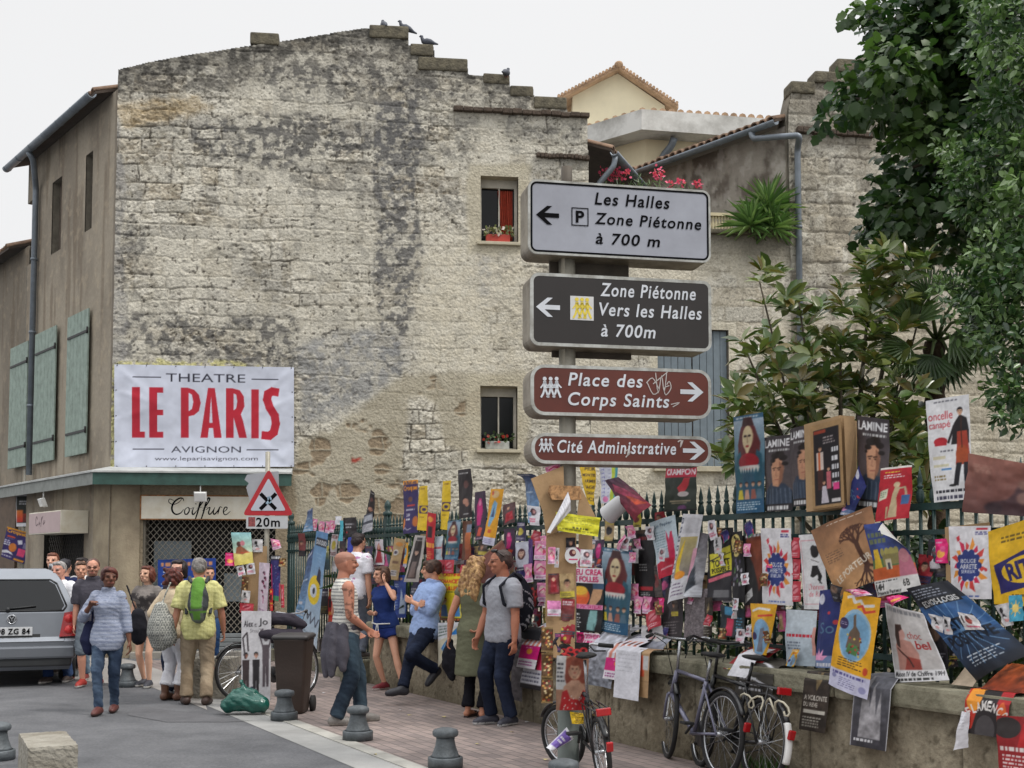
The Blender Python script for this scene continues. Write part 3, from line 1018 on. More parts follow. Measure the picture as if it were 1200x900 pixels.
# ---- low wall between the two gables, with the blue-grey shuttered window
uA=u1-.01;uB=mw(927,300)[0]
yw_top=mw(900,277)[1]
bw=px_rect(771,386,854,546,u0=uA)
def paint_court(U,Z,PX,PY):
 d,dz,r1,r2,r3=stones(U,Z,25,(.26,.36),(.35,.9),.02)
 col=stone_cols(U,Z,25,r1,r2,r3,d)
 col=mixc(col,(214,206,186),sstep(.4,.6,fbm(U*.6,Z*.9,111,4))*.6)
 er=fbm(U*9,Z*12,112,4,.6)
 H=.012*sstep(0,.03,d)+.02*(er-.5)+.012*(r1-.5)
 top=sstep(yw_top-.9,yw_top-.1,Z+.4*(fbm(U*3,Z*1.2,113,4)-.5))
 col=mixc(col,(96,92,84),top*.7)
 w=sstep(.22,.1,np.maximum(np.maximum(bw[0]-U,U-bw[1]),np.maximum(bw[2]-Z,Z-bw[3])))
 col=mixc(col,(205,198,178),w*.7)
 return H,col*ALB
court=thing('courtyard_wall','pale stone courtyard wall between the two gables, with a blue shuttered window','wall',MP(uA,0,0))
wall_grid('wall_face',uA,uB,0,yw_top,RES,25,None,[bw],paint_court,court,.55)
mb=MB()
for(x0,x1,z0,z1)in((uA+.02,bw[0],0,yw_top-.01),(bw[1],uB,0,yw_top-.01),(bw[0],bw[1],0,bw[2]),(bw[0],bw[1],bw[3],yw_top-.01)):
 mb.prism([(x0,z0),(x1,z0),(x1,z1),(x0,z1)],M0-MN*.025,MD,ZU,-MN,.4)
mb.build('wall_core',core_m,court)
mb=MB()
n=7
for i in range(n):
 a=uA+(uB-uA)*i/n;b=uA+(uB-uA)*(i+1)/n
 mb.box(MP((a+b)/2,-.18,yw_top+.045),(b-a-.008,.56,.09),math.atan2(MD.y,MD.x),bev=.02)
mb.build('coping',cop_m,court)
blue_sh=mat('blue_grey_shutter',(112,124,132),.6,.1,6)
for k in range(2):
 a=bw[0]+(bw[1]-bw[0])*k/2+.01;b=bw[0]+(bw[1]-bw[0])*(k+1)/2-.01
 m_=MB();nb=5
 for j in range(nb):
  x0=a+(b-a)*j/nb;x1=a+(b-a)*(j+1)/nb
  m_.box(MP((x0+x1)/2,-.1+.008*(j%2),(bw[2]+bw[3])/2),(x1-x0-.008,.04,bw[3]-bw[2]-.02),math.atan2(MD.y,MD.x),bev=.008)
 m_.build('shutter',blue_sh,court)
mb=MB();mb.box(MP((bw[0]+bw[1])/2,.03,bw[2]-.05),(bw[1]-bw[0]+.2,.16,.1),math.atan2(MD.y,MD.x),bev=.01)
mb.build('sill',reveal_m,court)
mb=MB();mb.box(MP((uA+uB)/2,-2.4,yw_top-.3),(uB-uA,4,.2),math.atan2(MD.y,MD.x));mb.build('terrace',reveal_m,court)
mb=MB()
r0,rz=mw(822,274);r1_,_=mw(862,274)
for k in range(12):
 u=r0+(r1_-r0)*k/11
 mb.lathe([(.03,0),(.03,.04),(.018,.07),(.034,.16),(.018,.26),(.03,.3),(.03,.33)],MP(u,-.25,yw_top+.09),8)
mb.box(MP((r0+r1_)/2,-.25,yw_top+.45),(r1_-r0+.2,.12,.06),math.atan2(MD.y,MD.x))
mb.build('balustrade',mat('balustrade_stone',(206,194,160),.8,.1),court)
# ---- second gable behind the garden
g3_px=[(926,800),(925,300),(922,140),(923,128),(928,105),(953,103),(955,89),(978,91),(981,76),(1010,78),(1014,60),(1060,58),(1064,40),(1110,38),(1115,20),(1200,5),(1400,-30),(1400,800)]
g3=[mw(*p)for p in g3_px];g3=[(p[0],max(p[1],-.05))for p in g3]
def paint_g3(U,Z,PX,PY):
 d,dz,r1,r2,r3=stones(U,Z,35,(.2,.34),(.25,.7),.04)
 col=stone_cols(U,Z,35,r1,r2,r3,d)
 er=fbm(U*10,Z*13,121,4,.6);e1=fbm(U*2,Z*2,122,4)
 H=.025*sstep(0,.035,d)+.03*(er-.5)+.03*(r1-.5)
 col=mixc(col,(150,142,126),sstep(.4,.6,e1)*.5)
 col=mixc(col,(104,98,88),sstep(.5,.66,fbm(U*4,Z*3,123,5,.6))*.4)
 top=sstep(230,120,PY+60*(fbm(U*2,Z*2,124,4)-.5))
 col=mixc(col,(88,84,78),top*.4)
 pit=sstep(.68,.76,fbm(U*13,Z*13,125,3,.55))
 col=mixc(col,(66,60,52),pit*.7)
 low=sstep(330,420,PY)
 col=mixc(col,(200,190,168),low*.4)
 return H,col*ALB
gable2=thing('rear_gable_house','stone gable house with stepped top half hidden behind the dark tree','house',MP(uB,0,0))
wall_grid('gable_wall',uB-.02,mw(1400,300)[0],0,12.2,.026,35,g3,[],paint_g3,gable2,.7)
mb=MB()
us=sorted(set(p[0]for p in g3))
for a,b in zip(us[:-1],us[1:]):
 if b-a<.01:continue
 za,zb=top_at(g3,a+1e-3)-.015,top_at(g3,b-1e-3)-.015
 mb.prism([(a,0),(b,0),(b,zb),(a,za)],M0-MN*.03,MD,ZU,-MN,.45)
mb.build('wall_core',core_m,gable2)
mb=MB();ledge(mb,(932,153),(1022,160),.1,.14);mb.build('ledge',ledge_m,gable2)
mb=MB()
for(x0,y0,x1,y1)in((927,100,953,109),(955,88,978,97),(981,74,1010,84)):
 a=mw(x0,y1);b=mw(x1,y0)
 mb=MB();mb.box(MP((a[0]+b[0])/2,-.16,(a[1]+b[1])/2+.02),(b[0]-a[0]+.04,.46,abs(b[1]-a[1])+.06),math.atan2(MD.y,MD.x),bev=.04)
 mb.build('coping_block',cop_m,gable2)
C3=MP(uB,-.02,0)
e3=sw(925,146,C3)[1]
def paint_wing(U,Z,PX,PY):
 H,col=paint_side(U+40,Z,PX,PY)
 n=fbm(U*1.6,Z*1.1,131,5,.6);n2=fbm(U*5,Z*4,132,4)
 col=mixc(col,(164,159,150),np.ones_like(U)*.7)
 col=mixc(col,(92,82,74),sstep(.47,.58,n)*.8)
 col=mixc(col,(190,184,176),sstep(.58,.68,n2)*.5)
 return H,col*ALB
wall_grid('wing_wall',0,8,4,e3,.04,77,None,[],paint_wing,gable2,1.0,C3,SD,SN,PLASTER)
mb=MB();mb.prism([(0,4),(8,4),(8,e3),(0,e3)],C3-SN*.03,SD,ZU,-SN,.3);mb.build('wing_core',core_m,gable2)
roof_slab(gable2,C3,.1,8,e3+.12,.3,3.5,rad(18))
zg3=e3+.12-.3*math.tan(rad(18))-.03
gutter(gable2,SP(-.02,.40,zg3,C3),SP(8,.40,zg3,C3),.085)
pz=mw(927,200)
pipe(gable2,[SP(.6,.40,zg3-.05,C3),SP(.55,.40,zg3-.2,C3),MP(uB+.05,.42,zg3-.35),MP(uB+.12,.1,zg3-.5),MP(uB+.12,.1,2.0)],.06)
CR=MP(u1,-.03,0)
er_z=mw(700,168)[1]
rm=MB()
back=-MN
RD=Vector((0.35,0.937,0)).normalized();RN=Vector((RD.y,-RD.x,0))
roof_slab(corner,CR-RN*.05,.3,5,er_z+.05,.38,3.0,rad(20),RD,RN)
gz=er_z-.12
gutter(corner,CR+RD*.25+RN*.40+ZU*gz,CR+RD*5+RN*.40+ZU*gz,.08)
pipe(corner,[CR+RD*.35+RN*.40+ZU*(gz-.04),CR+RD*.33+RN*.38+ZU*(gz-.25),CR+RD*.3+RN*.06+ZU*(gz-.6),CR+RD*.3+RN*.06+ZU*6.0],.055)
# ---- pale houses beyond
cream=mat('cream_render',(219,209,180),.9,.07,.8,.1)
cream2=mat('cream_render_light',(222,210,178),.9,.06,.6,.1)
pA=at_depth(671,107,42)
hA=thing('gabled_cream_house','pale cream house with a tiled gable roof rising behind the corner house','house',(pA.x,pA.y,0))
zt_=at_depth(724,86,42).z;zl=at_depth(671,112,42).z;zr=at_depth(779,124,42).z
xl=pA.x;xr=at_depth(779,124,42).x;xm=at_depth(724,84,42).x
mb=MB();mb.prism([(xl,0),(xr,0),(xr,zr),(xm,zt_),(xl,zl)],(0,42,0),(1,0,0),(0,0,1),(0,1,0),9);mb.build('wall',cream,hA)
mb=MB()
for(x0,z0,x1,z1)in((xl-.55,zl-.33,xm,zt_+.02),(xr+.42,zr-.22,xm,zt_+.02)):
 v=[Vector((x0,41.6,z0)),Vector((x1,41.6,z1)),Vector((x1,51.2,z1)),Vector((x0,51.2,z0))]
 mb.add(v+[p+ZU*.12 for p in v],[(0,1,2,3),(7,6,5,4),(0,4,5,1),(1,5,6,2),(2,6,7,3),(3,7,4,0)])
 for k in range(8):
  y=41.55+.25*(k==0)+k*1.2
 n=18
 for i in range(n):
  t=(i+.5)/n
  p=Vector((x0+(x1-x0)*t,41.55,z0+(z1-z0)*t+.13))
  mb.tube([p,p+Vector((0,.5,0))],.055,8)
mb.ell((xm,41.7,zt_+.16),(.16,.3,.12))
mb.build('roof',mat('roof_tile_far',(172,142,114),.9,.25,3),hA)
cB=at_depth(756,160,33)
hB=thing('flat_cream_house','cream house with a heavy white concrete cornice behind the courtyard','house',(cB.x,cB.y,0))
RDB=Vector((.985,.17,0)).normalized();LDB=Vector((-0.75,0.66,0)).normalized()
zc=at_depth(756,163,33).z
def corner_prism(a,l,b,r,z0,z1):
 return[a+l*9+ZU*z0,a+ZU*z0,a+r*6.5+ZU*z0,a+l*9+ZU*z1,a+ZU*z1,a+r*6.5+ZU*z1]
base=Vector((cB.x,cB.y,0))
bk=Vector((0,9,0))
mb=MB()
pts=[base+LDB*9,base,base+RDB*6.5,base+RDB*6.5+bk,base+LDB*9+bk]
n=5
mb.add([p for p in pts]+[p+ZU*zc for p in pts],[tuple(range(5)),tuple(range(5,10))]+[(i,i+n,(i+1)%n+n,(i+1)%n)for i in range(n)])
mb.build('wall',cream2,hB)
mb=MB()
LNB=Vector((-LDB.y,LDB.x,0));LNB=LNB if LNB.y<0 else-LNB
RNB=Vector((RDB.y,-RDB.x,0))
o_=base+LNB*.35+RNB*.35
pts=[base+LNB*.5+LDB*9,o_-Vector((0,.15,0)),base+RNB*.5+RDB*6.7,base+RDB*6.7+bk,base+LDB*9+bk]
mb.add([p+ZU*zc for p in pts]+[p+ZU*(zc+.55)for p in pts],[tuple(reversed(range(5))),tuple(range(5,10))]+[(i,(i+1)%n,(i+1)%n+n,i+n)for i in range(n)])
mb.build('cornice',mat('white_concrete',(206,206,202),.85,.14,1.2,.2,dirt=(150,148,142)),hB)
mb=MB()
for i in range(26):
 p=base+RNB*.5+RDB*(.1+i*.25)+ZU*(zc+.6)
 mb.tube([p,p+bk*.06],.1,8)
for i in range(10):
 p=base+LNB*.4+LDB*(i*.3-.2)+ZU*(zc+.62)
 mb.tube([p,p+bk*.06],.1,8)
mb.build('roof',mat('roof_tile_far',(178,132,100)),hB)
pp=base+RNB*.1+RDB*.45
pipe(hB,[pp+RDB*.25+RNB*.3+ZU*(zc-.05),pp+RDB*.2+RNB*.2+ZU*(zc-.25),pp+ZU*(zc-.5),pp+ZU*5],.1)
wq=at_depth(822,178,33.6)
mb=MB();mb.box((wq.x,wq.y-.2,wq.z-.2),(.8,.1,1.2),math.atan2(RDB.y,RDB.x));mb.build('window',shut_dark,hB)
# ------------------------ low garden wall, fence
WANG=math.atan2(WT.y,WT.x)
S_END=-5.0
def paint_low(U,Z,PX,PY):
 X=U
 bl=np.abs((U+50)%1.42-.71)
 joint=sstep(.70,.712,bl)
 n1=fbm(U*1.4,Z*1.6,301,5,.6);n2=fbm(U*9,Z*9,302,5,.6);n3=fbm(U*2.5,Z*.7,303,4)
 col=np.ones(U.shape+(3,))*srgb_np(np.array((150,141,122.)))
 col=mixc(col,(120,110,92),sstep(.42,.62,n1)*.7)
 col=mixc(col,(172,163,142),sstep(.55,.7,n2)*.5)
 col=mixc(col,(92,84,68),sstep(.3,.0,Z+.2*(n1-.5))*.5)
 col=mixc(col,(86,82,70),sstep(.5,.72,Z+.35*(n3-.5))*.55)
 pit=sstep(.66,.74,fbm(U*16,Z*16,304,3))
 col=mixc(col,(70,62,50),pit*.6)
 col=mixc(col,(70,62,52),joint*.7)
 H=.02*(n1-.5)+.016*(n2-.5)-pit*.008-joint*.02
 return H,col*.85
lw=thing('garden_wall','low weathered stone wall with thick coping under the green iron fence','wall',W0)
wall_grid('wall_face',S_END,6.4,0,.695,.02,51,None,[],paint_low,lw,1.0,W0,WT,WN)
mb=MB();mb.prism([(S_END,0),(6.4,0),(6.4,.69),(S_END,.69)],W0-WN*.02,WT,ZU,-WN,.46);mb.build('wall_core',core_m,lw)
cop2=mat('coping_stone',(134,130,112),.95,.22,3.5,.8,24,dirt=(84,82,66))
s=S_END;k=0
while s<6.4:
 ln=random.uniform(1.05,1.35)
 e=min(s+ln,6.4)
 mb=MB();mb.box(WP((s+e)/2,-.215+random.uniform(-.008,.008),.775+random.uniform(-.004,.004)),(e-s-.01,.56,.155),WANG,bev=.028)
 mb.build('coping_stone',cop2,lw)
 s=e
mb=MB()
for(a,b,h,o)in((-9.6,-8.1,.2,.0),(-8.08,-6.5,.22,.02),(-6.48,-5.5,.2,.0)):
 mb.box(WP((a+b)/2,-.2+o,h/2),(b-a,.5,h),WANG,bev=.02)
 f_=mb.build('footing_stone',cop2,lw);mb=MB()
mb.box(WP(-5.25,.02,.16),(.42,.5,.32),WANG,bev=.025);mb.build('footing_stone',cop2,lw)
mb=MB();mb.add([WP(-9.5,-.45,.3),WP(9,-.45,.55),Vector((14,8,.55)),Vector((14,24.2,.4)),MP(4,.05,.3),MP(3.2,.05,.3)],[(0,1,2,3,4,5)])
o=mb.build('garden_soil',mat('soil',(92,82,62),.95,.3,3,.8,20),None);tag(o,kind='structure');flip(o)
FOFF=-.24
fence_m=mat('fence_green',(26,54,52),.45,.2,9,.15,60,spec=.5)
fence=thing('iron_fence','dark green iron railing with spear tips along the low stone wall','fence',WP(0,FOFF,0))
def rail(z,h,s0=-9.6,s1=6.4):
 mb=MB();mb.box(WP((s0+s1)/2,FOFF,z),(s1-s0,.035,h),WANG);return mb.build('rail',fence_m,fence)
rail(2.035,.05);rail(1.86,.035);rail(.99,.04,-4.98);rail(.36,.04,-9.6,-5.02)
def picket_bm(zb):
 m=MB()
 m.lathe([(.0135,zb),(.0135,2.02)],(0,0,0),8)
 m.lathe([(.014,2.05),(.016,2.06),(.026,2.075),(.03,2.10),(.026,2.135),(.017,2.155),(.016,2.162),(.024,2.168),(.024,2.18),(.015,2.186),(.02,2.215),(.012,2.26),(.001,2.315)],(0,0,0),10)
 return m
pk_hi=pk_lo=None
far=MB()
ss=np.arange(-9.55,6.3,.12)
npart=0
for s in ss[::-1]:
 p=WP(s,FOFF,0)
 if npart<96:
  if pk_hi is None:
   pk_hi=picket_bm(.855).build('picket',fence_m,None);pk_hi.parent=fence;pk_hi.location=p-fence.location
  else:
   c=pk_hi.copy();COL.objects.link(c);c.parent=fence;c.location=p-fence.location
  npart+=1
 else:
  m=picket_bm(.855 if s>S_END else .2)
  far.add([Vector(v)+p for v in m.v],m.f,0,True)
o=far.build('far_pickets',fence_m,fence);o['kind']='stuff'
for s in(-9.5,-5.05):
 m=MB();p=WP(s,FOFF-.03,0)
 m.box(p+ZU*1.25,(.085,.085,2.1),WANG);m.lathe([(.05,2.3),(.065,2.32),(.065,2.36),(.03,2.38),(.05,2.43),(.04,2.49),(.005,2.53)],p,12)
 m.build('post',fence_m,fence)
# ------------------------ foliage
def leaf_mat(name,rough=.45,spec=.4,trans=.3):
 m,n,b=new_mat(name)
 a=n.nodes.new('ShaderNodeAttribute');a.attribute_name='Col'
 n.links.new(a.outputs['Color'],b.inputs['Base Color'])
 b.inputs['Roughness'].default_value=rough
 b.inputs['Specular IOR Level'].default_value=spec
 t=n.nodes.new('ShaderNodeBsdfTranslucent')
 v=n.nodes.new('ShaderNodeVectorMath');v.operation='MULTIPLY';v.inputs[1].default_value=(1.0,1.3,.55)
 n.links.new(a.outputs['Color'],v.inputs[0]);n.links.new(v.outputs[0],t.inputs['Color'])
 x=n.nodes.new('ShaderNodeMixShader');x.inputs[0].default_value=trans
 n.links.new(b.outputs[0],x.inputs[1]);n.links.new(t.outputs[0],x.inputs[2])
 out=[k for k in n.nodes if k.type=='OUTPUT_MATERIAL'][0]
 n.links.new(x.outputs[0],out.inputs['Surface'])
 return m
LEAF=leaf_mat('leaf_matt');LEAFG=leaf_mat('leaf_glossy',.28,.6,.18)
class Leaves:
 """many leaf blades in one mesh, each two or three folded quads"""
 def __init__(s):s.P=[];s.D=[];s.N=[];s.L=[];s.Wd=[];s.C=[]
 def add(s,p,d,n,l,w,c):
  s.P.append(p);s.D.append(d);s.N.append(n);s.L.append(l);s.Wd.append(w);s.C.append(c)
 def bulk(s,P,D,N,L,Wd,C):
  s.P+=list(P);s.D+=list(D);s.N+=list(N);s.L+=list(L);s.Wd+=list(Wd);s.C+=list(C)
 def build(s,name,m,parent=None,droop=.15,lobed=False):
  P=np.array(s.P,float);D=np.array(s.D,float);N=np.array(s.N,float)
  L=np.array(s.L)[:,None];Wd=np.array(s.Wd)[:,None];C=np.array(s.C,float)
  D/=np.linalg.norm(D,axis=1,keepdims=True)+1e-9
  S=np.cross(D,N);S/=np.linalg.norm(S,axis=1,keepdims=True)+1e-9
  N=np.cross(S,D)
  if lobed:
   shape=[(0,0,0),(.18,-.55,.06),(.42,-.98,.02),(.55,-.62,.03),(.75,-.72,-.04),(1.0,0,-droop),(.75,.72,-.04),(.55,.62,.03),(.42,.98,.02),(.18,.55,.06),(.45,0,-.02)]
   faces=[(0,1,10),(1,2,3,10),(3,4,5,10),(5,6,7,10),(7,8,9,10),(9,0,10)]
  else:
   shape=[(0,0,0),(.3,-.85,.05),(.65,-.9,.02),(1.0,0,-droop),(.65,.9,.02),(.3,.85,.05),(.5,0,-.03)]
   faces=[(0,1,6),(1,2,6),(2,3,6),(3,4,6),(4,5,6),(5,0,6)]
  k=len(shape);n=len(P)
  V=np.zeros((n,k,3))
  for i,(a,b,c)in enumerate(shape):
   V[:,i]=P+D*(L*a)+S*(Wd*b*.5)+N*(L*c)
  me=bpy.data.meshes.new(name)
  me.vertices.add(n*k);me.vertices.foreach_set('co',V.reshape(-1).astype(np.float32))
  tot=[len(f)for f in faces]
  fl=np.concatenate([np.array(f)for f in faces])
  idx=(fl[None,:]+(np.arange(n)*k)[:,None]).reshape(-1)
  me.loops.add(len(idx));me.loops.foreach_set('vertex_index',idx.astype(np.int32))
  lt=np.tile(np.array(tot),n);ls=np.concatenate([[0],np.cumsum(lt)[:-1]])
  me.polygons.add(len(lt));me.polygons.foreach_set('loop_start',ls.astype(np.int32));me.polygons.foreach_set('loop_total',lt.astype(np.int32))
  me.update(calc_edges=True)
  me.polygons.foreach_set('use_smooth',np.ones(len(lt),bool))
  set_cols(me,np.repeat(C,k,axis=0))
  me.materials.append(m)
  return link_mesh(name,me,parent)
def rnd_dirs(n):
 v=NR.normal(size=(n,3));return v/np.linalg.norm(v,axis=1,keepdims=True)
def in_poly(n,poly):
 P=np.array(poly,float);lo,hi=P.min(0),P.max(0)
 out=[]
 while len(out)<n:
  c=NR.uniform(lo,hi,(n*3,2))
  m=poly_dist(c[:,0],c[:,1],poly)>0
  out+=list(c[m])
 return out[:n]
def cluster_crown(lv,centres,rr,per,l0,l1,wr,cols,up=.5,hang=0.0):
 for c in centres:
  r=NR.uniform(*rr);n=int(per*NR.uniform(.6,1.3))
  d=rnd_dirs(n)
  rad_=r*NR.uniform(.35,1.0,n)**.6
  P=np.array(c)+d*rad_[:,None]*np.array([1,1,.75])
  D=d*.7+rnd_dirs(n)*.7+np.array([0,0,-hang])
  N=rnd_dirs(n)*.6+np.array([0,-.25,up])+d*.3
  L=NR.uniform(l0,l1,n)
  base=cols[NR.randint(len(cols))]
  t=NR.uniform(.75,1.3,n)[:,None]*NR.uniform(.85,1.15)
  lv.bulk(P,D,N,L,L*wr,np.array(base)[None,:]*t)
bark=mat('bark',(84,74,62),.95,.3,6,.9,18)
G=lambda r,g,b:np.array(lin((r,g,b)))
d1=[G(58,80,46),G(46,68,42),G(74,96,50),G(52,76,52)]
b1=at_depth(1330,700,12.0)
t1=thing('broadleaf_tree','big dark broadleaf tree overhanging the stepped rear gable and the sky','tree',(b1 .x,b1 .y,.5))
lv=Leaves()
polys=[([(1062,20),(1120,-10),(1160,-180),(1330,-180),(1330,300),(1080,285),(1050,262),(1068,200),(1078,150),(1055,118),(1012,108),(1050,66)],150)]
cs=[]
for poly,n in polys:
 for(x,y)in in_poly(n,poly):
  cs.append(at_depth(x,y,NR.uniform(11.0,13.4)))
for(x,y,r)in((1010,16,1),(1035,12,1),(1055,40,1),(1020,84,1),(1000,104,1),(985,122,1),(972,140,1),(1000,130,1),(1030,60,1),(1050,10,1),(1038,96,1),(1040,40,1),(1030,118,1),(1042,215,1),(1030,245,1),(1018,268,1),(1040,280,1),(1050,235,1)):
 cs.append(at_depth(x,y,NR.uniform(11.6,12.4)))
cluster_crown(lv,cs[:-18],(.26,.48),150,.085,.145,1.0,d1,.6,.35)
cluster_crown(lv,cs[-18:],(.14,.24),34,.085,.14,1.0,d1,.6,.35)
for(x,y)in((995,22),(989,25),(1001,20),(1012,4),(968,150),(960,158),(965,132)):
 p=at_depth(x,y,12);lv.add(p,(-.5,-.1,-.8),(0,-.8,.5),.13,.13,d1[0])
lv.build('crown',LEAF,t1,.2,True)
mb=MB()
tr=Vector((b1 .x,b1 .y,.4))
mb.tube([tr,tr+Vector((-.1,0,1.5)),tr+Vector((-.25,.1,3.2)),at_depth(1250,200,12.2),at_depth(1190,20,12.2),at_depth(1160,-130,12.2)],[.24,.2,.17,.13,.09,.04],10)
for(tx,ty)in((1080,60),(1020,90),(1060,200),(1100,260),(1040,20),(1150,120),(990,115)):
 st_=at_depth(1235,190 if ty>60 else 120,12.2)
 en=at_depth(tx,ty,12.1)
 mid=(st_+en)/2+Vector((0,0,.25))
 mb.tube([st_,mid,en],[.07,.045,.012],7)
mb.build('trunk',bark,t1)
d2=[G(70,98,52),G(56,84,46),G(92,118,68),G(44,68,40),G(112,136,86)]
b2=at_depth(1290,700,9.3)
t2=thing('evergreen_tree','lighter small leaved evergreen tree at the picture edge beside the dark tree','tree',(b2 .x,b2 .y,.5))
lv=Leaves()
cs=[]
for poly,n in(([(1150,-20),(1330,-60),(1330,330),(1190,330),(1135,290),(1150,200),(1130,160),(1155,120),(1130,60)],110),([(1128,310),(1190,280),(1330,300),(1330,500),(1200,505),(1168,490),(1180,430),(1160,390),(1120,350)],62)):
 for(x,y)in in_poly(n,poly):cs.append(at_depth(x,y,NR.uniform(8.3,10.0)))
cluster_crown(lv,cs,(.13,.28),105,.05,.09,.5,d2,.7,0)
for(x,y)in in_poly(14,[(1108,150),(1140,160),(1150,215),(1105,230)])+in_poly(10,[(1100,320),(1150,330),(1160,370),(1110,360)]):
 cluster_crown(lv,[at_depth(x,y,NR.uniform(8.6,9.6))],(.08,.14),50,.04,.07,.5,d2,.7,0)
lv.build('crown',LEAFG,t2,.1)
mb=MB()
tr=Vector((b2 .x,b2 .y,.4))
mb.tube([tr,tr+Vector((0,0,1.4)),at_depth(1270,350,9.3),at_depth(1230,150,9.3),at_depth(1200,-20,9.3)],[.16,.13,.11,.07,.03],9)
for(tx,ty)in((1180,460),(1160,380),(1140,190),(1160,60),(1190,250)):
 st_=at_depth(1262,330 if ty>200 else 200,9.3);en=at_depth(tx,ty,9.2)
 mb.tube([st_,(st_+en)/2+Vector((0,0,.12)),en],[.05,.03,.008],6)
mb.build('trunk',bark,t2)
dm=[G(92,106,54),G(76,94,50),G(108,118,64),G(112,122,66),G(116,104,58),G(84,108,60)]
b3=at_depth(985,720,12.0)
t3=thing('magnolia_tree','loose magnolia with long glossy leaves behind the portrait posters','tree',(b3 .x,b3 .y,.5))
lv=Leaves();mb=MB()
base=Vector((b3 .x,b3 .y,.5))
mains=[]
for(tx,ty,r)in((870,400,.02),(890,330,.016),(935,345,.02),(985,400,.03),(1020,330,.03),(1060,300,.025),(900,470,.02),(1060,420,.02),(850,480,.015),(940,440,.02),(1080,360,.02)):
 en=at_depth(tx,ty,NR.uniform(11.0,12.1))
 k=base+Vector((0,0,.9+NR.uniform(0,.5)))
 mid=k*.45+en*.55+Vector((0,0,-.15))
 mb.tube([base,k,mid,en],[.05,.035,r,.007],7)
 mains.append((k,mid,en))
mb.build('trunk',mat('magnolia_bark',(96,88,74),.9,.25,8,.6,30),t3)
def whorl(c,ax,n=8,l=(.12,.2)):
 ax=Vector(ax).normalized();x,y,z=basis(ax)
 for i in range(n):
  a=i*2.4+NR.uniform(-.3,.3)
  e=NR.uniform(.15,.9)
  d=x*math.cos(a)+y*math.sin(a)+z*e
  nn=z-d.normalized()*z.dot(d.normalized())+Vector(NR.normal(size=3))*.25
  L_=NR.uniform(*l)
  lv.add(tuple(Vector(c)+d.normalized()*.015),tuple(d),tuple(nn),L_,L_*.42,dm[NR.randint(len(dm))]*NR.uniform(.75,1.25))
def inm(n,poly,d0=10.7,d1=12.3):
 for(x,y)in in_poly(n,poly):
  c=at_depth(x,y,NR.uniform(d0,d1))
  whorl(c,(NR.uniform(-.6,.4),NR.uniform(-.7,.2),NR.uniform(.2,1)),NR.randint(7,12),(.13,.22))
inm(165,[(925,400),(1000,320),(1075,292),(1075,340),(1085,420),(1085,500),(1090,600),(1000,590),(940,520)])
inm(44,[(860,400),(900,390),(960,420),(960,520),(900,540),(858,500),(850,450)])
inm(9,[(885,322),(905,312),(925,345),(940,372),(905,362)])
inm(12,[(990,305),(1040,285),(1100,285),(1090,320),(1010,335)])
inm(10,[(840,500),(870,500),(875,560),(845,548)])
inm(45,[(900,520),(1100,500),(1100,600),(900,600)],11.4,13)
for(k,mid,en)in mains:
 for t in(.55,.7,.85,1.0):
  p=mid.lerp(en,t)if t<1 else en
  whorl(p,(en-mid)+Vector((0,0,.3)),7)
lv.build('crown',LEAFG,t3,.12)
pb=at_depth(1096,470,11.9)
pt=thing('fan_palm','fan palm with a rough brown trunk behind the magnolia','palm',(pb.x,pb.y,.4))
mb=MB()
top=at_depth(1098,412,11.9)
prof=[]
zz=0
n=40
for i in range(n+1):
 t=i/n
 z=t*(top.z+.1-.4)
 prof.append((.075+.02*(i%2)+.015*t,z))
mb.lathe(prof,(pb.x,pb.y,.4),12);mb.build('trunk',mat('palm_trunk',(78,62,46),.95,.4,10,1,25),pt)
lv=Leaves();st=MB()
def fan(c0,tip_dir,face,R,col,n=26,spread=2.5):
 c0=Vector(c0);d=Vector(tip_dir).normalized();f=Vector(face).normalized()
 s_=d.cross(f).normalized();f=s_.cross(d)
 for i in range(n):
  a=(i/(n-1)-.5)*spread
  dd=d*math.cos(a)+s_*math.sin(a)
  L_=R*(1-.22*abs(a))*NR.uniform(.93,1.05)
  lv.add(tuple(c0),tuple(dd+f*(.06 if i%2 else-.02)+Vector((0,0,-.08))),tuple(f+s_*(.5 if i%2 else-.5)),L_,R*.075,col*NR.uniform(.85,1.2))
pc=[G(92,116,72),G(106,128,84),G(80,104,68)]
hub=top+Vector((0,0,.1))
fans=[((1062,372),(.1,-.1,1),(-.3,-1,.25),.6,G(128,154,104)),((1118,392),(.8,-.2,-.5),(.2,-1,.5),.62,pc[0]),((1150,400),(.6,-.1,-.8),(0,-1,.4),.55,pc[1]),((1090,420),(-.3,-.3,-.9),(-.2,-1,.3),.6,pc[2]),((1125,340),(.6,-.1,.7),(-.1,-1,.1),.6,pc[2]),((1085,335),(-.2,.1,1),(0,-1,.1),.55,pc[0]),((1060,410),(-.9,-.2,-.3),(0,-1,.6),.55,pc[1]),((1140,365),(1,-.1,.1),(0,-1,.4),.62,pc[0]),((1108,425),(.2,-.4,-.9),(0,-1,.2),.55,pc[2]),((1115,415),(.5,-.3,-.8),(0,-1,.2),.5,pc[1])]
for(pxy,td,fc,R,col)in fans:
 c=at_depth(pxy[0],pxy[1],11.6+NR.uniform(-.25,.2))
 c=hub+(c-hub)*.8
 fan(c,td,fc,R*.72,col)
 st.tube([hub,(hub+c)/2+Vector((0,0,.06)),c],[.022,.016,.012],6)
lv.build('crown',LEAFG,pt,.12)
st.build('stalks',mat('palm_stalk',(96,112,66),.6,.2),pt)
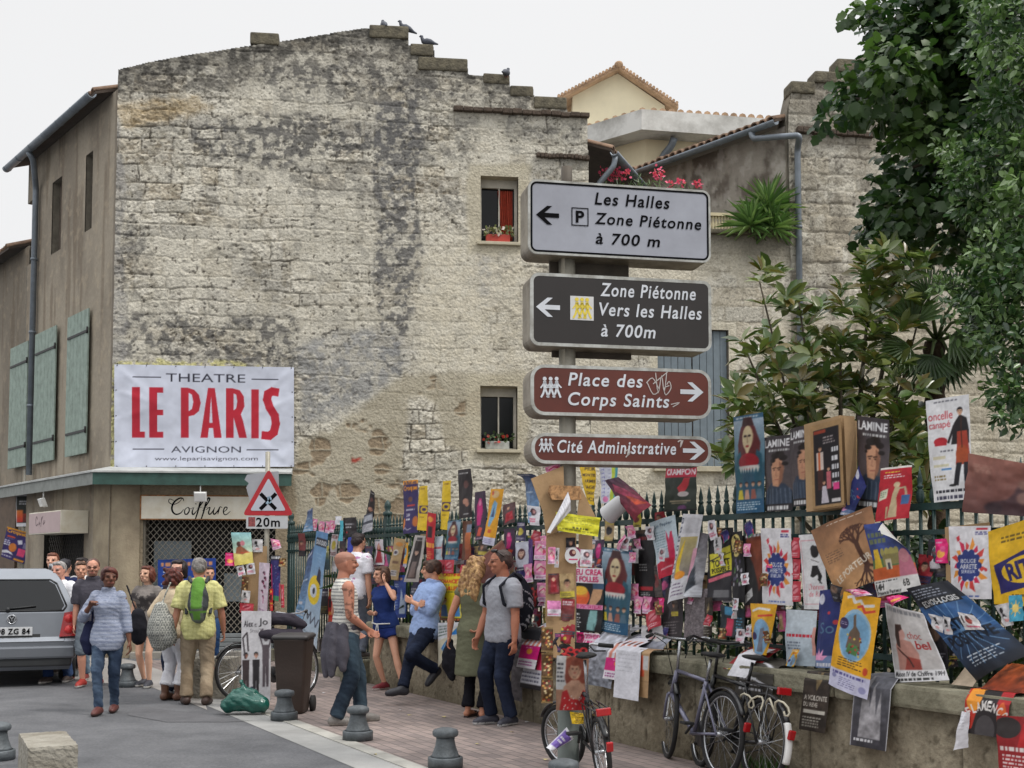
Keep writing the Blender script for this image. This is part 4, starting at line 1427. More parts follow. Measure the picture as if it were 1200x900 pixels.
def yucca(name,label,base,heads,blades,L_,wd,cols,stem_m,trunk=True,group=None):
 y=thing(name,label,'yucca',base,0,group)
 lv=Leaves();mb=MB()
 for(h,r)in heads:
  h=Vector(h)
  if trunk:mb.tube([Vector(base),(Vector(base)+h)/2+Vector((.03,0,0)),h],[.06,.05,.045],8)
  for i in range(blades):
   a=i*2.399
   e=1.35-1.9*(i/blades)+NR.uniform(-.12,.12)
   d=Vector((math.cos(a)*math.cos(e),math.sin(a)*math.cos(e),math.sin(e)))
   n_=Vector((-math.cos(a)*math.sin(e),-math.sin(a)*math.sin(e),math.cos(e)))
   l=L_*NR.uniform(.75,1.1)*r
   lv.add(tuple(h),tuple(d),tuple(n_),l,wd,cols[NR.randint(len(cols))]*NR.uniform(.8,1.2))
 lv.build('leaves',LEAFG,y,.1)
 if trunk:mb.build('stem',stem_m,y)
 return y
yc=[G(112,142,84),G(90,122,66),G(134,158,102),G(78,108,60)]
u_,z_=mw(886,292,.0)
bp_=MP(u_,-.1,yw_top+.09)
yuc=yucca('potted_yucca','bright green spiky yucca in a pot on top of the courtyard wall',bp_+Vector((0,0,.0)),[(tuple(at_depth(900,246,bp_.y-.1)),1.0),(tuple(at_depth(880,266,bp_.y-.35)),.9),(tuple(at_depth(906,268,bp_.y-.3)),.8)],80,.72,.05,yc,bark)
mb=MB();mb.lathe([(.13,0),(.19,.28),(.2,.3),(.2,.33),(.16,.33)],bp_,14);mb.build('pot',mat('terracotta',(150,92,66),.85,.2,6),yuc)
ob=MP(mw(740,280)[0],-1.0,yw_top-.2)
ol=thing('oleander','oleander with pink flowers showing above the grey direction sign','shrub',ob)
lv=Leaves();fl=Leaves();mb=MB()
oc=[G(92,116,74),G(112,132,90),G(74,98,62)]
for i in range(46):
 t=at_depth(NR.uniform(700,812),NR.uniform(205,245),ob.y+NR.uniform(-.5,.5))
 r_=Vector((ob.x+(t.x-ob.x)*.5,ob.y,ob.z))
 mb.tube([r_,(r_+t)/2,t],[.012,.009,.005],5)
 for j in range(26):
  q=r_.lerp(t,NR.uniform(.45,1.0))
  d=Vector(NR.normal(size=3))*.7+Vector((0,0,.8))
  lv.add(tuple(q),tuple(d),tuple(NR.normal(size=3)),NR.uniform(.12,.2),.026,oc[NR.randint(3)]*NR.uniform(.8,1.2))
lv.build('leaves',LEAFG,ol,.1);mb.build('stem',bark,ol)
for(x,y,r)in((708,203,.12),(722,203,.1),(733,205,.09),(770,201,.12),(772,206,.1),(785,216,.09),(818,216,.08),(715,208,.12),(798,214,.07)):
 c=at_depth(x,y,ob.y-.3)
 for j in range(26):
  d=rnd_dirs(1)[0]
  fl.add(tuple(c+Vector(d)*r*NR.uniform(.2,1)),tuple(d),tuple(NR.normal(size=3)),.06,.06,G(226,92,132)*NR.uniform(.8,1.2))
fl.build('flowers',LEAF,ol,.1)
for(px,py,n,lab)in((452,690,44,'dark spiky yucca behind the fence beside the thick green post'),(531,690,40,'dark spiky yucca behind the yellow posters on the fence')):
 s_,z_=wall_hit(px,py,-.9)
 b_=WP(s_,-.95,.35)
 yucca('garden_yucca',lab,b_,[((b_.x,b_.y,1.35),1.0)],n,1.12,.075,[G(58,82,50),G(74,98,60),G(46,68,44)],bark)
def bush(label,s0,s1,z1,n,cols,per=90,name='garden_shrub'):
 b_=WP((s0+s1)/2,-1.3,.5)
 t=thing(name,label,'shrub',b_)
 lv=Leaves()
 cs=[WP(NR.uniform(s0,s1),NR.uniform(-1.9,-.75),NR.uniform(.7,z1))for i in range(n)]
 cluster_crown(lv,cs,(.16,.3),per,.06,.13,.45,cols,.5,.1)
 lv.build('foliage',LEAFG,t,.1)
 mb=MB()
 for c in cs[::3]:
  mb.tube([WP((s0+s1)/2+NR.uniform(-.3,.3),-1.3,.45),(b_+Vector(c))/2,c],[.018,.012,.005],5)
 mb.build('stems',bark,t)
dg=[G(48,66,40),G(62,84,50),G(38,54,34),G(80,100,62)]
bush('dark leafy shrub behind the fence below the portrait posters',2.1,3.6,1.75,34,dg)
bush('dark leafy shrub behind the fence below the tall white poster',3.7,5.2,1.8,34,dg)
bush('low leafy shrub behind the fence near the yellow poster',5.2,6.6,1.7,28,dg)
bush('thin leafy shrub behind the fence by the cardboard poles',.6,1.9,1.3,12,dg,70)
# ------------------------ street signs
H_EM=None
def text_fit(mb,s,o,ax,ay,w,cap,mi=0,bold=0.0,shear=0.0,lift=None):
 """one line of text: width w, capital height cap, baseline start at o"""
 c=bpy.data.curves.new('text','FONT');c.body=s;c.offset=bold;c.shear=shear;c.resolution_u=4;c.space_character=1.14
 ob=bpy.data.objects.new('text',c)
 me=bpy.data.meshes.new_from_object(ob);me.calc_loop_triangles()
 v=[p.co.copy()for p in me.vertices]
 T=[tuple(l.vertices)for l in me.loop_triangles]
 bpy.data.objects.remove(ob);bpy.data.curves.remove(c);bpy.data.meshes.remove(me)
 x0=min(p.x for p in v);x1=max(p.x for p in v)
 o,ax,ay=Vector(o),Vector(ax),Vector(ay)
 k=w/(x1-x0);q=cap*1.08/.73
 mb.add([o+ax*((p.x-x0)*k)+ay*(p.y*q)for p in v],T,mi)
def stroke(mb,pts,wd,o,ax,ay,mi=0,smooth=3):
 """flat brush stroke through points; wd number or list"""
 P=[Vector((p[0],p[1]))for p in pts]
 ws=list(wd)if isinstance(wd,(list,tuple))else[wd]*len(P)
 if smooth>1 and len(P)>2:
  Q=[];wq=[]
  for i in range(len(P)-1):
   p0=P[max(i-1,0)];p1=P[i];p2=P[i+1];p3=P[min(i+2,len(P)-1)]
   for k in range(smooth):
    t=k/smooth
    Q.append(.5*((2*p1)+(p2-p0)*t+(2*p0-5*p1+4*p2-p3)*t*t+(3*p1-p0-3*p2+p3)*t**3))
    wq.append(ws[i]*(1-t)+ws[i+1]*t)
  Q.append(P[-1]);wq.append(ws[-1]);P,ws=Q,wq
 o,ax,ay=Vector(o),Vector(ax),Vector(ay)
 vs=[]
 for i,p in enumerate(P):
  d=P[min(i+1,len(P)-1)]-P[max(i-1,0)]
  if d.length<1e-9:d=Vector((1,0))
  d.normalize();n=Vector((-d.y,d.x))*ws[i]/2
  for q in(p+n,p-n):vs.append(o+ax*q.x+ay*q.y)
 mb.add(vs,[(2*i,2*i+1,2*i+3,2*i+2)for i in range(len(P)-1)],mi)
SA=rad(12)
AX=Vector((math.cos(SA),math.sin(SA),0));AN=Vector((math.sin(SA),-math.cos(SA),0))
PB=on_ground(668,904)
PB=Vector((.44,9.78,0))
FACE=PB+AN*.15
def sg(px,py,off=0.0):
 p=on_plane(px,py,FACE+AN*off,AN)
 return(p-FACE).dot(AX),p.z
def SGP(a,off,z):return FACE+AX*a+AN*off+ZU*z
case_m=mat('sign_casing',(146,138,124),.5,.12,5,metal=.25,dirt=(92,82,66))
rim_m=mat('sign_rim',(180,182,178),.5,.08,9,dirt=(136,134,126))
post_m=mat('sign_post',(158,154,142),.5,.1,3,metal=.25,dirt=(128,124,112))
dkbrk=mat('sign_bracket',(84,76,66),.7,.2,6)
f_grey=mat('sign_face_grey',(158,161,171),.42,.05,1.5,dirt=(142,144,153))
f_brown=mat('sign_face_brown',(38,33,31),.4,.12,3)
f_red=mat('sign_face_rust',(94,40,28),.4,.16,2.5)
black=mat('black_lettering',(14,14,17),.9,.1,spec=.1)
white=mat('white_lettering',(206,210,216),.5,.06,9)
yellow=mat('yellow_picture',(222,200,70),.5,.1,12)
sp=thing('signpost','round grey signpost carrying four stacked direction signs above the pavement','signpost',PB)
mb=MB()
mb.lathe([(.068,0),(.066,4.5)],PB,20)
mb.build('pole',post_m,sp)
mb=MB();mb.lathe([(.115,0),(.115,.02),(.085,.03),(.08,.85),(.07,.88)],PB,20);mb.build('pole_sleeve',mat('sleeve_grey_green',(92,100,96),.6,.15,5),sp)
mb=MB();mb.lathe([(.045,4.51),(.045,4.83),(.001,4.835)],PB,12);mb.build('pole_cap',dkbrk,sp)
for(y0,y1,x0,x1)in((296,330,645,738),(404,421,648,741)):
 a,z1=sg(x0,y0,-.2);b,z0=sg(x1,y1,-.2)
 mb=MB();mb.box(PB-AN*.09+AX*((a+b)/2-(PB-FACE).dot(AX)*0)+ZU*((z0+z1)/2),(b-a,.035,abs(z1-z0)),SA,bev=.004)
 mb.build('bracket',dkbrk,sp)
def arrow(mb,c,w,h,sgn,mi=0):
 """sign arrow, centre c, pointing -x when sgn<0"""
 pts=[(-.5,0),(-.02,.5),(.2,.5),(-.14,.12),(.5,.12),(.5,-.12),(-.14,-.12),(.2,-.5),(-.02,-.5)]
 vs=[c+AX*(x*w*(-sgn))+ZU*(y*h)for x,y in pts]
 fs=[(0,1,2,3),(0,3,6),(0,6,7,8),(3,4,5,6)]
 mb.add(vs,fs,mi)
def walker(mb,cx,cz,h,mi=0):
 o=SGP(0,.008,0)
 w=h*.09
 n=12
 mb.add([o+AX*(cx+h*.1*math.cos(t))+ZU*(cz+h*.42+h*.1*math.sin(t))for t in[2*math.pi*k/n for k in range(n)]],[tuple(range(n))],mi)
 S=lambda p,q=w:stroke(mb,[(cx+x*h,cz+y*h)for x,y in p],q,o,AX,ZU,mi,1)
 S([(0,.3),(.02,-.06)],h*.16)
 S([(.02,-.04),(.1,-.25),(.2,-.5)],h*.1);S([(0,-.04),(-.06,-.28),(-.18,-.5)],h*.1)
 S([(0,.26),(.14,.08),(.24,-.02)],h*.07);S([(0,.26),(-.1,.1),(-.2,-.04)],h*.07)
def dirsign(label,xl,xr,yt,yb,face,rrad,ink,texts,arr,extra=None):
 a0,zt=sg(xl,yt);_,zb=sg(xl,yb);a1,_=sg(xr,yt)
 w,h=a1-a0,zt-zb
 c=SGP((a0+a1)/2,-.15,(zt+zb)/2)
 t=thing('direction_sign',label,'direction sign',c,0,'direction signs stacked on the round post')
 mb=MB()
 P=rrect(w,h,rrad,6)
 mb.prism(P,c-AN*.135,AX,ZU,AN,.27);mb.build('casing',case_m,t)
 mb=MB()
 o=SGP((a0+a1)/2,-.016,(zt+zb)/2)
 I=rrect(w-.05,h-.05,max(rrad-.025,.01),6)
 vs=[o+AX*x+ZU*y for x,y in P]+[o+AX*x+ZU*y+AN*.02 for x,y in P]+[o+AX*x+ZU*y+AN*.02 for x,y in I]+[o+AX*x+ZU*y for x,y in I]
 n=len(P)
 fs=[]
 for i in range(n):
  j=(i+1)%n
  fs+=[(i,j,n+j,n+i),(n+i,n+j,2*n+j,2*n+i),(2*n+i,2*n+j,3*n+j,3*n+i)]
 mb.add(vs,fs);mb.build('rim',rim_m,t)
 mb=MB();mb.prism(I,SGP((a0+a1)/2,-.016,(zt+zb)/2),AX,ZU,AN,.018);fo=mb.build('face',face,t)
 mb=MB()
 for(s,x0,x1,ytop,ybase)in texts:
  b0,zbase=sg(x0,ybase);b1,_=sg(x1,ybase);_,zc=sg(x0,ytop)
  text_fit(mb,s,SGP(b0,.006,zbase),AX,ZU,b1-b0,zc-zbase,0,.016,.17)
 ax0,ax1,cy,hh,sgn=arr
 b0,zc=sg(ax0,cy);b1,_=sg(ax1,cy);_,z1=sg(ax0,cy-hh/2);_,z0=sg(ax0,cy+hh/2)
 arrow(mb,SGP((b0+b1)/2,.006,zc),b1-b0,z1-z0,sgn)
 if ink is black:
  Q=I+I[:1]
  stroke(mb,[((a0+a1)/2+x,(zt+zb)/2+y)for x,y in Q],.016,SGP(0,.0045,0),AX,ZU,0,1)
 if extra:extra(mb)
 mb.build('lettering',ink,fo)
 return t,fo
def ex1(mb):
 b0,zt=sg(669.5,243);b1,zb=sg(689.5,265.5)
 q=lambda x0,x1,z0,z1:mb.add([SGP(x0,.006,z0),SGP(x1,.006,z0),SGP(x1,.006,z1),SGP(x0,.006,z1)],[(0,1,2,3)])
 k=.008
 q(b0,b1,zt-k,zt);q(b0,b1,zb,zb+k);q(b0,b0+k,zb+k,zt-k);q(b1-k,b1,zb+k,zt-k)
 text_fit(mb,'P',SGP(b0+(b1-b0)*.25,.006,zb+(zt-zb)*.2),AX,ZU,(b1-b0)*.5,(zt-zb)*.6,0,.03)
dirsign('grey direction sign with black lettering for parking, topmost on the post',619,832,209.5,297,f_grey,.07,black,[('Les Halles',696.7,784.4,226,239.5),('Zone Piétonne',696.7,821.5,249.5,262.2),('à 700 m',697.8,773.3,273,285.5)],(628,655,251.5,22,-1),ex1)
t2_,f2_=dirsign('dark brown direction sign with a yellow picture square, second on the post',621.5,833,319,404.5,f_brown,.07,white,[('Zone Piétonne',703.3,815,332,346.7),('Vers les Halles',702,822,355,369.5),('à 700m',704,768,380,394)],(628,656,359.5,22.5,-1))
mb=MB()
b0,zt=sg(668,346.7);b1,zb=sg(695.5,376)
mb.add([SGP(b0,.006,zb),SGP(b1,.006,zb),SGP(b1,.006,zt),SGP(b0,.006,zt)],[(0,1,2,3)])
for i in range(3):
 walker(mb,b0+(b1-b0)*(.28+.22*i),(zt+zb)/2,(zt-zb)*.85,1)
mb.build('picture_square',[mat('picture_white',(206,206,204),.5,.05),yellow],f2_)
def ex3(mb):
 for x in(638,645,652):b,z=sg(x,454);walker(mb,b,z,.16)
t3_,f3_=dirsign('rust red direction sign in two lines with scratched graffiti, third on the post',622,833,426.5,486,f_red,.11,white,[('Place des',665.5,753,437,451.5),('Corps Saints',665.5,784,460,474.5)],(797,824,459,22.5,1),ex3)
mb=MB()
for pts in([(757,449),(764,443),(770,452),(772,458),(765,462),(758,448)],[(768,437),(771,461),(775,440),(778,460),(781,436)],[(765,450),(782,436)],[(781,451),(784,447),(786,455),(780,463),(778,455),(784,452)],[(786,474),(796,472),(788,477)]):
 stroke(mb,[sg(*p)for p in pts],.007,SGP(0,.007,0),AX,ZU)
mb.build('graffiti',mat('scratched_white',(190,184,180),.6,.1),f3_)
def ex4(mb):
 for x in(634.5,639.5,644.5):b,z=sg(x,522);walker(mb,b,z,.105)
t4_,f4_=dirsign('narrow rust red direction sign in one line, lowest on the post',623,833,507,543,f_red,.11,white,[('Cité Administrative',653,792,516,530)],(800,826,528,21,1),ex4)
mb=MB()
for pts in([(731,530),(736,527),(735,534),(739,529),(733,536)],[(794,518),(798,516),(797,524),(800,516)]):
 stroke(mb,[sg(*p)for p in pts],.009,SGP(0,.007,0),AX,ZU)
mb.build('graffiti',mat('scratched_white',(190,184,180),.6,.1),f4_)
# ------------------------ warning sign post by the shop
TB=Vector((-2.97,15.0,0))
TA=Vector((1,0,0));TN=Vector((0,-1,0))
def tg(px,py,off=.05):
 p=at_depth(px,py,TB.y-off);return p.x-TB.x,p.z
def TGP(a,off,z):return TB+TA*a+TN*off+ZU*z
wp=thing('warning_signpost','thin grey post with a red bordered triangle sign and distance plate by the shop','signpost',TB)
mb=MB();mb.lathe([(.03,0),(.03,3.0),(.001,3.01)],TB,12);mb.build('pole',post_m,wp)
def tri(px,rr,n=4):
 (A,B,C_)=px
 P=[Vector(p)for p in px];out=[]
 for i in range(3):
  p=P[i];a=(P[i-1]-p).normalized();b=(P[(i+1)%3]-p).normalized()
  for k in range(n+1):
   t=k/n
   out.append(tuple((p+a*rr)*(1-t)**2+p*2*t*(1-t)+(p+b*rr)*t*t))
 return out
V3=[tg(284,604),tg(344,604),tg(315,549)]
mb=MB();mb.prism(tri(V3,.06),TGP(0,.035,0),TA,ZU,TN,.015);so=mb.build('triangle',mat('sign_red',(176,34,44),.4,.08,4),wp)
cx=sum(p[0]for p in V3)/3;cz=sum(p[1]for p in V3)/3
def shr(k):return[(cx+(p[0]-cx)*k,cz+(p[1]-cz)*k)for p in V3]
mb=MB();mb.prism(tri(shr(.70),.03),TGP(0,.051,0),TA,ZU,TN,.002);mb.build('triangle_face',mat('sign_face_pale',(186,189,200),.4,.05,3),so)
mb=MB()
r=.095
for sg_ in(1,-1):
 stroke(mb,[(cx-r,cz-.02-r*sg_),(cx+r,cz-.02+r*sg_)],.045,TGP(0,.054+.001*(sg_>0),0),TA,ZU,0,1)
mb.build('cross',black,so)
mb=MB();stroke(mb,[(cx-.02,cz-.05),(cx+.03,cz+.01),(cx+.0,cz+.03),(cx+.03,cz-.04)],.03,TGP(0,.056,0),TA,ZU);mb.build('sticker',mat('pale_blue_sticker',(150,176,196),.5,.2,30),so)
mb=MB();mb.prism([tg(*p)for p in((289,556),(286,562),(291,566),(288,571),(293,590),(318,604),(327,604),(326,552),(313,553))][::-1],TGP(0,.02,0),TA,ZU,TN,.006);mb.build('backing_plate',mat('grey_backing',(158,160,166),.6,.08,4),wp)
a0,z1=tg(288.5,604.5);a1,z0=tg(337,619.5)
mb=MB();mb.prism(rrect(a1-a0,z1-z0,.015,3,(a0+a1)/2,(z0+z1)/2),TGP(0,.035,0),TA,ZU,TN,.012);pl_=mb.build('distance_plate',mat('plate_grey',(190,192,194),.5,.06,5),wp)
mb=MB();text_fit(mb,'20m',TGP(tg(300,616)[0],.0495,tg(300,617)[1]),TA,ZU,tg(328,616)[0]-tg(300,616)[0],tg(300,607)[1]-tg(300,617)[1],0,.02)
mb.build('lettering',black,pl_)
mb=MB();P_=[tg(*p)for p in((291,606),(299,606),(299,617),(291,617))][::-1];mb.prism(P_,TGP(0,.047,0),TA,ZU,TN,.002);mb.build('sticker',mat('red_sticker',(150,76,76),.5,.5,40),pl_)
# ------------------------ hairdresser signs
a0,z1=mw(165,580.5,.06);a1,z0=mw(322,609,.06)
cs_=thing('shop_sign','long cream shop sign with black script lettering above the lattice grille','shop sign',MP(a0,0,z0))
mb=MB();mb.prism([(a0,z0),(a1,z0),(a1,z1),(a0,z1)],M0+MN*.0,MD,ZU,MN,.06);pn=mb.build('panel',mat('cream_enamel',(226,222,208),.45,.06,2,dirt=(206,196,172)),cs_)
mb=MB();k=.022
rust=mat('rusty_edge',(150,104,64),.8,.4,14)
for(x0,x1,y0,y1)in((a0-.004,a1,z1-k*.5,z1+.012),(a0-.012,a0+k*.6,z0,z1),(a0,a1,z0-.012,z0+k*.4)):
 mb.prism([(x0,y0),(x1,y0),(x1,y1),(x0,y1)],M0+MN*.003,MD,ZU,MN,.061)
mb.build('edge_trim',rust,cs_)
mb=MB()
x0,zb_=mw(197,603,.06);x1,zt_=mw(271,584,.06)
kx=(x1-x0)/10.2;kz=(zt_-zb_)/3.1
def S(pts,w=.2,t=.07):
 n=len(pts);ws=[(t+(w-t)*math.sin(math.pi*i/(n-1))**.8)*kx for i in range(n)]
 stroke(mb,[(x0+x*kx,zb_+y*kz)for x,y in pts],ws,MP(0,.0625,0),MD,ZU,0,5)
S([(2.5,2.5),(2.35,3.0),(1.8,3.05),(1.0,2.4),(.6,1.4),(.75,.5),(1.3,.05),(2.0,.3),(2.5,1.0)],.3)
S([(.9,2.6),(.2,2.9),(.1,2.3),(.8,1.9),(1.7,2.3),(2.2,3.0)],.14)
S([(3.1,1.35),(2.7,.9),(2.7,.2),(3.05,.1),(3.4,.7),(3.3,1.3),(3.0,1.35)],.22);S([(3.35,1.2),(3.7,1.1),(4.0,1.35)],.08)
S([(4.15,1.4),(3.9,.6),(3.95,.1),(4.2,.15),(4.6,.7)],.26);S([(4.42,1.95),(4.5,2.1)],.3,.2)
for o_ in(0,.95):
 S([(4.6+o_,.7),(5.3+o_,1.9),(5.75+o_,2.9),(5.5+o_,3.1),(5.15+o_,2.2),(4.75+o_,.4),(4.3+o_,-1.1),(3.95+o_,-1.35)],.27)
 S([(4.6+o_,1.2),(5.5+o_,1.45)],.1)
S([(6.1,.9),(6.75,1.4),(6.55,.5),(6.65,.1),(7.0,.3),(7.55,1.4)],.22);S([(7.55,1.4),(7.3,.5),(7.45,.1),(7.8,.4),(8.3,1.3)],.24)
S([(8.1,1.0),(8.4,1.5),(8.75,1.35)],.14);S([(8.4,1.45),(8.15,.7),(8.05,.1)],.24)
S([(8.9,.5),(9.4,.9),(9.55,1.35),(9.2,1.4),(8.95,.7),(9.1,.1),(9.5,.1),(10.1,.7)],.2)
mb.build('lettering',black,pn)
l0,zt_=sw(97,597,off=.5);l1,zb_=sw(25,627,off=.5)
zt_=sw(72,597.5,off=.5)[1];zb_=sw(72,624.5,off=.5)[1]
lA=sw(72,600,off=.5)[0]
bs=thing('box_sign','faded pink and cream box sign over the side shop door','shop sign',SP(lA,0,zb_))
mb=MB();mb.box(SP(lA+.95,.26,(zt_+zb_)/2),(1.9,.50,zt_-zb_),math.atan2(SD.y,SD.x),bev=.01)
pk_m=mat('faded_pink',(186,164,164),.55,.06,2)
bo=mb.build('casing',mat('cream_enamel',(226,222,208)),bs)
mb=MB();mb.prism([(lA+.02,zb_+.02),(lA+1.88,zb_+.02),(lA+1.88,zt_-.02),(lA+.02,zt_-.02)],M0+SN*.511,SD,ZU,SN,.004);pf=mb.build('face',pk_m,bs)
mb=MB()
zm=(zt_+zb_)/2
for i,pts in enumerate(([(0,.5),(-.15,.9),(-.3,.5),(-.2,-.3),(.1,-.1)],[(.35,.2),(.25,-.2),(.5,0)],[(.6,-.5),(.75,.8),(.65,.3),(.95,.9)],[(1.1,.3),(1.0,-.2),(1.3,.1),(1.25,.3)])):
 stroke(mb,[(lA+1.35-p[0]*.35,zm+p[1]*.14)for p in pts],.025,SP(0,.517,0),SD,ZU)
mb.build('lettering',mat('grey_script',(116,96,100),.6,.1),pf)
# ------------------------ printed paper: artwork drawn into a mesh's colour attribute
PAPER=attr_mat('printed_paper',.55,0,60,0,spec=.35,backwhite=True)
CARD=mat('brown_cardboard',(168,138,102),.9,.12,5,.1,60)
SS=3
class Cv:
 def __init__(s,w,h,bg):
  s.w,s.h=w,h
  s.W,s.H=w*SS,h*SS
  s.a=np.ones((s.H,s.W,3))*np.array(bg,float)
 def _box(s,x0,y0,x1,y1):
  X0=max(int(math.floor(x0*s.W)),0);X1=min(int(math.ceil(x1*s.W))+1,s.W)
  Y0=max(int(math.floor(y0*s.H)),0);Y1=min(int(math.ceil(y1*s.H))+1,s.H)
  return X0,X1,Y0,Y1
 def rect(s,x0,y0,x1,y1,c):
  X0,X1=int(round(max(x0,0)*s.W)),int(round(min(x1,1)*s.W));Y0,Y1=int(round(max(y0,0)*s.H)),int(round(min(y1,1)*s.H))
  s.a[Y0:max(Y1,Y0+1),X0:max(X1,X0+1)]=c
  return s
 def grad(s,x0,y0,x1,y1,c0,c1,horiz=False):
  X0,X1=int(round(max(x0,0)*s.W)),int(round(min(x1,1)*s.W));Y0,Y1=int(round(max(y0,0)*s.H)),int(round(min(y1,1)*s.H))
  if X1<=X0 or Y1<=Y0:return s
  t=np.linspace(0,1,X1-X0)[None,:,None]if horiz else np.linspace(0,1,Y1-Y0)[:,None,None]
  s.a[Y0:Y1,X0:X1]=np.array(c0,float)*(1-t)+np.array(c1,float)*t
  return s
 def poly(s,pts,c):
  P=np.array(pts,float)
  X0,X1,Y0,Y1=s._box(P[:,0].min(),P[:,1].min(),P[:,0].max(),P[:,1].max())
  if X1<=X0 or Y1<=Y0:return s
  yy,xx=np.mgrid[Y0:Y1,X0:X1]
  px=(xx+.5)/s.W;py=(yy+.5)/s.H
  ins=np.zeros(px.shape,bool)
  n=len(P)
  for i in range(n):
   a,b=P[i],P[(i+1)%n]
   if a[1]==b[1]:continue
   cnd=(a[1]>py)!=(b[1]>py)
   ins^=cnd&(px<(b[0]-a[0])*(py-a[1])/(b[1]-a[1])+a[0])
  s.a[Y0:Y1,X0:X1][ins]=c
  return s
 def ell(s,cx,cy,rx,ry,c,rot=0):
  k=20
  co,si=math.cos(rot),math.sin(rot)
  return s.poly([(cx+rx*math.cos(t)*co-ry*math.sin(t)*si*s.h/s.w*1.0,cy+rx*math.cos(t)*si*s.w/s.h+ry*math.sin(t)*co)for t in[2*math.pi*i/k for i in range(k)]],c)
 def line(s,pts,wd,c,w1=None):
  """wd in fractions of the width"""
  P=[np.array((p[0]*s.w,p[1]*s.h))for p in pts]
  n=len(P)
  for i in range(n-1):
   d=P[i+1]-P[i];L=np.hypot(*d)
   if L<1e-6:continue
   nn=np.array((-d[1],d[0]))/L
   a=wd if w1 is None else wd+(w1-wd)*i/max(n-1,1)
   b=wd if w1 is None else wd+(w1-wd)*(i+1)/max(n-1,1)
   a*=s.w/2;b*=s.w/2
   e=d/L*min(a,b)*.5
   q=[P[i]+nn*a-e,P[i+1]+nn*b+e,P[i+1]-nn*b+e,P[i]-nn*a-e]
   s.poly([(x/s.w,y/s.h)for x,y in q],c)
  return s
 def text(s,t,x0,y0,x1,y1,c,bold=.0,shear=0.0,rot=0.0):
  T,_=text_tris(t,bold,shear)
  if not len(T):return s
  Q=np.empty_like(T)
  Q[...,0]=x0+T[...,0]*(x1-x0);Q[...,1]=y1-T[...,1]*(y1-y0)
  if rot:
   cx,cy=(x0+x1)/2,(y0+y1)/2
   dx,dy=(Q[...,0]-cx)*s.w,(Q[...,1]-cy)*s.h
   Q[...,0]=cx+(dx*math.cos(rot)-dy*math.sin(rot))/s.w
   Q[...,1]=cy+(dx*math.sin(rot)+dy*math.cos(rot))/s.h
  for tri in Q:
   lo,hi=tri.min(0),tri.max(0)
   X0,X1,Y0,Y1=s._box(lo[0],lo[1],hi[0],hi[1])
   if X1<=X0 or Y1<=Y0:continue
   yy,xx=np.mgrid[Y0:Y1,X0:X1]
   px=(xx+.5)/s.W;py=(yy+.5)/s.H
   e=[]
   for i in range(3):
    a,b=tri[i],tri[(i+1)%3]
    e.append((b[0]-a[0])*(py-a[1])-(b[1]-a[1])*(px-a[0]))
   m=((e[0]>=0)&(e[1]>=0)&(e[2]>=0))|((e[0]<=0)&(e[1]<=0)&(e[2]<=0))
   s.a[Y0:Y1,X0:X1][m]=c
  return s
 def small(s,x0,y0,x1,y1,n,c,fill=.5,ragged=.3):
  """rows of tiny unreadable print"""
  h=(y1-y0)/n
  for i in range(n):
   y=y0+i*h;x=x0;e=x1-(x1-x0)*random.uniform(0,ragged)
   while x<e:
    w=random.uniform(.03,.11)
    s.rect(x,y+h*(1-fill)/2,min(x+w,e),y+h*(1+fill)/2,c)
    x+=w+.025
  return s
 def blur_noise(s,amp,scale=6,seed=0):
  yy,xx=np.mgrid[0:s.H,0:s.W]
  n=fbm(xx/s.W*scale,yy/s.W*scale,seed,4)
  s.a*=(1+amp*(n-.5)*2)[...,None]
  return s
 def blur(s,r):
  r=max(1,int(r*SS))
  for ax in(0,1):
   p=np.pad(s.a,[(r,r)if k==ax else(0,0)for k in range(3)],'edge').cumsum(ax)
   n=s.a.shape[ax]
   s.a=(np.take(p,range(2*r,n+2*r),ax)-np.concatenate([np.zeros_like(np.take(p,[0],ax)),np.take(p,range(0,n-1),ax)],ax))/(2*r+1)
  return s
 def face(s,cx,cy,r,skin=(206,160,130),hair=(50,36,30),long=False,asp=1.0):
  """a small printed portrait; r is half the face height in units of the sheet width"""
  k=s.w/s.h
  ry=r*k;rx=r*.74*asp
  if long:
   s.ell(cx,cy+ry*.25,rx*1.5,ry*1.55,hair)
  else:
   s.ell(cx,cy-ry*.28,rx*1.2,ry*1.02,hair)
  s.rect(cx-rx*.4,cy+ry*.6,cx+rx*.4,cy+ry*1.35,tuple(x*.8 for x in skin))
  s.ell(cx,cy+ry*.05,rx,ry,skin)
  s.ell(cx+rx*.45,cy+ry*.1,rx*.5,ry*.85,tuple(x*.84 for x in skin))
  s.ell(cx+rx*.1,cy+ry*.08,rx*.7,ry*.8,skin)
  s.ell(cx,cy-ry*.85,rx*.95,ry*.38,hair)
  d=(40,28,26)
  for q in(-1,1):
   s.ell(cx+q*rx*.42,cy-ry*.02,rx*.17,ry*.08,d)
   s.rect(cx+q*rx*.42-rx*.25,cy-ry*.22,cx+q*rx*.42+rx*.25,cy-ry*.15,hair)
  s.line([(cx+rx*.05,cy),(cx+rx*.1,cy+ry*.3),(cx-rx*.05,cy+ry*.33)],rx*.1,tuple(x*.7 for x in skin))
  s.ell(cx,cy+ry*.55,rx*.32,ry*.08,(168,78,74))
  return s
 def out(s):
  return s.a.reshape(s.h,SS,s.w,SS,3).mean((1,3))
class Plane:
 def __init__(s,p0,a,n):s.p0,s.a,s.n=Vector(p0),Vector(a),Vector(n)
 def hit(s,px,py,off=0):
  p=on_plane(px,py,s.p0+s.n*off,s.n)
  return(p-s.p0).dot(s.a),p.z
 def at(s,u,off,z):return s.p0+s.a*u+s.n*off+ZU*(z-s.p0 .z)
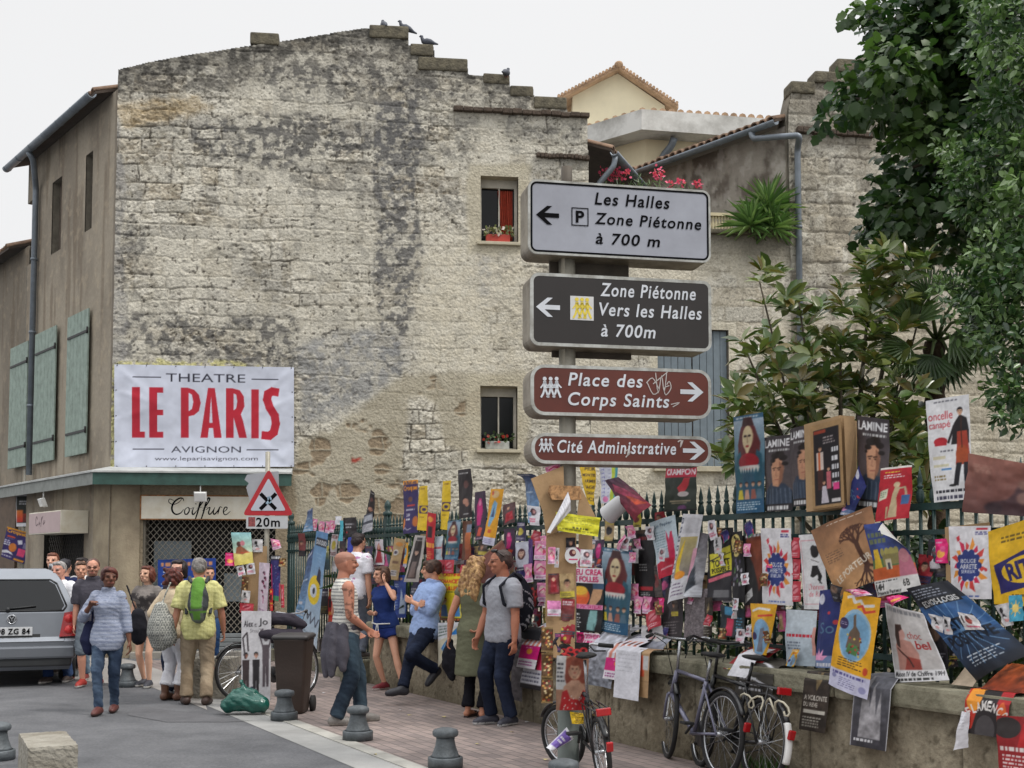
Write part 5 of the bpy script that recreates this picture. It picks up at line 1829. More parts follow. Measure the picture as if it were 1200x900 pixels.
FEN=Plane(W0+WN*(FOFF+.035),WT,WN)
WAL=Plane(W0+WN*.045,WT,WN)
POL=Plane(PB+AN*.085,AX,AN)
WPO=Plane(TB+TN*.05,TA,TN)
def paper_mesh(name,S,art,bg,fn,DENS=1.35,ppu=None,minr=10):
 """S(u,v)->3D for arrays u,v; resolution follows the size on the picture"""
 c=[S(np.array([a]),np.array([b]))for a,b in((0,0),(1,0),(1,1),(0,1))]
 P=[]
 for q in c:
  x,y=project_np(q[0],q[1],q[2]);P.append((float(x[0]),float(y[0])))
 wpx=max(math.dist(P[0],P[1]),math.dist(P[3],P[2]))*.853;hpx=max(math.dist(P[0],P[3]),math.dist(P[1],P[2]))*.853
 nw=int(min(max(wpx*DENS,minr),300));nh=int(min(max(hpx*DENS,minr),300))
 cv=Cv(nw,nh,bg)
 art(cv)
 cv.blur_noise(.09,4,random.randint(0,99));cv.blur_noise(.08,19,7)
 cols=srgb_np(np.clip(cv.out(),0,255))*.88
 u,v=np.meshgrid((np.arange(nw))/(nw-1),np.arange(nh)/(nh-1))
 X,Y,Z=S(u,v)
 pts=np.stack([X,Y,Z],-1)[::-1]
 me=grid_mesh(name,pts.reshape(-1,3),nw,nh,cols[::-1].reshape(-1,3))
 me.materials.append(PAPER)
 return me
_layer=[0]
ALLP=[]
def poster(label,plane,quad,art,bg=(225,225,225),lay=0,bend=0.02,curl=None,name='poster',cat='poster',group=None,off=None,wave=.02,parent=None):
 """quad: picture corners TL TR BR BL of the sheet hanging on the plane"""
 o=(lay*.016+.006)if off is None else off
 Q=np.array([plane.hit(x,y,o)for x,y in quad])
 sd=random.randint(0,999)
 p0,a,n=plane.p0,plane.a,plane.n
 wid=abs(Q[1,0]-Q[0,0]);hei=abs(Q[3,1]-Q[0,1])
 def S(u,v):
  w=[(1-u)*(1-v),u*(1-v),u*v,(1-u)*v]
  s_=sum(w[i]*Q[i,0]for i in range(4));z_=sum(w[i]*Q[i,1]for i in range(4))
  d=o+bend*np.sin(math.pi*np.clip(u,0,1))*(.4+.6*v)+wave*(fbm(u*2.2+sd,v*2.2,sd,3)-.5)*2
  d=d+.004
  if curl:
   kind,amt=curl
   if kind=='top':t=np.clip(1-v*4,0,1);d=d+amt*t**2;z_=z_-amt*.5*t**2
   if kind=='bottom':t=np.clip(v*3-2,0,1);d=d+amt*t**2;z_=z_+amt*.3*t**2
   if kind=='tr':t=np.clip((u-v)*2-.9,0,1);d=d+amt*t;s_=s_-amt*.8*t*t;z_=z_-amt*.6*t*t
   if kind=='bl':t=np.clip((v-u)*2-.9,0,1);d=d+amt*t;s_=s_+amt*.5*t*t;z_=z_+amt*.6*t*t
   if kind=='left':t=np.clip(1-u*4,0,1);d=d+amt*t*t
   if kind=='right':t=np.clip(u*4-3,0,1);d=d+amt*t*t
  return p0 .x+a.x*s_+n.x*d,p0 .y+a.y*s_+n.y*d,z_
 me=paper_mesh(name,S,art,bg,None)
 ob=link_mesh(name,me,parent)
 if parent is None:tag(ob,label,cat,group)
 return ob
def drape(label,px_l,px_r,art,bg,path,lay=0,name='poster',cat='poster',group=None,skew=0.0,wave=.008):
 """sheet laid over the coping: path is (v, off, z) from its top edge on the coping to its hanging end"""
 s0=wall_hit(px_l[0],px_l[1],path[-1][1])[0];s1=wall_hit(px_r[0],px_r[1],path[-1][1])[0]
 vv=[p[0]for p in path];oo=[p[1]for p in path];zz=[p[2]for p in path]
 sd=random.randint(0,999)
 def S(u,v):
  of=np.interp(v,vv,oo)+lay*.008+wave*(fbm(u*2+sd,v*3,sd,3)-.3)
  z_=np.interp(v,vv,zz)+lay*.008+.004
  s_=s0+(s1-s0)*u+skew*v
  return W0 .x+WT.x*s_+WN.x*of,W0 .y+WT.y*s_+WN.y*of,z_
 me=paper_mesh(name,S,art,bg,None)
 return tag(link_mesh(name,me),label,cat,group)
def board(label,plane,quad,th,m,name='cardboard_sheet',cat='cardboard',lay=0,group=None,parent=None):
 """flat rigid sheet with thickness on a plane"""
 o=lay*.016+.004
 Q=[plane.hit(x,y,o)for x,y in quad]
 mb=MB();mb.prism([Q[i]for i in range(len(Q))][::-1],plane.p0+plane.n*o-ZU*plane.p0 .z,plane.a,ZU,plane.n,th)
 ob=mb.build(name,m,parent)
 if parent is None:tag(ob,label,cat,group)
 return ob
# ---- colours used again and again
PINK=(226,70,140);MAG=(214,30,120);RED=(190,36,48);TEAL=(52,96,112);DK=(34,32,36);WH=(222,222,228);YEL=(228,190,40);NAVY=(34,40,96);ORG=(226,130,44)
def a_witch(c):
 c.grad(0,0,1,.5,(170,184,200),(70,110,128)).grad(0,.5,1,1,(50,92,110),(30,70,104))
 c.rect(0,0,1,.05,(52,92,120));c.small(.1,.01,.9,.045,1,(200,210,220))
 c.poly([(.2,.52),(.14,.3),(.28,.12),(.5,.08),(.72,.13),(.86,.3),(.8,.52)],(92,34,36))
 c.poly([(.3,.12),(.36,.03),(.62,.03),(.7,.12)],(60,26,28))
 c.ell(.5,.24,.17,.125,(206,188,150));c.poly([(.36,.3),(.5,.42),(.64,.3)],(206,188,150))
 c.ell(.43,.22,.05,.012,(40,24,22));c.ell(.57,.22,.05,.012,(40,24,22));c.line([(.5,.22),(.51,.29)],.03,(150,120,90));c.ell(.5,.325,.06,.012,(150,40,40))
 c.poly([(.04,.95),(.1,.42),(.24,.36),(.3,.5),(.26,.95)],(40,92,108));c.poly([(.96,.95),(.9,.42),(.76,.36),(.7,.5),(.74,.95)],(34,80,98))
 c.ell(.5,.48,.32,.085,(150,26,40))
 for i in range(7):c.poly([(.2+i*.09,.54),(.245+i*.09,.60),(.29+i*.09,.54)],(214,210,204))
 c.rect(.18,.52,.82,.545,(206,202,198))
 for i,(x,col)in enumerate(((.2,(206,188,60)),(.42,(196,150,130)),(.66,(150,90,80)),(.84,(80,110,130)))):
  c.poly([(x-.1,.86),(x-.06,.76),(x+.06,.76),(x+.1,.86)],col);c.face(x,.71,.07,(216,178,150),(60,30,24))
 c.blur(.7);c.rect(0,.86,1,1,(36,84,118));c.small(.06,.88,.94,.97,4,(190,210,224),.5)
def a_portrait(word,dark=True,off=0.0):
 def f(c):
  c.grad(0,0,1,1,(60,54,58),(112,100,100))
  c.poly([(.0,.98),(.06,.72),(.34,.62),(.78,.64),(1,.74),(1,.98)],(54,66,84))
  for k in range(7):c.line([(.05+k*.15,.98),(.12+k*.13,.7)],.03,(96,110,128))
  o=.04+off;k=c.w/c.h
  c.poly([(.34+o,.66),(.3+o,.4),(.42+o,.3),(.66+o,.31),(.74+o,.44),(.66+o,.6),(.54+o,.68)],(204,152,120));c.poly([(.58+o,.34),(.74+o,.4),(.68+o,.58),(.54+o,.68),(.6+o,.5)],(150,104,82))
  for(x,y,r)in((.36,.33,.1),(.44,.27,.14),(.58,.25,.16),(.7,.3,.13),(.76,.38,.09),(.3,.38,.05)):c.ell(x+o,y,r,r*k*.8,(34,26,24))
  for x in(.42,.58):c.line([(x-.06+o,.435),(x+.06+o,.425)],.035,(50,34,28));c.ell(x+o,.455,.035,.008,(60,42,36))
  c.line([(.49+o,.46),(.47+o,.53),(.52+o,.535)],.02,(160,110,88));c.line([(.43+o,.585),(.56+o,.58)],.025,(150,80,72))
  c.blur(.8);c.text(word,.06,.05,.94,.15,(230,230,232),.03);c.small(.22,.175,.92,.215,1,(190,190,190),.7,0)
  c.rect(0,.9,1,1,(40,36,40));c.small(.1,.915,.9,.985,1,(220,220,220),.75,.1)
 return f
def a_framed(c):
 c.rect(0,0,1,1,(164,132,92));c.rect(.1,.07,.9,.96,(30,26,30))
 c.rect(.12,.08,.5,.12,(150,60,40));c.small(.4,.16,.86,.26,3,(160,150,150));
 c.rect(.18,.34,.4,.55,(206,190,180));c.rect(.24,.34,.3,.55,(200,96,50));c.face(.3,.3,.07);c.rect(.2,.55,.38,.78,(70,40,36))
 c.blur(.5)
 for k in range(5):c.small(.66,.3+k*.1,.86,.37+k*.1,1,(210,210,214),.8,0)
 c.rect(.48,.58,.62,.78,(190,100,110));c.face(.55,.55,.06);c.poly([(.3,.94),(.34,.74),(.46,.74),(.54,.94)],(196,190,200));c.face(.4,.7,.06)
 c.rect(.68,.72,.86,.8,PINK);c.rect(.62,.9,.88,.94,(210,206,206))
def a_red_animal(c):
 c.rect(0,0,1,1,(186,38,52));c.rect(0,0,1,.04,(230,226,220));c.small(.2,.08,.9,.12,1,(230,200,60));c.small(.16,.14,.9,.22,2,(240,220,220))
 c.poly([(.06,.62),(.08,.44),(.36,.4),(.34,.58)],(214,214,190));c.small(.1,.45,.32,.56,3,(90,120,90))
 c.poly([(.44,.95),(.5,.6),(.56,.36),(.66,.32),(.7,.42),(.64,.6),(.72,.95)],(196,176,140));c.ell(.6,.34,.1,.05,(206,186,150));c.line([(.66,.42),(.82,.4),(.86,.55)],.05,(190,170,140))
 c.rect(.76,.55,.94,.72,(62,100,150));c.line([(.4,.95),(.4,.75)],.06,(190,166,130))
def a_cello(c):
 c.rect(0,0,1,1,(226,226,228));c.small(.2,.02,.9,.05,1,(110,110,120),.5)
 c.text('oncelle',.05,.13,.62,.21,(186,40,52),.0);c.text('canapé',.05,.225,.56,.31,(186,40,52),.0)
 c.ell(.32,.42,.16,.04,(176,34,44));c.rect(.18,.40,.46,.46,(186,40,52))
 c.poly([(.56,.46),(.64,.26),(.78,.18),(.92,.22),(.96,.34),(.96,.46)],(30,26,30));c.line([(.64,.28),(.5,.44)],.05,(36,30,34));c.face(.78,.15,.075,(214,170,140),(28,22,24))
 c.poly([(.66,.66),(.7,.34),(.92,.34),(.98,.66)],(166,62,44));c.ell(.8,.56,.14,.09,(172,78,40));c.rect(.79,.2,.815,.5,(70,36,26))
 c.poly([(.6,.84),(.68,.64),(.8,.64),(.72,.86)],(26,26,34));c.poly([(.86,.86),(.84,.64),(.96,.64),(.98,.86)],(26,26,34));c.ell(.58,.85,.1,.012,(20,20,22))
 c.blur(.4);c.small(.3,.5,.62,.53,1,(90,90,100));c.rect(.1,.56,.42,.59,(212,204,176));c.rect(.1,.64,.5,.665,(206,200,170));c.rect(.3,.68,.56,.7,(90,140,190));c.small(.1,.74,.5,.8,2,(140,120,70))
 c.small(.1,.885,.95,.92,1,(40,40,50),.75,.05);c.small(.1,.94,.95,.985,1,(70,70,90),.75,.05)
def a_brownphoto(c):
 c.grad(0,0,1,1,(150,100,88),(96,58,54));c.small(.1,.16,.4,.3,3,(180,140,124),.4)
 c.poly([(.35,1),(.42,.78),(.62,.72),(.7,.6),(.74,.4),(.92,.28),(1,.4),(1,1)],(70,46,50));c.ell(.82,.42,.09,.1,(130,96,84));c.ell(.84,.66,.1,.12,(120,88,80));c.ell(.45,.88,.12,.1,(58,40,46));c.blur(2)
def a_crampon(c):
 c.rect(0,0,1,1,(44,52,44));c.rect(0,0,1,.25,(186,30,60));c.text('CRAMPON',.06,.06,.96,.2,(230,224,226),.03)
 c.poly([(.5,.58),(.44,.48),(.6,.36),(.66,.26),(.82,.26),(.78,.42),(.66,.56)],(190,50,60));c.ell(.62,.62,.16,.06,(190,180,180));c.rect(.2,.76,.84,.78,(180,160,130));c.rect(.26,.81,.74,.825,(170,150,120));c.ell(.6,.92,.14,.06,(96,50,96));c.rect(.0,.95,1,1,(30,30,30))
def a_sun(c):
 c.rect(0,0,1,1,(224,222,226));c.rect(.68,.03,.92,.06,(200,60,80));c.small(.66,.075,.94,.13,2,(70,70,130),.7)
 R=random.Random(4)
 for k in range(17):
  t=2*math.pi*k/17+.1;r0=.26;r1=.46 if k%2 else .38
  a=(.5+math.cos(t-.12)*r0,.54+math.sin(t-.12)*r0*.85);b=(.5+math.cos(t+.16)*r0,.54+math.sin(t+.16)*r0*.85)
  m=(.5+math.cos(t+.22)*(r0+r1)/2,.54+math.sin(t+.22)*(r0+r1)/2*.85);e=(.5+math.cos(t)*r1,.54+math.sin(t)*r1*.85)
  c.poly([a,(a[0]*.5+e[0]*.5,a[1]*.5+e[1]*.5),e,m,b],[(212,70,66),(230,150,60),(206,44,84)][k%3])
 c.ell(.5,.54,.25,.19,(38,54,120));
 for k in range(10):
  t=2*math.pi*k/10;c.ell(.5+.24*math.cos(t),.54+.18*math.sin(t),.07,.045,(38,54,120))
 c.text('BOUGE',.32,.45,.68,.51,WH,.02);c.text('ARRETE',.3,.525,.7,.585,WH,.02);c.text('SERIEUX',.33,.6,.67,.645,WH,.02)
 c.poly([(.2,.16),(.27,.13),(.29,.19),(.23,.22)],(206,60,70));c.ell(.88,.6,.03,.025,(206,60,70));c.small(.3,.94,.8,.97,1,(80,100,170),.7)
def a_treeposter(c):
 c.grad(0,0,1,1,(150,108,78),(196,150,104));c.blur_noise(.18,4,3)
 br=(74,42,28)
 def branch(x,y,a,l,w,d):
  x1,y1=x+math.cos(a)*l,y-math.sin(a)*l*c.w/c.h
  c.line([(x,y),(x1,y1)],w,br,None)
  if d:
   for da in(-.5,.1,.55):branch(x1,y1,a+da+random.uniform(-.12,.12),l*.66,w*.6,d-1)
 branch(.72,.62,1.75,.2,.07,4)
 c.line([(.72,.62),(.74,.74),(.72,.8)],.085,br)
 for a in(-2.2,-1.75,-1.3,-.9):branch(.72,.78,a,.16,.03,2)
 c.line([(.74,.74),(.98,.86)],.04,br)
 c.text('LE PORTEUR D',.14,.66,.98,.75,(230,222,206),.012,0,-.30);c.small(.1,.4,.46,.56,5,(110,84,66),.35);c.small(.3,.03,.9,.06,1,(220,200,180),.4)
def a_village(c):
 c.rect(0,0,1,.78,(58,74,136));c.blur_noise(.3,7,9);c.small(.05,.12,.6,.3,2,(110,120,90),.7);c.rect(0,.5,1,.66,(84,116,70));c.rect(0,.62,1,.78,(196,92,44))
 for x in(.36,.48,.58,.68):c.ell(x,.42,.06,.06,(170,160,90));c.rect(.34,.45,.74,.6,(140,130,80))
 c.poly([(.06,.62),(.1,.36),(.24,.36),(.3,.62)],(214,176,50));c.rect(.4,.52,.54,.66,(206,196,170));c.rect(.44,.57,.5,.66,(70,70,80));c.poly([(.66,.78),(.72,.5),(.94,.5),(1,.78)],(186,110,130));c.ell(.82,.5,.1,.1,(196,130,140))
 c.rect(0,.78,1,1,(224,222,220));c.text('14H',.04,.83,.24,.92,(20,20,20),.03);c.text('Présence Pasteur',.04,.93,.62,.985,(30,30,30),.02);c.text('6B',.68,.82,.82,.92,(30,30,30),.02);c.small(.04,.795,.7,.82,1,(60,60,60),.7)
def a_rita(c):
 c.rect(0,0,1,1,(222,176,32));c.small(.25,.12,.95,.22,2,(110,90,30),.5)
 c.poly([(.1,.48),(1,.26),(1,.72),(.16,.86)],(40,36,100));c.ell(.66,.56,.42,.16,(226,184,40),-.18);c.text('RITA',.34,.44,.98,.66,(40,36,100),.04,0,-.22);c.small(.4,.84,.95,.9,1,(120,96,30),.5)
def a_positive(c):
 c.grad(0,0,1,1,(34,36,44),(30,40,54));c.grad(0,.22,1,.6,(40,78,124),(54,92,140));c.grad(0,.6,1,1,(44,76,116),(22,24,32));c.blur_noise(.3,5,14)
 for k in range(4):c.small(.1,.04+k*.03,.8,.06+k*.03,1,(170,176,190),.5)
 c.rect(.1,.165,.9,.25,(20,22,26));c.text('ECHOS-LOGIS',.14,.175,.86,.24,(222,222,222),.02)
 for k in range(18):c.line([(.5,.56),(.5+.55*math.cos(k*.35),.56+.35*math.sin(k*.35))],.012,(110,150,190))
 c.text('ETRE',.3,.42,.8,.54,(16,28,44),.04);c.text('POSITIVE',.1,.57,.9,.7,(14,26,42),.04);c.small(.2,.78,.8,.9,4,(200,210,220),.3)
def a_belle(c):
 c.rect(0,0,1,1,(226,226,228));c.rect(.03,.02,.97,.84,(186,182,180));c.small(.06,.03,.9,.1,1,(130,130,134),.8,0)
 c.poly([(.16,.84),(.18,.52),(.3,.42),(.56,.46),(.66,.62),(.62,.84)],(176,128,116));c.poly([(.3,.84),(.4,.66),(.66,.7),(.64,.84)],(150,66,56));c.ell(.36,.36,.12,.09,(196,150,140))
 c.poly([(.2,.4),(.26,.25),(.42,.24),(.44,.3),(.34,.34),(.3,.56),(.22,.52)],(62,42,36));c.line([(.22,.56),(.44,.7),(.5,.8)],.035,(70,40,36))
 c.blur(.8);c.text('choc',.52,.32,.8,.42,(160,60,56),0);c.text('bel',.64,.44,.9,.56,(160,40,40),.02);c.text('Maison IV de Chiffre 19H',.03,.86,.97,.925,(24,24,26),.015,.2);c.small(.05,.94,.95,.985,1,(50,50,50),.7)
def a_darkportrait(c):
 c.rect(0,0,1,1,(38,36,42));c.ell(.4,.3,.36,.22,(120,96,82));c.ell(.3,.26,.06,.02,(30,24,24));c.blur(1.5);c.small(.2,.7,.9,.8,2,(150,150,160))
def a_ship(c):
 c.rect(0,0,1,1,(228,168,36));c.line([(.2,.05),(.34,.03),(.4,.09),(.56,.06),(.64,.11),(.86,.09)],.07,(226,224,220));c.line([(.5,.13),(.62,.11),(.7,.17),(.9,.14)],.06,(206,70,50))
 c.ell(.5,.42,.4,.27,(150,184,206));c.ell(.5,.43,.36,.24,(120,166,200));
 c.poly([(.34,.56),(.38,.4),(.46,.34),(.44,.22),(.5,.2),(.54,.32),(.64,.38),(.7,.56)],(110,92,76));c.poly([(.36,.6),(.42,.5),(.66,.52),(.62,.62)],(84,130,74));
 for k in range(16):c.ell(.34+random.random()*.36,.42+random.random()*.2,.025,.012,[(190,70,60),(214,190,90),(90,60,44)][k%3])
 c.ell(.2,.32,.13,.06,(58,48,90));c.small(.1,.3,.3,.34,2,(180,170,200),.4);c.small(.2,.66,.8,.76,4,(70,50,30),.4);c.ell(.88,.74,.05,.04,(196,70,40))
 c.rect(0,.8,1,1,(200,200,224));c.small(.1,.815,.9,.85,1,(96,90,150),.8,0);c.ell(.16,.87,.06,.025,(140,140,180));c.ell(.86,.93,.08,.035,(150,150,190));c.small(.3,.86,.74,.96,5,(110,106,150),.4)
def a_ship2(c):
 c.rect(0,0,1,1,(222,166,44));c.line([(.1,.16),(.4,.1),(.8,.12)],.09,(226,224,220));c.line([(.4,.25),(.9,.22)],.08,(206,70,50));c.ell(.55,.7,.38,.4,(130,170,204));c.poly([(.5,.95),(.56,.5),(.7,.46),(.8,.95)],(110,116,130));c.ell(.24,.66,.16,.08,(58,48,90))
def a_blue(c):
 c.grad(0,0,1,1,(38,46,110),(44,56,104));c.ell(.2,.12,.2,.07,(206,206,220));c.text('So',.2,.42,.8,.56,(84,120,150),0);c.ell(.6,.3,.06,.02,(196,60,70));c.ell(.86,.42,.1,.03,(186,60,70));c.rect(0,.84,1,1,(110,130,170));c.small(.05,.93,.95,.985,1,WH,.8,0)
 c.poly([(.0,.9),(.06,.8),(.14,.84),(.2,.74),(.3,.82),(.44,.76),(.4,.84),(.6,.84),(.44,.9)],(230,160,200))
def a_pale(c):
 c.grad(0,0,1,1,(196,206,214),(170,184,196));c.small(.08,.42,.92,.5,1,(196,40,60),.7,0);c.small(.1,.56,.6,.72,3,(96,104,120),.5);c.rect(.9,.3,1,.8,(206,150,140))
def a_silhouette(c):
 c.rect(0,0,1,1,(222,222,224));c.rect(.06,.08,.94,.09,(216,160,170));c.rect(.06,.92,.94,.93,(216,160,170));c.rect(.06,.08,.075,.93,(216,160,170))
 c.ell(.6,.24,.16,.08,(26,22,24));c.ell(.52,.2,.1,.05,(26,22,24));c.line([(.45,.34),(.75,.38)],.02,(40,30,30));c.poly([(.4,.56),(.5,.42),(.7,.42),(.86,.56),(.76,.66),(.7,.54),(.5,.58)],(24,22,24));c.line([(.7,.6),(.82,.66)],.04,(30,28,28))
 c.text("L'homme",.34,.66,.9,.74,(206,110,120),0);c.text('de Rita',.36,.76,.88,.83,(206,110,120),0)
def a_pinkfly(c):
 c.rect(0,0,1,1,(224,140,180));c.ell(.4,.36,.22,.2,(236,206,200));c.ell(.66,.46,.2,.2,(226,180,180));c.line([(.2,.5),(.5,.3),(.8,.5),(.7,.7)],.08,(196,40,110));c.ell(.76,.56,.12,.1,(206,60,100));c.rect(0,.76,1,1,(230,216,226));c.small(.1,.8,.9,.94,2,(180,70,140),.6)
def a_redfly(c):
 c.rect(0,0,1,1,(188,60,74));c.ell(.5,.4,.28,.22,(214,130,140));c.line([(.3,.5),(.7,.3)],.1,(150,30,50));c.small(.1,.7,.9,.9,2,(230,200,206),.5)
def a_magfly(c):
 c.rect(0,0,1,1,(226,40,120));c.small(.1,.1,.8,.22,1,(240,200,220));c.ell(.5,.62,.3,.16,(236,170,80));c.ell(.66,.42,.16,.12,(230,90,150));c.small(.15,.84,.85,.94,1,(240,210,220))
def a_dieu(c):
 c.rect(0,0,1,1,(24,24,28));c.rect(0,0,1,.24,(226,222,226));c.text('DIEU CREA',.03,.025,.97,.12,(196,24,90),.035);c.text('LES FOLLES',.03,.135,.86,.225,(196,24,90),.035)
 c.ell(.34,.46,.28,.17,(226,96,50));c.grad(.12,.36,.56,.46,(232,170,50),(228,120,50));c.ell(.34,.36,.22,.07,(234,186,60));c.poly([(.6,.62),(.66,.42),(.72,.3),(.96,.32),(.9,.48),(.72,.62)],(206,160,120));c.rect(.7,.24,1,.33,(60,90,120))
 c.rect(.0,.57,.98,.645,(230,150,190));c.text('300 000 SPECTATEURS',.04,.58,.95,.635,(180,30,90),.01)
 c.poly([(.6,.96),(.66,.66),(.84,.66),(.86,.86),(.8,.97)],(130,176,176));c.rect(.78,.86,.82,.97,(90,130,130));c.small(.14,.715,.46,.745,1,(226,226,226),.8);c.small(.18,.77,.44,.94,5,(200,200,200),.45)
def a_palace(c):
 c.rect(0,0,.58,1,(206,26,110));c.rect(.58,0,1,1,(230,210,222));c.text('PALACE',.03,.15,.56,.85,(110,14,60),.05);c.text('20H30',.6,.1,.98,.5,(196,40,110),.03);c.small(.6,.6,.96,.95,1,(196,40,110),.7)
def a_darkframe(c):
 c.rect(0,0,1,1,(70,54,42));c.rect(.08,.06,1,1,(24,22,26));c.small(.34,.1,.9,.16,1,(120,40,44),.8);c.small(.2,.28,.7,.31,1,(190,190,190));c.small(.3,.5,.8,.62,3,(150,150,150),.4);c.rect(.1,.84,.9,.9,(170,40,50));c.small(.3,.92,.9,.98,2,(180,180,180))
def a_papier(c):
 c.rect(0,0,1,1,(190,206,216));c.text('Le Papier',.2,.08,.86,.15,(50,70,90),.01);c.small(.12,.2,.6,.6,9,(110,140,150),.35)
 c.poly([(.62,.72),(.56,.4),(.6,.22),(.66,.4),(.74,.26),(.8,.26),(.84,.5),(.82,.74)],(206,40,84));c.poly([(.0,1),(.04,.74),(.4,.68),(.84,.72),(.86,1)],(196,30,60));c.line([(.2,.86),(.7,.84)],.06,(226,160,170))
def a_banana(c):
 c.rect(0,0,1,1,(222,222,228));
 for k in range(8):c.rect(.03,.05+k*.1,.16,.11+k*.1,(60,66,90));c.rect(.06,.065+k*.1,.13,.095+k*.1,(222,222,228))
 c.grad(.2,.26,.92,.72,(196,180,120),(130,124,122));c.poly([(.3,.7),(.24,.54),(.34,.36),(.46,.28),(.4,.46),(.42,.62),(.6,.7),(.5,.74)],(232,196,50));c.ell(.5,.7,.22,.05,(230,150,40));c.rect(.24,.04,.9,.22,(206,206,212));c.small(.3,.78,.8,.95,4,(110,90,120),.4);c.rect(.86,.4,1,.8,(226,170,190))
def a_greycurl(c):
 c.grad(0,0,1,1,(110,106,112),(200,204,212));c.poly([(.3,.7),(.6,.5),(.8,.8),(.4,.95)],(60,66,76));c.blur_noise(.3,5,21)
def a_tout(c):
 c.grad(0,0,1,1,(26,26,30),(46,44,50));c.poly([(.08,.36),(.9,.24),(.94,.33),(.12,.44)],(224,214,70));c.small(.14,.33,.86,.36,1,(60,60,30));c.poly([(.12,.46),(.94,.34),(.96,.58),(.16,.66)],(230,220,60));c.text('TOUT',.2,.43,.9,.53,(26,26,20),.03,0,-.16);c.text('POSSIBLE',.2,.54,.9,.61,(26,26,20),.03,0,-.16);c.poly([(.06,.7),(.96,.6),(.96,.65),(.08,.75)],(220,110,130));c.rect(.3,.85,.9,.95,(110,110,114))
def a_leopard(c):
 c.rect(0,0,1,1,(30,28,32));c.ell(.45,.2,.38,.16,(226,206,130))
 for k in range(14):c.ell(.2+random.random()*.5,.08+random.random()*.24,.06,.022,(40,34,28))
 for k in range(26):c.ell(.2+random.random()*.6,.4+random.random()*.35,.05,.03,[(90,84,110),(170,166,176),(60,56,66),(70,110,60)][k%4])
def a_horse(c):
 c.rect(0,0,1,1,(30,26,28));c.poly([(.3,.06),(1,.02),(1,.7),(.86,.84),(.7,.6),(.5,.4),(.3,.2)],(120,56,36));c.poly([(.5,.1),(.9,.1),(.8,.4),(.62,.3)],(140,70,46));c.blur(1.5);c.small(.3,.0,.96,.05,1,WH,.8);c.poly([(.04,.86),(.5,.76),(.54,.88),(.08,.97)],(196,196,196));c.small(.12,.83,.46,.9,3,(90,90,90),.4)
def a_star(c):
 c.rect(0,0,1,1,(58,52,56));c.poly([(.5,.1),(.58,.3),(.8,.32),(.62,.44),(.68,.64),(.5,.52),(.32,.64),(.38,.44),(.2,.32),(.42,.3)],(96,90,96));c.small(.1,.66,.9,.94,5,(130,122,124),.4)
def a_net(c):
 c.rect(0,0,1,1,(120,112,116));c.blur_noise(.5,22,31);c.small(.1,.02,.9,.2,2,(90,84,90),.4)
def a_yellowmech(c):
 c.rect(0,0,1,1,(228,206,44));c.text('AL CASTING',.04,-.0,.96,.07,(200,40,30),.03);c.text('MECHANCETE',.04,.13,.96,.215,(206,44,34),.035);c.small(.3,.235,.6,.26,1,(40,60,120));c.text('GUILLERET',.34,.275,.96,.36,(206,44,34),.035);c.small(.4,.38,.9,.41,1,(60,60,60))
 for k in range(7):
  t=2.2+k*.32;c.poly([(.3,.8),(.3+.34*math.cos(t)-.04,.8-.2*math.sin(t)),(.3+.34*math.cos(t)+.05,.8-.22*math.sin(t))],(206,60,30))
 c.poly([(.2,.9),(.26,.66),(.44,.66),(.52,.9)],(60,110,170));c.face(.36,.58,.11,(236,206,170),(150,50,30));c.poly([(.66,.9),(.7,.6),(.84,.6),(.9,.9)],(70,130,190));c.face(.78,.52,.09,(236,206,170),(40,30,30));c.rect(0,.93,1,1,(40,40,40));c.small(.03,.945,.97,.985,1,(226,120,50),.8,0)
def a_blueshape(c):
 c.rect(0,0,1,1,(206,200,180));c.rect(0,0,1,.4,(214,216,222));c.small(.05,.06,.5,.34,4,(90,110,100),.5);c.poly([(.2,.62),(.46,.46),(.66,.52),(.5,.66),(.3,.72)],(30,120,196));c.poly([(.6,.36),(.9,.12),(1,.2),(.86,.4)],(30,120,196));c.line([(.14,.8),(.9,.1)],.02,(226,200,120))
def a_croque(c):
 c.rect(0,0,1,1,(52,40,96));c.rect(0,0,1,.08,(226,150,40));c.text('le Roi et',.1,.015,.9,.075,(52,40,96),.02);c.text('Croque',.06,.1,.94,.22,(230,150,40),.045);c.ell(.5,.36,.14,.05,(110,70,60));c.rect(.3,.46,.8,.49,(206,60,50));c.small(.2,.53,.86,.58,1,WH,.6);c.text('20H',.24,.62,.5,.68,WH,.03);c.small(.24,.7,.6,.76,1,WH);c.ell(.82,.78,.16,.1,(196,110,50));c.ell(.08,.8,.1,.1,(206,120,50));c.line([(.05,.92),(.2,.88),(.35,.93),(.6,.9)],.04,WH)
def a_croque2(c):
 c.rect(0,0,1,1,(52,40,100));c.rect(0,0,1,.06,(206,140,40));c.text('Croquettes',.04,.05,.98,.2,(232,160,44),.04);c.rect(.1,.26,.4,.31,(206,80,50));c.small(.08,.33,.42,.36,1,WH);c.small(.03,.4,.3,.58,3,WH,.6);c.ell(.4,.6,.15,.14,(206,120,50));c.poly([(.5,.34),(.66,.3),(.72,.42),(.58,.46)],(206,206,220));c.rect(.76,.36,.96,.54,(120,116,150));c.rect(.62,.56,.9,.8,(226,70,120));c.poly([(0,.78),(.2,.72),(.4,.76),(.5,.84),(.3,.8),(0,.86)],WH);c.small(.0,.88,.5,.93,1,WH);c.rect(.55,.9,.95,.96,(220,150,40))
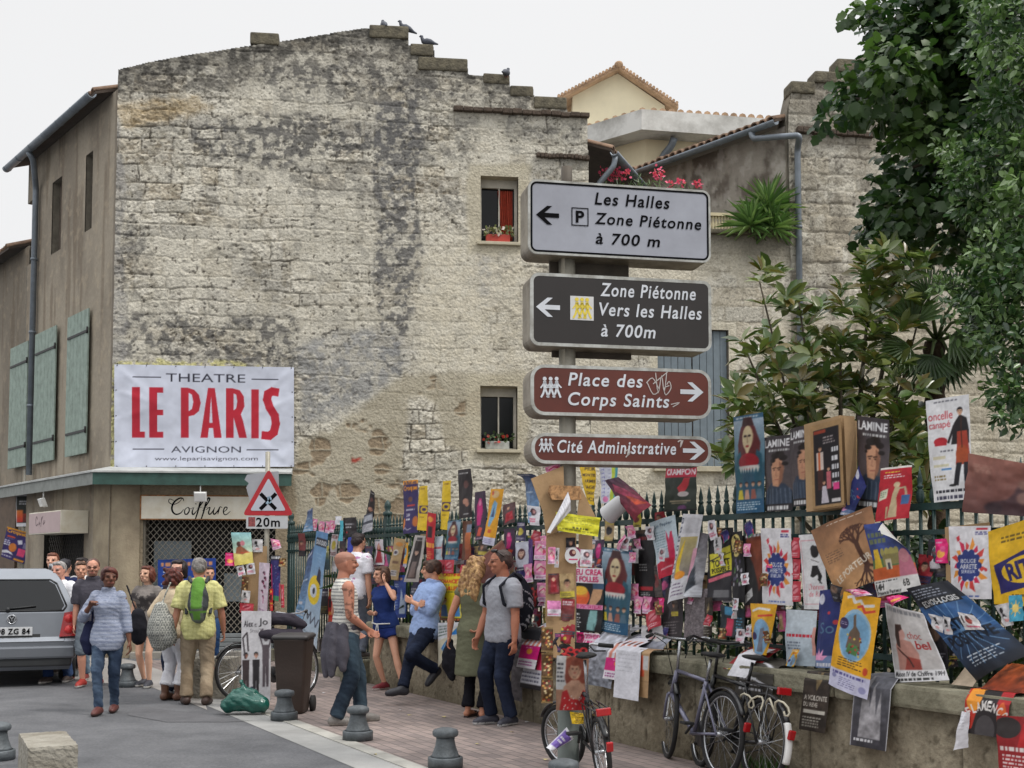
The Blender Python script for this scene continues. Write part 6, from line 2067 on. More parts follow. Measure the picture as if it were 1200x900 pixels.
def a_yellowq(c):
 c.rect(0,0,1,1,(230,194,40));c.small(.2,.04,.8,.1,1,(150,110,30));c.rect(.2,.44,1,.62,(60,40,90));c.ell(.66,.53,.3,.075,(230,194,40));c.ell(.66,.53,.16,.035,(60,40,90));c.small(.2,.68,.8,.72,1,(150,110,30))
def a_talldark(c):
 c.rect(0,0,1,1,(40,32,34));c.small(.1,.07,.9,.11,1,(190,190,190),.6);c.ell(.6,.32,.16,.08,(96,60,56));c.ell(.56,.66,.2,.06,(180,130,110));c.ell(.68,.72,.14,.05,(170,120,100));c.rect(.4,.9,.8,.93,(160,160,160))
def a_magenta(c):
 c.rect(0,0,1,1,(62,44,66));c.poly([(.3,.7),(.26,.3),(.44,.14),(.64,.16),(.74,.4),(.62,.7)],(196,40,120));c.ell(.5,.24,.12,.06,(226,130,170));c.poly([(.3,.9),(.5,.72),(.8,.76),(.7,.92)],(206,80,60));c.small(.1,.93,.9,.98,1,(190,160,180))
def a_orange(c):
 c.rect(0,0,1,1,(228,164,40));c.ell(.5,.1,.28,.07,(214,180,130));c.ell(.3,.08,.1,.04,(206,90,60));c.poly([(.2,.66),(.34,.3),(.5,.2),(.72,.26),(.66,.5),(.4,.68)],(130,180,214));c.poly([(.36,.5),(.5,.3),(.6,.5)],(60,80,120));c.rect(.34,.72,.6,.78,(200,90,40));c.rect(0,.86,1,1,(206,206,226));c.small(.1,.88,.9,.97,3,(120,110,160),.5)
def a_redstrip(c):
 c.rect(0,0,1,1,(186,34,44));c.ell(.4,.14,.3,.06,(224,150,60));c.rect(.2,.28,.7,.5,(50,30,36));c.small(.1,.6,.9,.7,1,(232,190,70),.9,0);c.small(.1,.76,.9,.92,4,(226,160,90))
def a_greyframe(c):
 c.rect(0,0,1,1,(186,180,176));c.rect(.2,.12,.8,.92,(54,46,46));c.rect(.3,.05,.8,.1,(60,56,60));c.face(.52,.36,.17,(206,170,150),(36,28,30),True);c.poly([(.3,.9),(.36,.56),(.66,.56),(.74,.9)],(120,104,100))
def a_kraft(c):
 c.rect(0,0,1,1,(176,148,106));c.blur_noise(.12,6,4);c.ell(.5,.34,.2,.07,(206,206,206));c.ell(.5,.34,.12,.04,(70,60,80));c.rect(.4,.54,.8,.6,(120,90,70));c.rect(.4,.76,.8,.9,(200,196,196));c.small(.44,.78,.76,.88,2,(60,50,60));c.ell(.6,.14,.3,.05,(190,130,60))
def a_tallblue(c):
 c.grad(0,0,1,1,(96,140,186),(196,210,222));c.rect(.1,.06,.96,.13,(46,46,58));c.text('DUO DUO',.13,.075,.93,.118,(216,220,224),.04);c.ell(.45,.52,.4,.13,(232,200,50));c.ell(.42,.53,.22,.06,(206,214,224));c.poly([(.5,.42),(.62,.3),(.8,.34),(.86,.46),(.72,.44)],(52,50,66));c.ell(.44,.53,.07,.03,(50,50,60))
 for k in range(5):c.line([(.3+k*.05,.2+k*.03),(.7+k*.02,.2+k*.03)],.02,(150,180,206))
 c.line([(.06,.8),(.2,.72),(.3,.8),(.44,.72),(.5,.82),(.7,.74),(.8,.82),(.94,.74)],.05,(70,72,86));c.small(.1,.9,.9,.96,2,(120,140,160))
def a_seafoam(c):
 c.grad(0,0,1,1,(70,84,120),(130,170,206));c.blur_noise(.3,8,44);c.small(.1,.03,.9,.08,1,WH,.7);c.small(.1,.4,.8,.45,1,(200,214,226));c.rect(.2,.74,.6,.78,(206,206,214));c.small(.1,.86,.9,.95,2,WH)
def a_alex(c):
 c.rect(0,0,1,1,(206,204,208));c.text('Alex',.09,.11,.40,.18,(40,36,40),.012);c.text('et',.44,.135,.52,.18,(70,66,70),.0);c.text('Jo',.58,.085,.88,.18,(40,36,40),.012);c.text('StouTime',.3,.2,.9,.24,(96,92,96),0)
 d=(70,62,66)
 def fig(x,y,h,arms=True,col=d,fc=None):
  k=c.w/c.h
  c.poly([(x-.1,y+h),(x-.11,y+.42*h),(x-.12,y+.2*h),(x+.12,y+.2*h),(x+.11,y+.42*h),(x+.1,y+h),(x+.02,y+h),(x,y+.6*h),(x-.02,y+h)],col)
  if fc:c.face(x,y+.1*h,.085,fc,(34,28,28))
  else:c.ell(x,y+.09*h,.075,.075*k*1.15,col)
  if arms:c.line([(x-.1,y+.25*h),(x-.22,y-.02*h),(x-.1,y-.1*h)],.05,col);c.line([(x+.1,y+.25*h),(x+.2,y+.02*h)],.05,col)
 fig(.82,.26,.58,True,(92,82,88));fig(.16,.44,.5,False,(66,54,56),(176,120,100));c.line([(.14,.52),(.06,.3),(.2,.24),(.24,.44)],.05,(60,52,56));fig(.5,.44,.48,False,(44,40,44),(206,160,140));c.ell(.36,.86,.07,.03,(50,50,70));c.text('GARAGE',.2,.905,.66,.95,(80,80,86),.01)
def a_beachgirl(c):
 c.grad(0,0,1,.65,(150,200,206),(200,220,190));c.grad(0,.62,1,1,(226,210,130),(230,214,110));c.poly([(.14,.64),(.2,.46),(.4,.4),(.6,.5),(.8,.6),(.5,.68)],(150,90,60));c.ell(.34,.36,.12,.08,(90,60,54));c.ell(.52,.34,.12,.08,(206,130,140));c.small(.4,.6,.9,.66,1,(206,70,50))
def a_whitefly(c):
 c.rect(0,0,1,1,(222,220,226));c.ell(.5,.32,.24,.18,(70,40,50));c.ell(.56,.3,.12,.1,(206,150,150));c.small(.14,.62,.86,.84,2,(206,60,100),.6)
def a_violet(c):
 c.rect(0,0,1,1,(196,182,196));
 for(x,y,r)in((.5,.2,.1),(.62,.3,.12),(.44,.38,.13),(.6,.46,.1),(.4,.56,.09),(.5,.66,.07)):c.ell(x,y,r,r*c.w/c.h*1.3,(70,30,50));c.ell(x+.06,y+.03,r*.6,r*c.w/c.h,(130,40,80))
 c.line([(.5,.66),(.56,.8)],.05,(150,40,90));c.small(.2,.9,.8,.96,1,(150,120,150))
def a_night(c):
 c.grad(0,0,1,1,(40,34,90),(62,60,130));c.rect(0,0,1,.1,(30,30,34));c.small(.1,.02,.9,.085,1,WH,.8,0)
 for k in range(16):c.ell(random.random(),.15+random.random()*.7,.03,.012,[(206,206,230),(190,70,120),(110,150,206)][k%3])
 c.rect(0,.88,1,1,(60,130,90));c.rect(0,.2,.12,1,(206,50,100));c.rect(.88,.6,1,1,(206,60,90))
def a_gold(c):
 c.rect(0,0,1,1,(86,60,36))
 for k in range(26):c.ell(.15+random.random()*.7,.1+random.random()*.8,.09,.09*c.w/c.h,[(206,160,90),(150,50,40),(226,206,160),(110,80,40)][k%4])
 c.rect(0,0,1,.08,(140,116,76));c.rect(0,.92,1,1,(140,116,76))
def a_eternal(c):
 c.rect(0,0,1,1,(30,66,150));c.blur_noise(.2,4,50);c.small(.06,.05,.94,.14,1,(214,150,110),.7);c.small(.1,.2,.5,.3,2,(210,214,226));c.poly([(.5,.9),(.6,.5),(.7,.3),(.8,.6),(.95,.4),(.9,.9)],(190,206,226));c.small(.06,.4,.44,.8,6,(150,176,214),.4);c.rect(.49,0,.51,1,(24,50,120))
def a_yellowtag(c):
 c.rect(0,0,1,1,(226,222,60));c.small(.2,.14,.9,.5,4,(130,130,60),.3);c.small(.36,.66,.74,.75,1,(50,50,30),.8,0);c.small(.05,.8,.95,.86,1,(90,90,40),.6)
def a_peut(c):
 c.rect(0,0,1,1,(230,190,36))
 for i,t in enumerate(('PEUR','MONTE','ARME','SAGE','CEMENT','ICI')):c.text(t,.3 if i!=1 else .14,.07+i*.15,.96,.15+i*.15,(66,50,50),.02)
def a_doodle(c):
 c.rect(0,0,1,1,(206,208,222));c.rect(.68,0,.86,1,(190,206,70));c.rect(.86,0,1,1,(70,150,170))
 for k in range(8):c.line([(.1,.1+k*.1),(.3,.08+k*.1),(.3,.12+k*.1)],.03,(110,110,180));c.line([(.52,.1+k*.1),(.62,.1+k*.1)],.03,(110,110,160))
 c.ell(.4,.88,.2,.08,(226,130,180))
def a_redpurple(c):
 c.grad(0,0,1,1,(62,34,56),(150,40,60));c.poly([(.2,.3),(.4,.14),(.7,.34),(.9,.7),(.6,.6)],(166,60,90));c.poly([(.5,.5),(.7,.6),(.95,.9),(.6,.8)],(206,80,50));c.blur_noise(.3,6,60)
def a_pretzel(c):
 c.rect(0,0,1,1,(28,24,26));c.small(.1,.04,.5,.1,1,(190,206,60),.7)
 for(x,y)in((.2,.5),(.42,.4),(.62,.5),(.82,.42),(.3,.76),(.6,.8)):
  c.ell(x,y,.13,.16,(190,44,48));c.ell(x,y,.06,.08,(60,20,24))
def a_polka(c):
 c.rect(0,0,1,1,(176,130,104));c.rect(0,0,.3,.62,(214,214,214));c.small(.04,.12,.26,.5,5,(50,50,60),.4);c.poly([(.26,.4),(.3,.06),(.5,.0),(.8,.04),(.92,.3),(.96,.5),(.3,.5)],(150,70,50));c.ell(.56,.26,.2,.17,(206,160,130));c.face(.56,.24,.21,(206,158,130),(140,66,46));c.poly([(.16,.86),(.24,.56),(.46,.44),(.7,.44),(.9,.56),(1,.86)],(206,160,134));c.poly([(.12,1),(.2,.66),(.34,.62),(.46,.78),(.74,.8),(.86,.62),(1,.66),(1,1)],(192,34,40))
 c.blur(.8)
 for k in range(18):c.ell(.2+random.random()*.76,.72+random.random()*.26,.022,.014,(230,206,200))
 c.a*=.8
def a_magstripe(c):
 c.rect(0,0,1,1,(222,220,228));c.small(.1,.03,.9,.12,2,(110,110,150),.4)
 for k in range(4):c.rect(.1+k*.22,.2,.22+k*.22,.52,(206,130,110));c.ell(.16+k*.22,.26,.05,.03,(60,40,40))
 c.rect(0,.52,1,.8,(206,30,120));c.ell(.5,.64,.14,.06,(226,150,60));c.small(.3,.55,.7,.58,1,(240,200,220));c.rect(0,.8,1,1,(222,218,224));c.small(.08,.84,.92,.95,2,(150,70,130),.6)
def a_arras(c):
 c.rect(0,0,1,1,(40,36,40));c.ell(.5,.14,.4,.16,(150,96,90));c.rect(0,.38,.8,.6,(222,222,222));c.text('VOS PAS',.04,.4,.76,.58,(36,34,40),.05);c.rect(.7,.4,1,.72,(226,50,100));c.rect(0,.68,1,.92,(206,206,214));c.small(.06,.71,.94,.9,3,(90,90,110),.5)
def a_viol(c):
 c.rect(0,0,1,1,(54,46,40));c.poly([(.4,.1),(.5,.3),(.6,.08),(.66,.3),(.5,.44)],(140,120,84));c.blur_noise(.4,6,70);c.text('A VOLONTE',.08,.5,.92,.57,(206,200,190),.02);c.text('DU REVE',.08,.6,.6,.66,(206,200,190),.02);c.rect(.1,.7,.9,.75,(190,186,176));c.small(.1,.79,.9,.95,4,(170,166,156),.5)
def a_hands(c):
 c.grad(0,0,1,1,(110,112,120),(52,50,56));c.poly([(.2,.9),(.26,.4),(.4,.2),(.46,.6),(.56,.3),(.64,.66),(.74,.4),(.8,.9)],(150,148,152));c.blur_noise(.35,7,77);c.small(.1,.9,.8,.95,1,(210,210,214));c.rect(.97,0,1,1,(214,214,218));c.rect(0,0,.03,1,(190,190,196))
def a_flamenco(c):
 c.rect(0,0,1,1,(36,30,32));c.poly([(0,0),(.3,0),(.34,.4),(.2,.9),(0,1)],(186,50,36));c.ell(.2,.4,.16,.2,(230,150,50));c.poly([(.74,0),(1,0),(1,1),(.8,.9),(.72,.5)],(176,40,44));c.ell(.84,.6,.1,.2,(214,100,50))
 for i,ch in enumerate('FLAMENCO'):t=(i-3.5)/3.5;c.text(ch,.5+t*.4-.05,.4+.14*t*t,.5+t*.4+.05,.56+.14*t*t,(230,226,222),.03,0,t*.5)
 c.ell(.5,.9,.22,.26,(70,66,68))
def a_redblock(c):
 c.rect(0,0,1,1,(150,36,40));c.ell(.2,.16,.26,.14,(50,44,44));c.poly([(.4,.4),(.5,.1),(.7,.1),(.8,.4)],(190,40,44));c.small(.06,.4,.96,.47,1,(226,216,214),.8,0);c.small(.1,.5,.9,.7,4,(214,190,190),.5);c.poly([(.2,.9),(1,.74),(1,1),(.1,1)],(206,200,190));c.line([(.2,.96),(.98,.84)],.14,(206,180,40))
def a_orangedark(c):
 c.grad(0,0,1,1,(206,110,44),(120,50,30));c.blur_noise(.5,6,80)
def a_cyan(c):
 c.rect(0,0,1,1,(70,160,190));c.ell(.5,.5,.22,.16,(226,200,110))
 for k in range(8):c.line([(.5,.5),(.5+.4*math.cos(k*.785),.5+.3*math.sin(k*.785))],.05,(220,190,100))
 c.ell(.5,.5,.2,.14,(232,206,120))
def a_bwfly(c):
 c.rect(0,0,1,1,(196,194,196));c.ell(.4,.3,.14,.14,(30,28,30));c.poly([(.3,.6),(.5,.4),(.66,.62),(.5,.56)],(30,28,30));c.ell(.56,.74,.18,.07,(206,150,150))
def a_whitemug(c):
 c.rect(0,0,1,1,(210,206,206));c.rect(.1,.2,.2,.6,(50,44,44));c.ell(.5,.4,.14,.24,(150,60,50));c.ell(.5,.26,.1,.12,(70,44,40));c.small(.2,.7,.9,.86,1,(196,60,90),.6)
def a_blank(c):c.small(.12,.1,.85,.5,5,(180,180,190),.2)
def rnd_art(seed):
 R=random.Random(seed)
 pal=[(40,36,42),(150,40,50),(206,200,206),(62,56,90),(176,150,110),(200,90,140),(60,84,92),(120,60,60),(196,180,70),(84,74,70)]
 b,f,g=R.sample(pal,3)
 kind=R.randint(0,4)
 def art(c):
  c.rect(0,0,1,1,b)
  if kind==0:c.face(.5,.42,.24,(196,150,124),(40,30,28),R.random()<.5);c.blur(.7);c.rect(0,.74,1,1,f);c.small(.1,.8,.9,.95,2,g)
  elif kind==1:c.rect(.1,.08,.9,.2,f);c.small(.12,.1,.88,.18,1,b,.8);c.ell(.5,.5,.3,.2,g);c.small(.1,.78,.9,.95,3,f)
  elif kind==2:c.poly([(.2,.9),(.3,.3),(.5,.14),(.7,.3),(.85,.9)],f);c.ell(.5,.3,.14,.1,(206,166,140));c.small(.1,.02,.9,.1,1,g,.7)
  elif kind==3:c.grad(0,0,1,.6,f,b);c.small(.1,.1,.9,.3,2,WH,.7);c.small(.1,.66,.9,.94,5,g,.4)
  else:
   for k in range(9):c.ell(R.random(),R.random(),.12,.08,R.choice(pal))
   c.rect(0,.4,1,.56,f);c.small(.06,.43,.94,.53,1,b,.8)
 return art,b
# ------------------------ the posters, one by one
def Rr(x0,y0,x1,y1,rot=0.0):
 cx,cy=(x0+x1)/2,(y0+y1)/2
 c,s=math.cos(rad(rot)),math.sin(rad(rot))
 return[(cx+(x-cx)*c-(y-cy)*s,cy+(x-cx)*s+(y-cy)*c)for x,y in((x0,y0),(x1,y0),(x1,y1),(x0,y1))]
def a_banner(c):
 c.rect(0,0,1,1,(208,213,228))
 ink=(44,44,58);rd=(184,32,52)
 c.text('THEATRE',.285,.082,.725,.165,ink,.0);c.rect(.102,.118,.258,.128,ink);c.rect(.76,.124,.91,.134,ink)
 B=lambda pts:c.poly(pts,rd)
 t,b=.222,.712
 B([(.098,t),(.142,t),(.142,.652),(.168,.652),(.168,b),(.098,b)])
 B([(.193,t),(.27,t),(.27,.275),(.237,.275),(.237,.44),(.27,.44),(.27,.494),(.237,.494),(.237,.655),(.27,.655),(.27,b),(.193,b)])
 B([(.367,t),(.367,b),(.41,b),(.41,.502),(.44,.49),(.467,.45),(.477,.37),(.467,.29),(.44,.24),(.405,t)])
 c.poly([(.41,.27),(.428,.29),(.436,.36),(.428,.43),(.41,.452)],(208,213,228))
 B([(.517,t),(.555,t),(.593,b),(.551,b),(.545,.615),(.522,.615),(.516,b),(.475,b)]);c.poly([(.534,.30),(.5425,.565),(.5245,.565)],(208,213,228))
 B([(.617,t),(.617,b),(.66,b),(.66,.51),(.69,b),(.734,b),(.712,.54),(.70,.48),(.72,.40),(.716,.3),(.694,.24),(.655,t)]);c.poly([(.66,.272),(.674,.285),(.68,.35),(.674,.42),(.66,.44)],(208,213,228))
 B([(.758,t+.008),(.8,t+.008),(.8,b+.004),(.758,b+.004)])
 c.line([(.902,.255),(.876,.248),(.852,.272),(.847,.33),(.862,.41),(.89,.49),(.896,.57),(.885,.655),(.86,.69),(.827,.685)],.046,rd)
 c.text('AVIGNON',.313,.795,.70,.857,ink,.0);c.rect(.102,.818,.275,.828,ink);c.rect(.732,.824,.91,.834,ink)
 c.text('www.leparisavignon.com',.222,.895,.795,.945,(70,70,80),.0)
BQ=[mw(134,427,.06),mw(344.5,430.5,.06),mw(344.5,547,.06),mw(134,547.5,.06)]
def S_ban(u,v):
 w=[(1-u)*(1-v),u*(1-v),u*v,(1-u)*v]
 a=sum(w[i]*BQ[i][0]for i in range(4));z=sum(w[i]*BQ[i][1]for i in range(4))
 d=.06+.014*np.sin(math.pi*u)*np.sin(math.pi*v)
 e=np.minimum(u,1-u);f=np.minimum(v,1-v)
 d=d+.012*np.abs(np.sin(u*6*math.pi))*np.exp(-f*14)+.012*np.abs(np.sin(v*4*math.pi))*np.exp(-e*18)
 for(cu,cv_,ang,L)in((0,.0,.7,.5),(1,.0,2.4,.6),(0,1,-.5,.4),(1,1,-2.5,.5),(0,.25,.3,.4),(1,.3,2.7,.5),(0,.55,-.35,.4),(1,.75,2.2,.4)):
  x,y=(u-cu)*1.8,v-cv_
  t=x*math.cos(ang)+y*math.sin(ang);q=-x*math.sin(ang)+y*math.cos(ang)
  d=d+.018*np.exp(-(q/.035)**2)*np.clip(t*6,0,1)*np.exp(-np.clip(t,0,9)/L*1.6)
 d=d+.018*(fbm(u*5,v*3,61,3)-.5)
 return M0 .x+MD.x*a+MN.x*d,M0 .y+MD.y*a+MN.y*d,z
me=paper_mesh('banner',S_ban,a_banner,(208,213,228),None,1.6)
ban=tag(link_mesh('banner',me),'wide white theatre banner with tall red letters hung on the gable wall','banner')
mb=MB()
for i in range(7):
 for v in(0.012,.988):
  u=.015+.97*i/6
  x,y,z=S_ban(np.array([u]),np.array([v]));p=Vector((x[0],y[0],z[0]))
  mb.tube([p+MN*.012,p-MN*.06+ZU*(.06 if v<.5 else-.05)],.008,5)
for i in range(1,4):
 for u in(.012,.988):
  x,y,z=S_ban(np.array([u]),np.array([i/4]));p=Vector((x[0],y[0],z[0]));mb.tube([p+MN*.012,p-MN*.06+MD*(.07 if u>.5 else-.07)],.008,5)
mb.build('ties',iron,ban)
P=poster
# ---- top row on the fence, right half
P('tall teal poster of a red skirted figure beside three portrait posters',FEN,[(859,489),(895,483),(897,600),(864,602)],a_witch,lay=1,bend=.01)
P('dark portrait poster half hidden between the teal poster and its twin',FEN,[(895,513),(927,509),(929,598),(898,600)],a_portrait('LAMINE'),DK,lay=0)
P('dark portrait poster tucked against the framed cardboard box',FEN,[(925,503),(952,497),(954,592),(929,594)],a_portrait('LAMINE',True,.1),DK,lay=2)
P('dark portrait poster standing clear of the others above the brown tree poster',FEN,[(1005,487),(1044,492),(1042,598),(1003,594)],a_portrait('LAMINE'),DK,lay=1)
cb=thing('poster_box','flat cardboard box carrying a black programme poster on top of the fence','cardboard box',FEN.at(FEN.hit(970,545)[0],.06,FEN.hit(970,545)[1]))
q=[FEN.hit(x,y,.10)for x,y in((947,498),(989,487),(993,594),(950,600))]
mb=MB();mb.prism(q[::-1],FEN.p0+FEN.n*.0-ZU*FEN.p0 .z,FEN.a,ZU,FEN.n,.14);mb.build('box',CARD,cb)
q2=[FEN.at(FEN.hit(989,487,.14)[0],.142,FEN.hit(989,487,.14)[1]),FEN.at(FEN.hit(1006,494,.0)[0],.02,FEN.hit(1006,494,.0)[1]),FEN.at(FEN.hit(1006,590,.0)[0],.02,FEN.hit(1006,590,0)[1]),FEN.at(FEN.hit(993,592,.14)[0],.142,FEN.hit(993,592,.14)[1])]
mb=MB();mb.add([v for v in q2]+[v-WN*.006 for v in q2],[(3,2,1,0),(4,5,6,7),(0,1,5,4),(2,3,7,6)]);mb.build('flap',CARD,cb)
poster('',FEN,[(950,500),(986,490),(990,592),(953,597)],a_framed,DK,off=.146,parent=cb,bend=.002,wave=.001)
P('small blue poster leaning sideways beside the red animal poster',FEN,[(1006,545),(1017,570),(1000,604),(984,603)],a_blue,NAVY,lay=5)
P('bright red poster with a pale cartoon animal on the fence',FEN,[(1034,549),(1070,545),(1067,607),(1027,612)],a_red_animal,RED,lay=5,bend=.04)
P('tall white poster of a woman carrying a cello, highest on the fence',FEN,[(1084,470),(1136,462),(1141,585),(1094,589)],a_cello,WH,lay=1,bend=.015)
P('crumpled brown photo poster of a crouching figure at the edge of the picture',FEN,[(1133,531),(1222,546),(1216,606),(1129,600)],a_brownphoto,lay=4,bend=.03,wave=.035)
P('dark green poster with a red title band sticking up above the spear tips',FEN,[(780,547),(816,546),(817,598),(779,600)],a_crampon,DK,lay=1)
# ---- second row, right half
P('white poster with a flaming sun round a blue badge, beside three pink flyers',FEN,[(893,619),(927,619),(929,710),(895,707)],a_sun,WH,lay=4,bend=.025)
for y in(630,655,681):
 P('small rose flyer in the column between two white posters',FEN,Rr(928,y,938,y+24,1),a_redfly,lay=3,name='flyer',cat='flyer',group='rose flyers in a column between the white posters')
P('pale poster with a black silhouette of a woman and thin red frame',FEN,[(937,627),(968,625),(972,714),(941,714)],a_silhouette,WH,lay=3)
P('large brown poster of a bare branching tree hung askew',FEN,[(949,622),(1022,592),(1040,676),(984,700)],a_treeposter,lay=6,bend=.04)
P('painted village poster with a blue sky and a white text strip',FEN,[(1014,615),(1060,609),(1082,690),(1029,700)],a_village,lay=8,bend=.03,curl=('tr',.12))
P('small magenta flyer alone on the pickets beside the second sun poster',FEN,[(1096,632),(1112,631),(1112,660),(1097,660)],a_magfly,lay=1,name='flyer',cat='flyer')
board('narrow strip of cardboard backing behind the white sun poster near the yellow one',FEN,[(1108,618),(1160,612),(1160,700),(1110,702)],.006,CARD,lay=1)
P('white poster with a flaming sun round a blue badge, beside the yellow poster',FEN,[(1113,617),(1160,616),(1163,702),(1114,702)],a_sun,WH,lay=3,bend=.02)
P('large yellow poster with a blue oval lettered badge',FEN,[(1158,623),(1222,603),(1226,712),(1165,708)],a_rita,YEL,lay=4,bend=.02)
P('large dark blue poster slumped sideways over the wall coping',FEN,[(1061,690),(1112,680),(1210,766),(1146,799)],a_positive,DK,lay=11,bend=.06,wave=.03)
for(q,l,art)in(([(1090,719),(1105,723),(1107,742),(1094,736)],'small grey flyer stuck on the sagging grey belle poster edge',a_bwfly),([(1105,721),(1114,724),(1116,744),(1107,743)],'small grey flyer beside its twin on the slumped blue poster',a_bwfly),([(1121,717),(1141,721),(1155,738),(1131,738)],'small white flyer pasted in the middle of the slumped blue poster',a_whitemug),([(1166,710),(1182,706),(1188,732),(1178,735)],'small grey flyer overlapping the yellow poster and the slumped one',a_bwfly)):
 P(l,FEN,q,art,lay=17,name='flyer',cat='flyer',bend=.008)
P('turquoise flyer with a little sun beside the grey flyer on the yellow poster',FEN,[(1182,698),(1199,697),(1199,727),(1183,729)],a_cyan,lay=18,name='flyer',cat='flyer',bend=.01)
P('dark portrait poster hanging behind the grey and white poster',FEN,[(1083,716),(1110,718),(1112,784),(1090,786)],a_darkportrait,DK,lay=8)
P('grey and white poster of a dark haired singer with red lettering',FEN,[(1036,706),(1082,719),(1113,797),(1050,800)],a_belle,WH,lay=12,bend=.05)
P('pink and orange ribbon flyer on top of the grey singer poster',FEN,[(1040,700),(1052,697),(1066,700),(1046,711)],a_magfly,lay=16,name='flyer',cat='flyer',bend=.03)
P('golden poster with a ship in a blue oval and a lilac foot',FEN,[(988,693),(1033,701),(1016,820),(970,801)],a_ship,YEL,off=.32,bend=.03)
P('pink slip folded over the top of the golden ship poster',FEN,[(992,691),(1008,690),(1024,697),(1002,700)],a_pinkfly,PINK,off=.36,name='flyer',cat='flyer',bend=.02)
P('deep blue poster with a pink starburst beside the golden ship poster',FEN,[(961,692),(986,690),(984,783),(957,782)],a_blue,NAVY,lay=10,bend=.03)
P('dark little portrait card above the deep blue poster',FEN,[(972,683),(987,688),(985,706),(976,704)],a_darkportrait,DK,lay=12,name='flyer',cat='flyer')
P('pale blue poster with one line of red lettering low on the fence',FEN,[(922,714),(957,716),(956,781),(921,779)],a_pale,WH,lay=5)
P('small yellow flyer propped at the foot of the pale blue poster',FEN,[(929,761),(938,761),(932,781),(922,780)],a_ship2,lay=9,name='flyer',cat='flyer')
P('narrow golden ship poster curling beside the saddle of the black bicycle',FEN,[(880,707),(912,708),(900,768),(884,763)],a_ship2,YEL,lay=9,bend=.05)
# ---- hanging over the wall
drape('dark brown poster with pale lettering hanging down the wall face',(943,790),(974,795),a_viol,DK,[(0,-.1,.86),(.2,.05,.865),(.3,.075,.80),(1,.09,.44)],skew=-.07)
drape('grey photo poster of hands folded down over the wall',(1003,800),(1046,808),a_hands,(120,120,124),[(0,-.2,.88),(.25,.02,.87),(.38,.08,.80),(1,.10,.39)],skew=-.06,lay=1)
drape('black and red dance poster bent over the coping with arched lettering',(1132,830),(1184,838),a_flamenco,DK,[(0,-.3,.87),(.3,.03,.868),(.42,.08,.80),(1,.09,.60)],skew=-.03)
P('narrow white paper strip curled down the wall beside the dance poster',WAL,[(1129,833),(1136,835),(1134,876),(1117,880)],a_blank,WH,lay=3,bend=.05,name='flyer',cat='flyer')
P('red poster with pale lettering on the wall at the corner of the picture',WAL,[(1170,838),(1230,842),(1232,935),(1172,925)],a_redblock,RED,lay=3)
drape('crumpled orange and black paper lying on the coping',(1150,782),(1200,795),a_orangedark,ORG,[(0,-.45,.93),(.4,-.25,1.02),(.7,-.12,.95),(1,.0,.87)],wave=.05)
drape('folded brown paper bag lying on the coping under the slumped blue poster',(1115,770),(1140,795),lambda c:(c.rect(0,0,1,1,(176,160,140)),c.rect(.4,.3,.6,.6,(120,100,90))),(176,160,140),[(0,-.35,1.02),(.5,-.2,1.0),(1,-.05,.87)],wave=.03,name='paper_bag',cat='paper bag')
drape('red and white leaflet lying on the coping behind the grey bicycle',(848,765),(882,768),a_redblock,RED,[(0,-.3,1.0),(.5,-.15,.93),(1,.06,.80)],lay=1,wave=.02)
drape('black and white striped leaflet slipping off the coping beside the black bicycle',(862,790),(905,800),lambda c:(c.rect(0,0,1,1,(70,66,60)),c.line([(0,.2),(1,.5)],.06,WH),c.line([(0,.5),(1,.8)],.05,WH),c.small(.1,.6,.8,.9,3,WH)),DK,[(0,-.25,.9),(.4,.0,.868),(.55,.08,.8),(1,.09,.62)],wave=.03)
drape('white letter sheet lying on the coping below the saddle',(855,785),(878,790),a_blank,WH,[(0,-.2,.95),(.5,-.03,.9),(1,.09,.74)],lay=3,wave=.02)
# ---- middle stretch
P('black poster with a big pink headline over an orange pumpkin shape',FEN,[(668,665),(708,666),(706,742),(667,738)],a_dieu,DK,lay=11)
P('magenta and white strip reading a theatre time below the pink headline poster',FEN,[(664,739),(703,743),(702,757),(663,752)],a_palace,MAG,lay=13,name='flyer',cat='flyer')
P('tall teal poster of a red skirted figure beside the pink headline poster',FEN,[(706,641),(741,645),(737,745),(704,739)],a_witch,lay=9)
P('black poster with a brown edge and red band in the middle of the fence',FEN,[(741,622),(768,620),(768,700),(745,699)],a_darkframe,DK,lay=3)
P('pale blue poster with a red hand shape leaning beside the long paper strip',FEN,[(762,613),(791,603),(800,670),(774,679)],a_papier,lay=5)
P('long white paper with a yellow banana picture and checked border',FEN,[(801,602),(824,603),(806,700),(781,708)],a_banana,WH,lay=8,bend=.04)
P('grey curled paper hanging behind the banana picture',FEN,[(819,622),(831,626),(822,700),(801,698)],a_greycurl,lay=5,bend=.07)
P('black poster with yellow lettering plates tilted on the fence',FEN,[(833,620),(859,618),(859,704),(829,704)],a_tout,DK,lay=3)
P('black poster with a spotted yellow mask and violet flowers',FEN,[(857,624),(870,622),(873,706),(858,706)],a_leopard,DK,lay=5)
P('black poster with a rearing brown horse',FEN,[(868,629),(895,624),(895,706),(872,710)],a_horse,DK,lay=3)
for(q,art,l)in(([(829,611),(838,609),(842,630),(833,634)],a_whitefly,'small white flyer with a red figure tied to the pickets above the yellow lettering'),([(837,630),(845,629),(846,648),(838,649)],a_bwfly,'tiny grey flyer just under the white flyer on the pickets'),([(845,625),(853,620),(856,632),(848,637)],a_night,'small violet flyer on the pickets beside the tiny grey flyer'),([(872,613),(880,609),(884,626),(876,632)],a_night,'small violet flyer above the horse poster')):
 P(l,FEN,q,art,lay=8,name='flyer',cat='flyer',bend=.01)
P('dark grey poster with a faint star low behind the bicycles',FEN,[(778,690),(801,688),(800,746),(777,748)],a_star,DK,lay=2)
